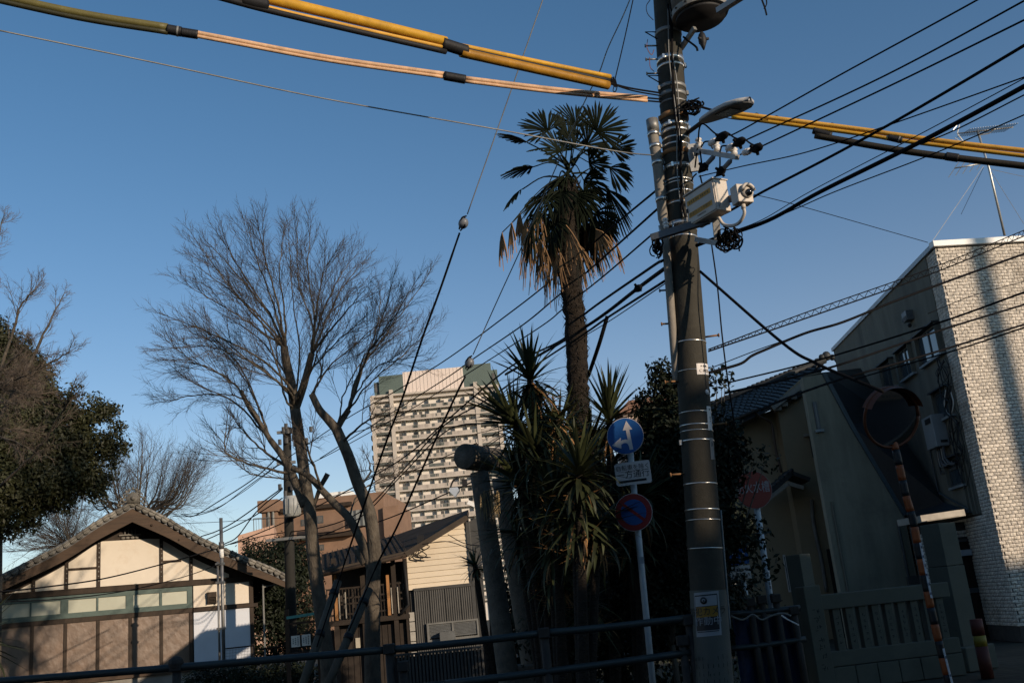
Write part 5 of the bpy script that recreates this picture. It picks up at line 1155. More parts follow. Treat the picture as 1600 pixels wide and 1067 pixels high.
# street light
slm = M('lamp_housing', (.45, .44, .42), .45, var=.06); slk = M('lamp_underside', (.035, .035, .035), .5)
a, b = at(1098, 188, 9.6), at(1172, 156, 8.95); ax_ = (b - a); L_ = ax_.length; ax_.normalize(); sdv = ax_.cross(Vector((0, 0, 1))).normalized(); uv = sdv.cross(ax_)
arm = MB().tube(spline([pc(pz(215)) + Vector((.1, -.05, 0)), at(1085, 200, 9.8), a + ax_ * .08], 5), .024, 8).build('light_arm', blackm, UP, True, world=True)
def lamp_shape(z0, z1, sc=1.0):
    prof = [(0, .05), (.10, .075), (.35, .115), (.65, .14), (.85, .12), (.97, .07), (1.0, .02)]; m = MB()
    for f, w_ in prof:
        for s_ in (-1, -.6, 0, .6, 1):
            zc_ = z1 * (1 - abs(s_) ** 2.2 * .8) if z1 > 0 else z1; m.v.append(tuple(a + ax_ * (f * L_) + sdv * (s_ * w_ * sc) + uv * (zc_ * (.6 + .6 * math.sin(math.pi * f)))))
        for s_ in (1, -1): m.v.append(tuple(a + ax_ * (f * L_) + sdv * (s_ * w_ * sc) + uv * z0))
    k = 7
    for i in range(len(prof) - 1):
        for j in range(k): q = i * k + j; q2 = i * k + (j + 1) % k; m.f.append((q, q2, q2 + k, q + k))
    m.f.append(tuple(range(k))); m.f.append(tuple(range((len(prof) - 1) * k + k - 1, (len(prof) - 1) * k - 1, -1))); return m
SLt = thing('street_light', 'grey flat LED street light head on a short black arm beside the utility pole', 'street light', (a.x, a.y, 0))
lamp_shape(-.02, .055).build('housing', slm, SLt, True, world=True); lamp_shape(-.032, -.012, .93).build('underside', slk, SLt, world=True)
m = MB(); c = a + ax_ * L_ * .55 - uv * .034; m.beam(c - ax_ * .13, c + ax_ * .13, .13, .008, uv); m.build('lens', M('lamp_lens', (.09, .09, .085), .25), SLt, world=True)
# cross arm with insulators
galv2 = M('galvanised_arm', (.34, .34, .33), .5, metal=.4, var=.15)
P1, P2 = at(1082, 234, 9.85), at(1152, 246, 9.1)
XA = thing('insulator_arm', 'galvanised steel arm carrying white porcelain insulators right of the utility pole', 'insulator arm', (P1.x, P1.y, 0))
MB().beam(P1, P2, .05, .05).build('arm', galv2, XA, world=True)
MB().beam(at(1079, 226, 9.9), at(1087, 268, 9.9), .10, .03, (0, 1, 0)).build('bracket', galv2, XA, world=True); MB().beam(at(1086, 236, 9.85), at(1094, 232, 9.75), .03, .12).build('gusset', galv2, XA, world=True)
def insul(p, d, r=.030, L_=.11, mat=porc):
    m = MB(); d = d.normalized(); pts, rr_ = [], []
    for f, q in ((0, .6), (.12, 1), (.22, 1.05), (.30, .7), (.38, .7), (.46, 1.1), (.56, 1.1), (.64, .7), (.74, .95), (.9, .9), (1, .4)): pts.append(p + d * L_ * f); rr_.append(r * q)
    m.tube(pts, rr_, 12); return m
for x, y, Y in ((1091, 232, 9.75), (1118, 236, 9.45), (1145, 242, 9.18)):
    o = insul(at(x, y - 16, Y) + Vector((0, 0, -.0)), Vector((0, 0, -1)), .036, .12).build('insulator', porc, XA, True, world=True); MB().tube([at(x, y - 17, Y), at(x, y + 7, Y)], .010, 6).build('pin', blackm, o, True, world=True)
cover = M('black_cover', (.007, .007, .008), .75, spec=.1)
def sleeve(p, d, L_, r):
    m = MB(); d = d.normalized(); m.tube([p, p + d * L_ * .15, p + d * L_ * .3, p + d * L_ * .55, p + d * L_ * .8, p + d * L_], [r * .3, r, r * 1.25, r * 1.3, r * .7, r * .25], 8)
    q = p + d * L_ * .45; s_ = d.orthogonal().normalized()
    for k in range(3): a_ = s_.copy(); a_.rotate(Matrix.Rotation(k * 2.1, 3, d)); m.tube([q, q + a_ * r * 2.0], [r * .7, r * .4], 6)
    return m
strain = (((1137, 208, 9.05), (1108, 226, 9.4)), ((1164, 217, 8.9), (1135, 234, 9.2)), ((1191, 228, 8.75), (1161, 240, 9.05)))
for i, (s0, s1) in enumerate(strain):
    A_, B_ = at(*s0), at(*s1); d = (B_ - A_); o = thing('strain_insulator', ('first', 'second', 'third')[i] + ' strain insulator with black cover, counted from the utility pole outward along the arm', 'insulator', (B_.x, B_.y, 0), 0, 'strain insulators on the arm')
    sleeve(A_, d, d.length * .68, .035).build('cover', cover, o, True, world=True); insul(A_ + d * .62, d, .032, d.length * .36).build('porcelain', porc, o, True, world=True); MB().tube([A_ + d * .95, B_ + (at(1120 + 16 * i, 240 + 2 * i, 9.4 - .15 * i) - B_) * .5], .008, 5).build('link', blackm, o, True, world=True)
fuse = (((1117, 243, 9.45), (1090, 272, 9.6)), ((1143, 250, 9.15), (1118, 277, 9.35)))
fus_m = M('grey_fuse_body', (.16, .17, .18), .45)
for i, (s0, s1) in enumerate(fuse):
    A_, B_ = at(*s0), at(*s1); d = (B_ - A_); o = thing('fuse_cutout', ('left', 'right')[i] + ' grey and black fuse holder hanging diagonally below the insulator arm', 'fuse holder', (B_.x, B_.y, 0), 0, 'fuse holders below the arm')
    MB().tube([A_, A_ + d * .1, A_ + d * .45], [.012, .026, .024], 10).build('body', fus_m, o, True, world=True); sleeve(A_ + d * .40, d, d.length * .55, .034).build('cover', cover, o, True, world=True)
jw = MB()
for P_ in (((1091, 222, 9.7), (1093, 200, 9.6), (1100, 194, 9.5), (1118, 209, 9.4), (1130, 211, 9.2)), ((1126, 210, 9.2), (1135, 207, 9.1), (1147, 215, 9.05), (1155, 218, 9.0)), ((1164, 218, 8.9), (1172, 224, 8.9), (1180, 228, 8.8)), ((1096, 230, 9.6), (1101, 222, 9.55), (1110, 221, 9.5)), ((1125, 238, 9.3), (1128, 229, 9.3), (1136, 228, 9.25)), ((1094, 236, 9.6), (1096, 252, 9.6), (1097, 262, 9.6)), ((1125, 245, 9.4), (1125, 258, 9.35), (1124, 268, 9.35)), ((1088, 272, 9.6), (1083, 277, 9.8), (1081, 283, 9.9)), ((1118, 276, 9.35), (1110, 283, 9.5), (1100, 290, 9.55)), ((1094, 274, 9.6), (1098, 288, 9.6), (1105, 288, 9.6)),
           ((1090, 232, 9.7), (1088, 245, 9.8), (1086, 262, 9.8))):
    jw.tube(spline([at(*q) for q in P_], 5), .009, 5)
tag(jw.build('jumper_wire', cab, None, True), 'black jumper wires looping between the insulators and fuse holders', 'wire')
# control box
boxm = M('aged_white_box', (.50, .45, .39), .5, var=.07, vs=2, stain=(.36, .30, .22, .4), stain_s=3); yl = M('label_yellow', (.50, .26, .05), .6, var=.15); olive = M('faded_lettering', (.18, .14, .06), .7)
cA, cB, cC = at(1069, 303, 9.55), at(1115, 284.5, 9.15), at(1134.5, 291, 9.42)
hgt = (at(1117, 333, 9.15).z - cB.z) * -1
fx = Vector((cB.x - cA.x, cB.y - cA.y, 0)); fw_ = fx.length; fx.normalize(); yaw_b = math.atan2(fx.y, fx.x); zb0 = (cA.z + cB.z) / 2 - hgt
CB = thing('control_box', 'cream steel control box with two yellow labels mounted on the utility pole', 'control box', (cA.x, cA.y, 0), yaw_b)
dpt = .17
MB().box(0, fw_, 0, dpt, zb0, zb0 + hgt).build('case', boxm, CB, bev=.006); MB().box(.012, fw_ - .012, -.010, -.001, zb0 + .012, zb0 + hgt - .012).build('door', boxm, CB, bev=.004)
MB().box(-.006, fw_ + .012, -.02, dpt + .01, zb0 + hgt, zb0 + hgt + .012).build('lid', boxm, CB, bev=.003)
for i, (z, ht_) in enumerate(((zb0 + hgt * .70, .05), (zb0 + hgt * .30, .05))):
    o = MB().box(fw_ * .08, fw_ * .88, -.013, -.0102, z - ht_ / 2, z + ht_ / 2).build('label', yl, CB); t = text_mb('防犯カメラ作動中', .042, .001) if i else marks_mb(9, 1, .032, 5); t.xf(Matrix.Translation((fw_ * .48, -.014, z))); t.build('lettering', olive, o)
t = marks_mb(7, 1, .017, 6); t.xf(Matrix.Translation((fw_ * .5, -.012, zb0 + hgt * .15))); t.build('lettering', inkb, CB)
MB().box(fw_ * .04, fw_ * .08, -.02, -.01, zb0 + hgt * .42, zb0 + hgt * .55).build('latch', blackm, CB)
MB().box(fw_ - .003, fw_ + .003, .02, .035, zb0 + .03, zb0 + hgt - .03).build('hinge', bandd, CB)
# mounting rail below the box
ra, rb = at(1018, 372, 9.72), at(1108, 344, 9.45); mr_ = MB().beam(ra, rb, .06, .07).build('mounting_rail', M('grey_rail', (.10, .11, .12), .5, .3), UP, world=True)
for x, y in ((1031, 365), (1052, 358)): p = at(x, y - 4, 9.66); MB().tube([p - Vector((0, 0, .1)), p + Vector((0, 0, .06))], .008, 6).build('u_bolt', bandm, mr_, True, world=True)
p = at(1040, 348, 9.75); insul(p + Vector((0, 0, .05)), Vector((0, 0, -1)), .03, .12).build('small_insulator', porc, UP, True, world=True)
# camera
k0 = at(1160, 305, 8.95); CM = thing('security_camera', 'cream square security camera with black dome on a grey bracket right of the control box', 'security camera', (k0.x, k0.y, 0), R_(20))
kz = k0.z; MB().box(-.085, .085, -.05, .07, kz - .09, kz + .095).build('housing', boxm, CM, bev=.008)
MB().tube([(.02, -.05, kz + .012), (.02, -.072, kz + .012)], .062, 24).build('dome_ring', boxm, CM, True); MB().ball((.025, -.075, kz - .003), .036, n=16, m=10).build('dome', M('black_dome', (.01, .01, .012), .08, bump=0, spec=.8), CM, True)
hd = MB(); hd.tube([(.02 + .062 * math.cos(t), -.085, kz + .015 + .062 * math.sin(t)) for t in [i * math.pi / 10 for i in range(11)]], .018, 6); hd.build('sun_shield', boxm, CM, True)
MB().beam(at(1136, 313, 9.35), at(1150, 308, 9.1), .055, .06).build('bracket', M('grey_bracket', (.09, .09, .095), .6), CM, world=True)
MB().tube(spline([at(*q) for q in ((1161, 322, 8.95), (1163, 334, 8.97), (1155, 348, 9.05), (1142, 353, 9.2), (1130, 350, 9.3), (1122, 338, 9.3))], 6), .017, 10).build('flexible_conduit', boxm, CM, True, world=True)
MB().tube([at(1161, 319, 8.95), at(1162, 326, 8.95)], .023, 10).build('gland', boxm, CM, True, world=True)
# support arms below and cable tangle
MB().beam(at(1118, 340, 9.4), at(1122, 378, 9.5), .07, .03, (0, 1, 0)).build('lower_bracket', galv2, UP, world=True); MB().beam(at(1088, 374, 9.75), at(1125, 381, 9.4), .04, .05).build('lower_arm', galv2, UP, world=True)
rg = random.Random(21)
for (lab, cx, cy, rx, ry, nn, Y) in (('tangle of looped black cables below the security camera', 1140, 372, 22, 24, 26, 9.35), ('small knot of black leads at the left end of the mounting rail', 1026, 385, 11, 20, 14, 9.75), ('dense knot of wires where the span wires meet the pole top', 1080, 168, 22, 14, 20, 9.85)):
    tn = MB()
    for i in range(nn):
        x0, y0 = cx + rg.uniform(-rx, rx) * .5, cy + rg.uniform(-ry, ry) * .5; a = rg.uniform(0, 6.28); P_ = []
        for j in range(6): a += rg.uniform(.6, 1.4); P_.append(at(x0 + math.cos(a) * rx * rg.uniform(.3, .6), y0 + math.sin(a) * ry * rg.uniform(.3, .6), Y + rg.uniform(-.12, .12)))
        tn.tube(spline(P_, 5), rg.choice((.005, .007, .010)), 4)
    tag(tn.build('cable_tangle', cab, None, True), lab, 'cable')
# transformer
tf = at(1095, 30, 9.7); TR = thing('pole_transformer', 'grey drum-shaped transformer hung high on the utility pole at the top edge', 'transformer', (tf.x, tf.y, 0))
trm = M('transformer_grey', (.13, .135, .135), .5, .2, var=.15); R0_ = .30; tz0 = tf.z - .0
MB().tube([(tf.x, tf.y, tz0 + .0), (tf.x, tf.y, tz0 + .05)], R0_ * .9, 32).build('base_plate', blackm, TR, True, world=True)
MB().tube([(tf.x, tf.y, tz0 + .045), (tf.x, tf.y, tz0 + .11)], R0_ * 1.03, 36).build('base_ring', M('aged_ring', (.20, .19, .165), .6, .1, var=.3), TR, world=True)
MB().tube([(tf.x, tf.y, tz0 + .11), (tf.x, tf.y, tz0 + .9), (tf.x, tf.y, tz0 + .98)], [R0_ * .97, R0_ * .97, R0_ * .7], 36).build('tank', trm, TR, True, world=True)
bt = MB()
for i in range(14): a = i * .449; bt.tube([(tf.x + R0_ * 1.03 * math.cos(a), tf.y + R0_ * 1.03 * math.sin(a), tz0 + .08), (tf.x + R0_ * 1.07 * math.cos(a), tf.y + R0_ * 1.07 * math.sin(a), tz0 + .08)], .012, 6)
bt.build('rim_bolt', blackm, TR, world=True)
MB().beam(at(1122, 18, 9.3), at(1172, -14, 9.0), .07, .06).build('support_channel', galv2, TR, world=True); MB().beam(pc(pz(82)) + Vector((.12, -.05, 0)), at(1086, 44, 9.7), .04, .05).build('strut', bandd, TR, world=True)
for z in (tz0 + .2, tz0 + .75): MB().beam(pc(z) + Vector((.1, 0, 0)), (tf.x - .2, tf.y, z), .08, .07).build('hanger', bandd, TR, world=True)
sleeve(at(1096, 50, 9.6), Vector((-.03, 0, -1)), .22, .035).build('bushing_cover', blackm, TR, True, world=True); MB().tube(spline([at(1090, 80, 9.6), at(1088, 74, 9.6), at(1078, 66, 9.75), at(1068, 58, 9.85)], 4), .012, 6).build('lead', cab, TR, True, world=True)
hl = MB(); hl.tube(spline([at(*q) for q in ((1188, -8, 9.2), (1192, 4, 9.2), (1195, 12, 9.2), (1198, 24, 9.2))], 4), .010, 4).tube(spline([at(*q) for q in ((1196, -8, 9.2), (1198, 6, 9.2), (1194, 14, 9.2))], 4), .008, 4); tag(hl.build('loose_lead', cab), 'loose wire ends dangling at the top edge right of the transformer', 'wire')
lw = MB()
for P_ in (((1016, 0, 9.9), (1010, 10, 9.85), (1012, 22, 9.85), (1021, 32, 9.9)), ((1012, 62, 9.9), (1011, 75, 9.85), (1018, 86, 9.85), (1022, 78, 9.9)), ((1015, 90, 9.9), (1016, 105, 9.85), (1022, 112, 9.9))): lw.tube(spline([at(*q) for q in P_], 5), .005, 4)
tag(lw.build('thin_lead', M('reddish_lead', (.12, .05, .045), .6)), 'thin reddish leads curling on the left of the pole top', 'wire')

# ------------------------------------------------------------------ span wires and sheaths
def wire(pts, r, label, name='span_wire', mat=None, n=8, sides=5, cat='wire'):
    o = MB().tube(spline(sight(pts), n), r, sides).build(name, mat or cab, None, True); return tag(o, label, cat)
wire([(-20, 44, 7.6), (250, 100, 8.3), (500, 153, 8.9), (780, 203, 9.5), (960, 236, 9.9), (1034, 244, 9.9)], .0075, 'thin grey stay wire crossing the sky in front of the palm crown', mat=cabg)
pinks = M('pink_sheath', (.54, .335, .195), .55, var=.22, vs=6, stain=(.25, .16, .09, .6), stain_s=5); oliv = M('olive_sheath', (.11, .095, .03), .5, var=.15, vs=5); amb = M('amber_sheath', (.48, .26, .022), .5, var=.2, vs=5, bump=.3, bs=12, stain=(.20, .11, .02, .6), stain_s=4); amd = M('dark_amber_sheath', (.30, .145, .012), .5, var=.25, vs=5, stain=(.12, .06, .01, .6), stain_s=4)
def sheath(name, label, parts):
    p0 = at(*parts[0][1][0]); o = thing(name, label, 'cable guard', (p0.x, p0.y, 0))
    for pn, pts, r, mt, dz in parts: MB().tube([p + Vector((0, 0, dz)) for p in spline(sight(pts), 10)], r, 10).build(pn, mt, o, True, world=True)
    return o
Yw = lambda x: 8.2 + 1.75 * max(-50, x) / 1035
L_1 = [(-40, -12), (125, 24), (262, 46)]; L_2 = [(304, 53), (340, 60), (515, 92.5), (694, 118)]; L_3 = [(726, 124.5), (870, 142), (1011, 155)]
w3 = lambda l: [(x, y, Yw(x)) for x, y in l]
sheath('pink_cable_guard', 'pale pink double cable guard with two black joints crossing the sky to the pole', [
    ('tube', w3(L_1), .040, oliv, .018), ('tube', w3(L_1), .026, M('dark_olive_sheath', (.03, .028, .012), .5), -.035), ('tube', w3(L_2), .024, pinks, .016), ('tube', w3(L_2), .018, pinks, -.022), ('tube', w3(L_3), .024, pinks, .016), ('tube', w3(L_3), .018, pinks, -.022),
    ('joint', w3([(261, 46), (283, 50)]), .050, blackm, 0), ('joint', w3([(283, 50.5), (309, 54.5)]), .046, blackm, 0), ('joint_ring', w3([(276, 49), (279, 49.5)]), .053, cabg, 0), ('joint', w3([(694, 118.5), (727, 124.5)]), .048, blackm, 0), ('joint_ring', w3([(702, 120), (704.5, 120.4)]), .045, cabg, 0), ('core_wire', w3([(1005, 154), (1040, 157)]), .009, cab, .01), ('core_wire', w3([(1005, 156), (1040, 159)]), .009, cab, -.01)])
Yy = lambda x: 6.9 + 3.0 * (x - 372) / 650
wy = lambda l: [(x, y, Yy(x)) for x, y in l]
sheath('yellow_cable_guard', 'thick amber yellow cable guard slanting from the top edge towards the pole top', [
    ('tube', wy([(340, -24), (415, -3), (540, 27), (696, 65)]), .047, amb, .0), ('tube', wy([(330, -16), (415, 9), (540, 38), (696, 73)]), .018, M('bright_amber', (.55, .30, .05), .4), -.012), ('tube', wy([(330, -10), (415, 13), (540, 43), (696, 79)]), .026, blackm, -.015),
    ('tube', wy([(720, 80), (840, 107), (950, 131.5)]), .048, amd, -.015), ('tube', wy([(720, 76), (840, 101), (954, 124)]), .026, amb, .03), ('tube', wy([(715, 76), (840, 104), (952, 127)]), .024, blackm, .008),
    ('joint', wy([(374, -4), (414, 6)]), .058, blackm, -.01), ('joint', wy([(690, 68), (712, 75), (728, 80)]), .060, blackm, 0), ('core_wire', wy([(950, 129), (985, 138), (1035, 146)]), .010, cab, 0), ('core_wire', wy([(955, 130), (990, 141), (1035, 149)]), .008, cab, -.01)])
kn = MB()
for i in range(7): rg = random.Random(i); kn.tube(spline([at(957 + rg.uniform(-5, 7), 127 + rg.uniform(-8, 10), 9.6) for _ in range(5)], 4), .006, 4)
kn.tube(spline(sight([(960, 132, 9.6), (958, 142, 9.6), (962, 143, 9.6), (965, 133, 9.6)]), 4), .006, 4); tag(kn.build('wire_knot', cab), 'black wire knot at the pole end of the amber cable guard', 'wire')
wire([(990, -4, 9.5), (976, 60, 9.6), (961, 124, 9.65)], .0065, 'black wire dropping from the top edge to the end of the amber cable guard')
Yr = lambda x: 9.9 - .9 * (x - 1070) / 530
wr = lambda l: [(x, y, Yr(x)) for x, y in l]
sheath('yellow_cable_guard', 'double amber cable guard with a dark lower tube, from street light to right edge', [
    ('tube', wr([(1143, 178.5), (1250, 192), (1357, 206), (1399, 212.5), (1500, 226), (1640, 242)]), .025, M('bright_amber', (.80, .50, .16), .4), .014), ('tube', wr([(1143, 180.5), (1250, 194.5), (1357, 209), (1399, 216), (1500, 229), (1640, 246)]), .021, amb, -.018),
    ('tube', wr([(1272, 205), (1380, 224), (1470, 237), (1640, 257)]), .034, M('brown_black_sheath', (.025, .02, .012), .5), -.05), ('tube', wr([(1400, 226), (1470, 236), (1640, 256)]), .018, amd, -.045),
    ('joint', wr([(1270, 200), (1298, 208)]), .036, blackm, -.03), ('joint', wr([(1388, 214), (1410, 219)]), .034, blackm, -.005), ('joint_ring', wr([(1404, 217.5), (1406, 218)]), .037, cabg, -.005), ('joint', wr([(1476, 237), (1496, 240)]), .042, blackm, -.05), ('core_wire', wr([(1075, 157), (1100, 168), (1150, 181)]), .009, cab, 0), ('core_wire', wr([(1075, 162), (1110, 172), (1150, 183)]), .009, cab, 0)])
cl_ = MB()
for x in (1182, 1213, 1247, 1300): p = at(x, 178.5 + (x - 1143) * .131 - 4, Yr(x)); cl_.tube([p + Vector((.03 * math.cos(t), 0, .03 * math.sin(t) - .01)) for t in [i * .7 for i in range(9)]], .004, 4)
tag(cl_.build('spiral_tie', cab), 'thin spiral ties along the amber cable guard beside the street light', 'wire')
wire([(-0 + 1110, 178, 9.7), (1150, 187, 9.4), (1200, 188, 9.0)], .005, 'short thin wire under the street light head')
RW = [([(1640, -66), (1528, 0), (1310, 119), (1160, 203), (1137, 212)], .0085, 'uppermost span wire leaving the first insulator towards the upper right corner'),
      ([(1640, -22), (1600, 2), (1380, 120), (1166, 219)], .0085, 'second span wire leaving the insulator arm towards the upper right'),
      ([(1640, 12), (1600, 32), (1400, 130), (1190, 229)], .0085, 'third span wire leaving the outermost insulator towards the upper right'),
      ([(1640, 46), (1600, 72), (1420, 178), (1300, 244), (1194, 299), (1140, 330), (1095, 350)], .014, 'thick span wire passing just right of the security camera'),
      ([(1640, 106), (1600, 121), (1385, 197), (1260, 238), (1160, 260), (1092, 276)], .006, 'thin span wire sagging below the amber guard from the fuse holders'),
      ([(1640, 112), (1600, 136), (1441, 221), (1284, 299), (1200, 345), (1120, 372), (1088, 384)], .021, 'heaviest black bundled span cable rising to the right edge'),
      ([(1640, 100), (1600, 123), (1430, 214), (1267, 299), (1190, 344), (1130, 366)], .0045, 'hair-thin span wire just above the heaviest bundled cable'),
      ([(1640, 160), (1600, 180), (1455, 242), (1309, 298), (1240, 328), (1150, 366)], .0055, 'thin span wire just below the heaviest bundled cable'),
      ([(1640, 130), (1600, 149), (1500, 200), (1441, 225)], .006, 'thin wire joining the heaviest bundled cable near the right edge'),
      ([(1170, 302), (1250, 322), (1450, 379)], .0045, 'hair-thin wire from the camera down to the corner of the brick building'),
      ([(1640, 385), (1600, 397), (1480, 440), (1397, 471), (1318, 503), (1260, 520), (1197, 546), (1175, 556), (1160, 567), (1135, 575), (1108, 582)], .016, 'wavy black cable from the lower pole across the brick building corner'),
      ([(1300, 508), (1197, 542), (1116, 573)], .005, 'thin wire just above the wavy black cable'),
      ([(1640, 445), (1600, 457), (1465, 505), (1274, 564), (1137, 598)], .008, 'thin span wire skimming the ridge of the beige house roof'),
      ([(1640, 463), (1600, 476), (1482, 512), (1400, 540), (1308, 571), (1210, 597), (1133, 614)], .014, 'thick span wire crossing the brick front above the middle'),
      ([(1640, 495), (1600, 507), (1475, 546), (1400, 568), (1315, 592), (1230, 622), (1190, 640)], .014, 'lowest thick span wire crossing the brick front'),
      ([(1640, 500), (1600, 512), (1500, 545), (1400, 574), (1330, 594)], .006, 'thin wire just below the lowest thick span wire'),
      ([(1640, 430), (1600, 440), (1520, 462), (1450, 490)], .005, 'thin wire above the middle of the brick front'),
      ([(1094, 424), (1222, 535), (1274, 567), (1329, 591), (1380, 612)], .015, 'dark stay cable slanting down from the pole to the traffic mirror')]
for l, r, lab in RW:
    wall_hit = 'brick' in lab; YY = (lambda x: 9.9 - 3.2 * (x - 1070) / 530) if not wall_hit else (lambda x: 10 + 3.0 * (x - 1070) / 530)
    wire([(x, y, YY(x)) for x, y in l], r, lab)
# lattice: two strands with a spiral between
YYl = lambda x: 10 + 3.0 * (x - 1070) / 530
up_ = sight([(x, y, YYl(x)) for x, y in ((1107, 546), (1260, 488), (1450, 421), (1600, 360), (1640, 342))]); lo_ = sight([(x, y, YYl(x)) for x, y in ((1107, 549), (1260, 497), (1450, 430), (1600, 369), (1640, 350))])
U_, D_ = spline(up_, 14), spline(lo_, 14); lt_ = thing('spiral_hanger_cable', 'pair of thin cables laced together by a spiral tie from pole to brick building', 'cable', (U_[0].x, U_[0].y, 0))
MB().tube(U_, .007, 5).build('strand', cab, lt_, True, world=True); MB().tube(D_, .009, 5).build('strand', cab, lt_, True, world=True)
z_ = []
for i in range(len(U_) - 1): z_ += [U_[i], D_[i].lerp(D_[i + 1], .6)]
MB().tube(z_, .0045, 4).build('spiral_tie', cab, lt_, True, world=True)
wire([(1112, 382, 9.8), (1121, 447, 9.7), (1128, 520, 9.7), (1135, 578, 9.7), (1141, 618, 9.7), (1149, 672, 9.7)], .008, 'thin cable hanging straight down beside the right of the pole')
# wires on the lower left
Yl = lambda x: 9.9 + max(0, (1030 - x)) * .020
LW = [([(1024, 299), (948, 362), (853, 445), (790, 494), (700, 560), (620, 610), (540, 655), (440, 722), (387, 760), (340, 794), (300, 806), (270, 806)], .012, 'upper black cable passing behind the palm crown down to the lower left'),
      ([(1027, 327), (914, 428), (870, 464), (818, 507), (742, 559), (700, 589), (620, 640), (500, 716)], .012, 'second black cable from the riser passing behind the palm trunk'),
      ([(1016, 369), (945, 430), (905, 462), (877, 485), (835, 517), (700, 603), (620, 652), (480, 726), (441, 724), (380, 768), (330, 797), (282, 804)], .010, 'third black cable, thin, passing behind the palm trunk'),
      ([(1036, 407), (1013, 421), (911, 493), (880, 530), (795, 575), (700, 655), (620, 722), (492, 793), (416, 828), (352, 852), (314, 862)], .015, 'fourth black cable, thick, sweeping from the pole to the notice frame side'),
      ([(1044, 416), (995, 452), (950, 487), (915, 511), (860, 545), (790, 585)], .021, 'thickest bundled cable with a splice bulge left of the pole'),
      ([(1044, 436), (950, 496), (914, 521), (850, 562), (760, 625), (690, 668), (620, 745), (567, 797), (505, 823), (422, 835), (360, 850)], .014, 'lowest black cable left of the pole'),
      ([(1044, 440), (955, 500), (905, 530)], .006, 'thin wire just below the lowest black cable'),
      ([(780, 660), (700, 672), (625, 745), (560, 810), (470, 850)], .010, 'black cable drooping across the lower tower block'),
      ([(745, 692), (680, 720), (620, 745), (540, 770), (455, 790)], .007, 'thin drooping cable in front of the tower block'),
      ([(760, 742), (700, 770), (600, 812), (520, 834), (456, 836)], .010, 'cable crossing in front of the brown apartment block'),
      ([(447, 700), (400, 745), (340, 784), (302, 806), (284, 803)], .012, 'first drooping cable left of the far pole'),
      ([(441, 762), (371, 812), (340, 829), (314, 838)], .013, 'second drooping cable left of the far pole'),
      ([(441, 764), (400, 800), (371, 838), (350, 850)], .013, 'third drooping cable left of the far pole'),
      ([(441, 778), (390, 810), (340, 835), (322, 843)], .012, 'fourth drooping cable left of the far pole'),
      ([(280, 818), (345, 815), (420, 810), (460, 808)], .006, 'nearly level thin wire above the right slope of the hall roof'),
      ([(0, 924), (60, 918), (160, 904), (250, 882), (340, 857)], .010, 'dark wire sagging in front of the plaster gable'),
      ([(0, 940), (100, 935), (200, 922), (290, 900), (345, 880)], .007, 'thin tan wire sagging in front of the clerestory'),
      ([(700, 835), (730, 850), (780, 853)], .006, 'thin wire in front of the siding wall'), ([(660, 850), (700, 846), (745, 862)], .006, 'thin upper wire in front of the siding wall')]
for i, (l, r, lab) in enumerate(LW):
    near = i in (15, 16); YY = lambda x: 9.9 + max(0, 1035 - x) * .0345
    wire([(x, y, YY(x) if not near else 16 + x * .03) for x, y in l], r * (1.5 if near or i > 6 else 1.15), lab)
b_ = sleeve(at(1003, 446, 9.95), at(990, 456, 9.95) - at(1003, 446, 9.95), .12, .03); tag(b_.build('cable_splice', cab, None, True), 'black splice bulge on the thickest cable left of the pole', 'cable splice')
for i, (x, y) in enumerate(((794, 491), (818, 508), (719, 548))): p = at(x, y, Yl(x) - 1.5 + (1030 - x) * -.002)
wire([(949, 494, 12.8), (936, 538, 13.0), (919, 588, 13.6)], .028, 'thick dark tube dropping from the bundled cable behind the palm trunk', name='drop_tube', cat='tube')
# guy wires with ball insulators
ball_m = M('grey_porcelain', (.13, .14, .155), .35, var=.1)
for i, (upper, bp_, lower, lab) in enumerate((([(1000, -430, 10.1), (930, -230, 10.2), (848, 0, 10.6), (785, 180, 11.1), (730, 335, 11.6)], (724, 349, 11.65), [(718, 364, 11.7), (687, 454, 12.2), (661, 525, 12.6), (627, 627, 13.2), (607, 680, 13.6), (576, 768, 14.2), (548, 850, 14.8), (495, 1010, 16)], 'left guy wire with grey ball insulator high above the tower block'),
        ([(1075, -300, 10.1), (1030, -130, 10.2), (984, 0, 10.4), (951, 73, 10.6), (936, 114, 10.7), (914, 158, 10.9), (883, 228, 11.2), (819, 377, 11.8), (779, 465, 12.2), (739, 554, 12.7)], (733.5, 567, 12.75), [(727, 588, 12.8), (711, 620, 13.0), (664, 723, 13.6), (621, 821, 14.2), (590, 880, 14.6), (545, 985, 15.4)], 'guy wire passing in front of the palm, its ball insulator over the tower block'))):
    g0 = at(*bp_); o = thing('guy_wire', lab, 'guy wire', (g0.x, g0.y, 0), 0, 'guy wires with ball insulators')
    MB().tube(spline(sight(upper), 8), .0075, 5).build('upper_wire', cabg, o, True, world=True); MB().tube(spline(sight(lower), 8), [.013] * 3 + [.015] * (8 * (len(lower) - 1) - 10) + [.011] * 8, 5).build('lower_wire', cab, o, True, world=True)
    d = (sight(upper)[-1] - sight(lower)[0]).normalized(); s_ = d.cross(Vector((0, 1, 0))).normalized()
    bm = MB(); bm.ball((0, 0, 0), .066, .95, .95, 1.1, 16, 10); q_ = d.to_track_quat('Z', 'Y').to_matrix().to_4x4(); q_.translation = g0; bm.xf(q_); bo = bm.build('ball_insulator', ball_m, o, True, world=True)
    for sg in (-1, 1): MB().tube(spline([g0 + d * .10 * sg, g0 + s_ * .035 * sg + d * .03 * sg - Vector((0, .05, 0)), g0 - d * .09 * sg + s_ * .02], 4), .010, 6).build('wire_eye', cab, bo, True, world=True)
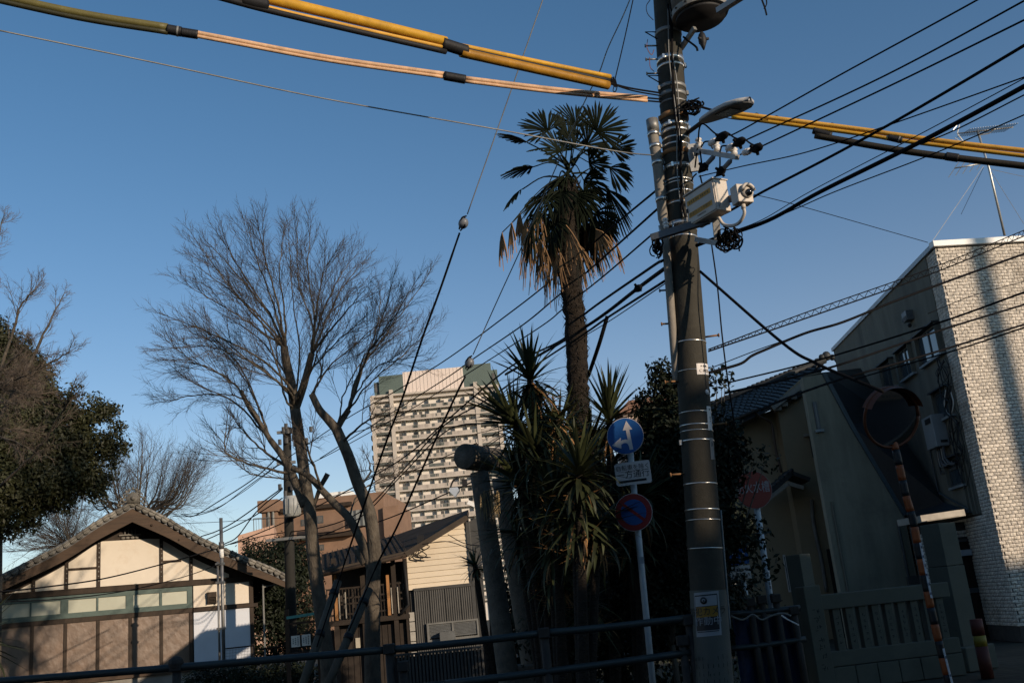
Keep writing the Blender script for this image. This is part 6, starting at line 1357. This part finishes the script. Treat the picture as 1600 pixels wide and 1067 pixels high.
# ------------------------------------------------------------------ far utility pole behind the trees
q = at(449, 860, 30); FP = thing('far_utility_pole', 'distant utility pole with grey transformer drum between the bare trees', 'utility pole', (q.x, 30, 0))
tp_ = at(448, 668, 30); MB().tube([(q.x, 30, 0), (tp_.x, 30, tp_.z)], [.17, .12], 12).build('shaft', M('far_pole_dark', (.022, .021, .018), .9), FP, True, world=True)
c = at(456, 790, 29.6); o = MB().tube([(c.x, c.y, c.z - .32), (c.x, c.y, c.z + .28)], .24, 16).build('transformer', M('pale_transformer', (.30, .31, .30), .5), FP, True, world=True)
for i in range(12): a = i * .52; MB().box(c.x + .25 * math.cos(a) - .012, c.x + .25 * math.cos(a) + .012, c.y + .25 * math.sin(a) - .012, c.y + .25 * math.sin(a) + .012, c.z - .25, c.z + .2).build('cooling_fin', M('pale_transformer', (.30, .31, .30), .5), o, world=True)
for y, l in ((676, 14), (724, 14), (842, 30)): p = at(449, y, 30); MB().box(p.x - l * .02, p.x + l * .02, 29.8, 29.9, p.z - .04, p.z + .04).build('cross_arm', bandd, FP, world=True)
kk = MB(); rg = random.Random(9)
for i in range(16): p = at(449 + rg.uniform(-12, 40), rg.choice((672, 690, 700, 770)) + rg.uniform(-6, 6), 29.8); kk.tube([p, p + Vector((0, 0, .16))], .06, 6)
kk.build('insulator', M('dark_insulator', (.06, .06, .06), .5), FP, world=True)
# far street mirror-like lamp in front of the tower
p = at(710, 770, 20); fl = thing('flood_lamp', 'small pale blue-grey lamp hood hanging from a cable in front of the tower block', 'lamp', (p.x, 20, 0))
MB().prism([(p.x - .09, p.z + .03), (p.x + .01, p.z - .09), (p.x + .10, p.z + .03), (p.x + .08, p.z + .10), (p.x - .08, p.z + .10)], 19.9, 20.1).build('hood', M('pale_blue_enamel', (.35, .40, .46), .5), fl, world=True)
MB().tube(spline([(p.x - .08, 20, p.z + .1), (p.x + .0, 20, p.z + .25), (p.x + .12, 20, p.z + .3)], 4), .02, 6).build('stem', blackm, fl, True, world=True); MB().box(p.x + .17, p.x + .27, 19.95, 20.05, p.z + .1, p.z + .25).build('junction', blackm, fl, world=True)
# ------------------------------------------------------------------ antenna on the brick building
al2 = M('antenna_aluminium', (.42, .42, .40), .4, .6, bump=0); b_ = at(1570, 368, 22); AN = thing('roof_antenna', 'television antenna with two yagi booms on a thin mast on the brick building roof', 'antenna', (b_.x, 22, 8.0))
MB().tube([at(1570, 368, 22), at(1546, 265, 22), at(1527, 203, 22)], .028, 6).build('mast', al2, AN, True, world=True)
A_, B_ = at(1496, 209, 22), at(1583, 199, 22); MB().tube([A_, B_], .018, 5).build('upper_boom', al2, AN, True, world=True)
dk = Vector((.35, -.9, 0)).normalized()
for i in range(20): p = A_.lerp(B_, .12 + .88 * i / 20); MB().tube([p - dk * .22 + Vector((0, 0, .0)), p + dk * .22], .009, 4).build('element', al2, AN, world=True)
for sg in (-1, 1): MB().tube([A_, A_ + Vector((.10, 0, .22 * sg + .0))], .014, 4).build('reflector', al2, AN, world=True); MB().tube([A_ + Vector((-.08, 0, .1 * sg)), A_ + Vector((.1, 0, .28 * sg))], .01, 4).build('reflector', al2, AN, world=True)
A_, B_ = at(1492, 263, 22), at(1533, 256, 22); MB().tube([A_, B_], .018, 5).build('lower_boom', al2, AN, True, world=True)
for i in range(5): p = A_.lerp(B_, i / 4); ln_ = .5 - .04 * i; MB().tube([p - Vector((.3, -.2, .36)) * ln_, p + Vector((.3, -.2, .36)) * ln_], .009, 4).build('element', al2, AN, world=True)
MB().tube([at(1527, 212, 22), at(1545, 209, 22), at(1552, 204, 22)], .014, 5).build('brace', al2, AN, world=True)
for (a, b) in (((1537, 260), (1455, 380)), ((1537, 262), (1502, 335)), ((1545, 262), (1600, 350)), ((1545, 264), (1640, 285))): MB().tube([at(*a, 22), at(*b, 21 if b[0] < 1500 else 24)], .006, 3).build('stay_wire', cabg, AN, world=True)

# ------------------------------------------------------------------ road signs
wht = M('reflective_white', (.52, .48, .46), .45, var=.05); blu = M('sign_blue', (.012, .075, .25), .4, var=.08); rdm = M('sign_red', (.22, .018, .016), .45, var=.08); spole = M('white_painted_pole', (.36, .40, .43), .45, var=.15, vs=4)
def disc(m, r, y0, y1, n=40): m.tube([(0, y0, 0), (0, y1, 0)], r, n); return m
px0, px1 = at(996, 820, 11.05), at(1020, 1067, 11.0); dpx = (px0 - px1) / (px0.z - px1.z); foot = px1 - dpx * px1.z; topp = px1 + dpx * (3.38 - px1.z)
sp_ = thing('sign_post', 'white round sign post in front of the railing carrying three traffic signs', 'sign post', (foot.x, foot.y, 0)); MB().tube([foot, topp], .034, 16).build('tube', spole, sp_, True, world=True); MB().ball(topp, .035, n=12).build('cap', spole, sp_, True, world=True)
p = px1 + dpx * (at(1002, 875, 11).z - px1.z); o = MB().box(p.x - .028, p.x + .03, p.y - .037, p.y - .034, p.z - .035, p.z + .035).build('sticker', M('faded_sticker', (.22, .25, .28), .6), sp_, world=True)
def hub_(px_, py_, Y): return at(px_, py_, Y)
s1 = hub_(977, 681, 10.95); yaw1 = R_(-12)
A1 = thing('blue_arrow_sign', 'round blue traffic sign with white straight-ahead and left-turn arrows', 'traffic sign', s1, yaw1); r_s = .198
disc(MB(), r_s + .006, .004, .012).build('rim', wht, A1); disc(MB(), r_s, .0, .004).build('face', blu, A1)
ar = MB(); sc = r_s
def ap_(poly, y=-.003): ar.prism([(sc * x, sc * z) for x, z in poly], y, .0)
ap_([(.15, -.80), (.35, -.80), (.27, .32), (.07, .32)]); ap_([(-.10, .32), (.44, .32), (.16, .84)])
C_ = [(-.30, -.36), (-.16, -.30), (-.02, -.29), (.10, -.34), (.18, -.44), (.23, -.58), (.25, -.72)]
for i in range(len(C_) - 1):
    a, b = Vector(C_[i]), Vector(C_[i + 1]); d = (b - a).normalized(); n0 = Vector((-d.y, d.x)) * .095; a2 = a - d * .02; b2 = b + d * .02
    ap_([tuple(a2 - n0), tuple(b2 - n0), tuple(b2 + n0), tuple(a2 + n0)], -.0028 + i * .00004)
ap_([(-.80, -.44), (-.30, -.68), (-.26, -.06)], -.0032); ar.build('arrow', wht, A1)
MB().box(-.05, .05, .012, .05, -.02, .02).build('bracket', bandd, A1)
s2 = hub_(989, 739, 10.95); A2_ = thing('supplementary_plate', 'white rectangular plate with black lettering below the blue arrow sign', 'sign plate', s2, yaw1)
pm = MB(); w_, h_, c_ = .195, .125, .022; pm.prism([(-w_ + c_, -h_), (w_ - c_, -h_), (w_ - .006, -h_ + .006), (w_, -h_ + c_), (w_, h_ - c_), (w_ - .006, h_ - .006), (w_ - c_, h_), (-w_ + c_, h_), (-w_, h_ - c_), (-w_, -h_ + c_)], 0, .006); pm.build('plate', wht, A2_)
t = text_mb('自転車を除く', .063, .001); t.xf(Matrix.Translation((.005, -.002, .062))); t.build('lettering', inkb, A2_); t = text_mb('一方通行', .092, .001); t.xf(Matrix.Translation((.0, -.002, -.015))); t.build('lettering', inkb, A2_)
MB().box(-.16, .155, -.0022, -.001, .024, .027).build('rule', inkb, A2_); MB().box(-.165, .14, -.002, 0, -.095, -.070).build('black_bar', inkb, A2_)
s3 = hub_(990, 800, 10.95); A3 = thing('no_parking_sign', 'round no-parking sign, red ring and diagonal on dark blue, half hidden by yucca leaves', 'traffic sign', s3, yaw1)
disc(MB(), r_s + .006, .006, .014).build('rim', wht, A3); disc(MB(), r_s, .002, .006).build('ring', rdm, A3); disc(MB(), r_s * .70, -.001, .002).build('face', blu, A3)
d3 = MB(); d3.box(-r_s * .74, r_s * .74, -.003, -.0012, -.017, .017); d3.xf(Matrix.Rotation(R_(42), 4, 'Y')); d3.build('diagonal', rdm, A3)
# red hydrant sign
s4 = at(1178, 765, 13.0); yw = R_(8); RS = thing('red_hydrant_sign', 'round red fire-water sign with white lettering right of the utility pole', 'sign', s4, yw)
disc(MB(), .245, .004, .014).build('rim', M('dull_white_rim', (.20, .19, .19), .5), RS); disc(MB(), .238, 0, .004).build('face', M('sign_dark_red', (.17, .022, .014), .5, var=.1), RS)
t = text_mb('防火水槽', .125, .001); t.xf(Matrix.Translation((-.01, -.002, .02)) @ Matrix.Diagonal((.92, 1, 1.25, 1))); t.build('lettering', M('dull_white_letter', (.24, .25, .27), .5), RS)
a, b = at(1183, 795, 13.07), at(1206, 950, 13.07); d = (a - b) / (a.z - b.z); fo = b - d * b.z; P3 = thing('hydrant_sign_post', 'white round post holding the red fire-water sign', 'sign post', (fo.x, fo.y, 0)); MB().tube([fo, a + d * .45], .040, 14).build('tube', spole, P3, True, world=True)
t = marks_mb(1, 4, .045, 7); p = b + d * .33; t.xf(Matrix.Translation((p.x + .012, p.y - .041, p.z))); t.build('lettering', M('faint_blue_letter', (.06, .08, .12), .6), P3, world=True)
# blue and white sign on a shorter post
s5 = at(1156, 884, 13.6); P4 = thing('short_sign_post', 'thinner white post with a blue panel and white lettered plate, partly behind leaves', 'sign post', (s5.x, 13.6, 0)); zt = s5.z
MB().tube([(.05, 0, 0), (.01, 0, zt + .25)], .032, 12).build('tube', spole, P4, True); MB().box(-.13, .12, -.05, -.04, zt + .02, zt + .26).build('blue_panel', blu, P4); o = MB().box(-.15, .12, -.055, -.045, zt - .17, zt + .0).build('white_panel', wht, P4)
t = marks_mb(4, 1, .05, 8); t.xf(Matrix.Translation((-.015, -.057, zt - .05))); t.build('lettering', inkb, o); t = marks_mb(5, 1, .035, 9); t.xf(Matrix.Translation((-.015, -.057, zt - .125))); t.build('lettering', inkb, o)
t = marks_mb(2, 1, .09, 10); t.xf(Matrix.Translation((-.01, -.052, zt + .13))); t.build('lettering', wht, P4)
# ------------------------------------------------------------------ traffic mirror
mc = at(1393, 652, 10.0); orp = M('mirror_orange', (.10, .028, .010), .5, var=.15); mir = M('mirror_face', (.30, .25, .22), .10, metal=1.0, var=.03, bump=0)
MI = thing('traffic_mirror', 'round convex traffic mirror with orange rim on an orange and black striped bent pole', 'traffic mirror', (mc.x, mc.y, 0), R_(14))
lm_ = Matrix.Translation((0, 0, mc.z)) @ Matrix.Rotation(R_(20), 4, 'X'); m = MB(); nr, ns = 7, 36; Rm = .300
m.v.append((0, -.045, 0))
for i in range(1, nr + 1):
    for k in range(ns): t = 2 * math.pi * k / ns; f = i / nr; m.v.append((Rm * f * math.cos(t), -.045 * (1 - f * f), Rm * f * math.sin(t)))
for k in range(ns):
    m.f.append((0, 1 + (k + 1) % ns, 1 + k))
    for i in range(nr - 1): q = 1 + i * ns; m.f.append((q + k, q + (k + 1) % ns, q + ns + (k + 1) % ns, q + ns + k))
m.xf(lm_).build('mirror_glass', mir, MI, True)
m = MB(); m.tube([(Rm * 1.02 * math.cos(2 * math.pi * k / 36), 0, Rm * 1.02 * math.sin(2 * math.pi * k / 36)) for k in range(37)], .016, 8); m.xf(lm_).build('rim', orp, MI, True)
m = MB(); m.tube([(0, .01, 0), (0, .07, 0), (0, .10, 0)], [Rm * .99, Rm * .8, Rm * .3], 30); m.xf(lm_).build('back_shell', orp, MI, True)
hdm = MB()
for k in range(14):
    a0 = R_(20 + k * 10); a1 = R_(30 + k * 10); r0, r1 = Rm * 1.04, Rm * 1.04; hdm.quad((r0 * math.cos(a0), -.10, r0 * math.sin(a0)), (r1 * math.cos(a1), -.10, r1 * math.sin(a1)), (r1 * math.cos(a1), .06, r1 * math.sin(a1)), (r0 * math.cos(a0), .06, r0 * math.sin(a0)))
hdm.xf(lm_).build('visor', orp, MI)
MB().box(.27, .36, .03, .06, mc.z - .02, mc.z + .16).build('side_plate', orp, MI)
mp_ = [at(*q) for q in ((1396, 690, 10.12), (1402, 712, 10.1), (1408, 740, 10.1), (1416, 775, 10.1), (1426, 810, 10.1), (1434, 850, 10.1), (1444, 900, 10.1), (1457, 960, 10.1), (1470, 1015, 10.1), (1484, 1070, 10.1))]
d = (mp_[-2] - mp_[-1]) / (mp_[-2].z - mp_[-1].z); mp_.append(mp_[-1] - d * mp_[-1].z); ful = spline(mp_, 12); acc = [0]
for a, b in zip(ful, ful[1:]): acc.append(acc[-1] + (b - a).length)
ob = M('pole_black', (.014, .014, .015), .5); oo = M('pole_orange', (.24, .06, .015), .5, var=.2, vs=6)
def seg_at(s_):
    for i in range(len(acc) - 1):
        if acc[i] <= s_ <= acc[i + 1]: return ful[i].lerp(ful[i + 1], (s_ - acc[i]) / max(1e-6, acc[i + 1] - acc[i]))
    return ful[-1]
s_ = 0; k = 0; sb_ = .155
while s_ < acc[-1] - .01:
    e_ = min(s_ + (sb_ if k else .09), acc[-1]); MB().tube([seg_at(s_ + (e_ - s_) * i / 4) for i in range(5)], .038, 14).build('orange_band' if k % 2 == 0 else 'black_band', oo if k % 2 == 0 else ob, MI, True, world=True); s_ = e_; k += 1
st_ = seg_at(acc[-1] * .0 + 1.28); stw = M('sticker_white', (.42, .43, .46), .5, var=.3, vs=30)
for s0, s1, lab in ((1.02, 1.55, 'カーブミラー'), (2.02, 2.35, '北寺')):
    m = MB(); kk_ = 6
    for i in range(kk_ + 1):
        c = seg_at(s0 + (s1 - s0) * i / kk_)
        for a in (.1, .45, .8): m.v.append(tuple(c + Vector((math.sin(a), -math.cos(a), 0)) * .0395))
    for i in range(kk_):
        for j in (0, 1): q = i * 3 + j; m.f.append((q, q + 1, q + 4, q + 3))
    o = m.build('sticker', stw, MI, world=True)
    for i, ch in enumerate(lab):
        c = seg_at(s0 + (s1 - s0) * (i + .5) / len(lab)); a = .45; dd = Vector((math.sin(a), -math.cos(a), 0)); t = marks_mb(1, 1, .03, i); t.xf(Matrix.Translation(c + dd * .0405) @ Matrix.Rotation(a, 4, 'Z')); t.build('lettering', M('dark_blue_ink', (.02, .03, .08), .6), o, world=True)
MB().box(-.03, .03, .08, .16, mc.z - .26, mc.z - .08).build('mount', ob, MI)
# ------------------------------------------------------------------ pipe railing
railm = M('blue_grey_pipe', (.022, .028, .028), .5, .2, var=.3, vs=5, bump=.25, bs=20, spec=.5); rpost = M('rusty_dark_post', (.030, .025, .022), .75, var=.4, vs=8)
def railing(name, label, x0, x1, tops, posts_, Y=10.0, r=.036):
    a0 = at(tops[0][0], tops[0][1], Y); t = thing(name, label, 'railing', (a0.x, Y, 0))
    for (xa, ya, xb, yb) in tops:
        A_, B_ = at(xa, ya, Y), at(xb, yb, Y); MB().tube([A_.lerp(B_, i / 8) + Vector((0, 0, -.008 * math.sin(math.pi * i / 8))) for i in range(9)], r, 12).build('rail', railm, t, True, world=True)
    for (x, y) in posts_:
        p = at(x, y, Y); o = MB().tube([(p.x, Y + .01, 0), (p.x, Y + .01, p.z)], .042, 10).build('post', rpost, t, True, world=True)
        MB().box(p.x - .055, p.x + .055, Y - .05, Y + .05, p.z - .05, p.z + .045).build('post_clamp', rpost, o, world=True, bev=.01)
    return t
railing('pipe_railing', 'long blue-grey double pipe railing across the bottom in front of the park', 0, 0, ((-150, 1075, 608, 1014.5), (602, 1015, 850, 988.5), (846, 989, 1080, 964.5), (-150, 1165, 700, 1068), (696, 1068, 1078, 1019)), ((275, 1040), (608, 1013), (630, 1040), (850, 988), (1076, 968), (1066, 1000)))
b_ = MB(); p = at(275, 1036, 10); b_.ball((p.x, 10, p.z + .0), .07, 1.1, 1, 1.0, 10, 6); tag(b_.build('post_cap', rpost), 'rusty rounded cap on the railing post below the steel mast', 'cap')
railing('short_pipe_railing', 'short pipe railing with loose rope between utility pole and granite fence', 0, 0, ((1139, 959, 1250, 949), (1143, 1013, 1259, 998)), ((1172, 940), (1190, 936), (1212, 934), (1240, 953)), 12.2, .034)
rp_ = MB(); rp_.tube(spline(sight([(1142, 962, 12.1), (1160, 968, 12.1), (1176, 960, 12.1), (1190, 968, 12.1), (1205, 962, 12.1), (1222, 958, 12.1), (1236, 962, 12.1)]), 6), .012, 6); tag(rp_.build('rope', M('grey_rope', (.14, .14, .13), .9), None, True), 'grey rope looped along the short pipe railing', 'rope')
blt = M('blue_tarp', (.008, .022, .06), .55, var=.3, vs=3, bump=.5, bs=6, dist=.05); q0, q1 = at(1144, 966, 12.35), at(1238, 958, 12.35); tb = MB(); nx_, nz_ = 26, 10
for j in range(nz_ + 1):
    for i in range(nx_ + 1): f = i / nx_; g_ = j / nz_; tb.v.append((q0.x + (q1.x - q0.x) * f * (1 + .05 * g_), 12.35 + .04 * math.sin(f * 24 + g_ * 2) + .02 * math.sin(f * 51), (q0.z + (q1.z - q0.z) * f) * (1 - g_)))
for j in range(nz_):
    for i in range(nx_): q = j * (nx_ + 1) + i; tb.f.append((q, q + 1, q + nx_ + 2, q + nx_ + 1))
o = tb.build('tarpaulin', blt, None, True); md = o.modifiers.new('thick', 'SOLIDIFY'); md.thickness = .004; tag(o, 'dark blue tarpaulin hanging behind the short pipe railing', 'tarpaulin')
# small pipe there, its glint put in as white colour
g_ = MB(); g_.tube(sight([(1221, 961, 12.0), (1230, 967, 12.0), (1248, 976, 11.9)]), .008, 6); tag(g_.build('cord', M('glint_white', (.75, .72, .68), .4)), 'thin white cord with its glint put into the colour, right of the blue tarpaulin', 'cord')
# ------------------------------------------------------------------ notice frame
nf0, nf1 = at(452, 1000, 19.0), at(498, 996, 19.0); NF = thing('notice_frame', 'brown timber and wire mesh notice frame with two white papers and a teal top bar', 'notice board', (nf0.x, 19, 0)); br2 = M('brown_frame', (.06, .032, .018), .8, var=.3)
zt = at(470, 962, 19).z; zb = at(470, 1018, 19).z; wN = nf1.x - nf0.x
for x in (-.03, wN): MB().box(x - .035, x + .035, -.03, .03, 0, zt + .14).build('post', br2, NF)
for z, h in ((zt - .1, .04), (zb, .06), (.25, .05)): MB().box(.0, wN - .04, -.02, .02, z - h, z).build('rail', br2, NF)
MB().beam((-.03, -.01, zt - .01), (wN + .02, -.01, zt + .02), .05, .05).build('teal_bar', M('teal_paint', (.10, .30, .25), .6), NF)
ms = MB()
for i in range(22): x = wN * i / 22; ms.box(x - .003, x + .003, .0, .006, zb, zt - .14)
for i in range(14): z = zb + (zt - .14 - zb) * i / 14; ms.box(0, wN - .04, .0, .005, z, z + .005)
ms.build('wire_mesh', blackm, NF)
pap = M('white_paper', (.72, .66, .56), .8, var=.03)
for i, (x, tx) in enumerate(((455.5, '落書き\n禁止\n大切に'), (472, 'ボール\n遊び\n禁止'))):
    a, b = at(x, 1011 - i * 2, 18.95), at(x + 13, 992 - i * 2, 18.95); cx_ = (a.x + b.x) / 2 - nf0.x; o = MB().box(a.x - nf0.x, b.x - nf0.x, -.06, -.055, a.z, b.z).build('paper', pap, NF)
    for j, col in enumerate(tx.split('\n')): t = marks_mb(1, 5 - j, .036, i * 5 + j); t.xf(Matrix.Translation((cx_ + .045 - .045 * j, -.0615, (a.z + b.z) / 2)) @ Matrix.Diagonal((.8, 1, .8, 1))); t.build('lettering', inkb, o)
lf = MB()
for z in (.9, .62): lf.tube([at(405, 1014, 19.5) * 1, at(450, 1008, 19.5)], .02, 5)
tag(lf.build('brown_handrail', br2), 'thin brown handrail between the hall corner and the notice frame', 'handrail')
# ------------------------------------------------------------------ the street behind the viewpoint (it throws the evening shade)
stw_ = M('street_house_wall', (.16, .15, .135), .9, var=.15); 
def street_house(x0, x1, y0, y1, h, label, gable=0.0, rz=0):
    t = thing('street_house', label, 'house', ((x0 + x1) / 2, (y0 + y1) / 2, 0), 0, 'houses across the road, behind the viewpoint'); hx, hy = (x1 - x0) / 2, (y1 - y0) / 2
    MB().box(-hx, hx, -hy, hy, 0, h).build('wall', stw_, t)
    if gable: MB().prism([(-hx - .4, h), (hx + .4, h), (0, h + gable)], -hy - .4, hy + .4).build('roof', tileg, t)
    else: MB().box(-hx - .15, hx + .15, -hy - .15, hy + .15, h, h + .2).build('roof', conc, t)
    for k in range(int((x1 - x0) / 2.2)):
        for z in (1.0, 3.8):
            if z + 1.4 < h: o = MB().box(-hx + .6 + k * 2.2, -hx + 1.9 + k * 2.2, hy - .0, hy + .05, z, z + 1.2).build('window', alum, t); MB().box(-hx + .68 + k * 2.2, -hx + 1.82 + k * 2.2, hy + .05, hy + .06, z + .08, z + 1.12).build('pane', glassd, o)
STREET = [(-14, -3.5, -17, -8, 7.6, 0), (-3.3, 6.4, -17, -8, 7.4, 0), (6.6, 15.2, -16, -8, 8.0, 0), (15.4, 22.6, -16, -8, 8.2, 0), (22.9, 35, -10.6, -8, 10.6, 0), (35.2, 50, -18, -8, 11.3, 0)]
for i, (x0, x1, y0, y1, h, gb) in enumerate(STREET): street_house(x0, x1, y0, y1, h, ('first', 'second', 'third', 'fourth', 'fifth', 'sixth')[i] + ' plain two-storey house across the road behind the viewpoint, counted from the left', gb)
q = Vector((28.7, 2.1, 0)); UP2 = thing('added_shadow_pole', 'unseen pole added right of the view to cast a shadow streak on the brick front', 'utility pole', q); MB().tube([(0, 0, 0), (0, 0, 16)], [.24, .17], 20).build('shaft', polec, UP2, True)  # added out of view; its shadow makes the streak on the brick front
MB().box(-.25, .25, -.32, -.2, 2.4, 3.2).build('pole_box', bandd, UP2)
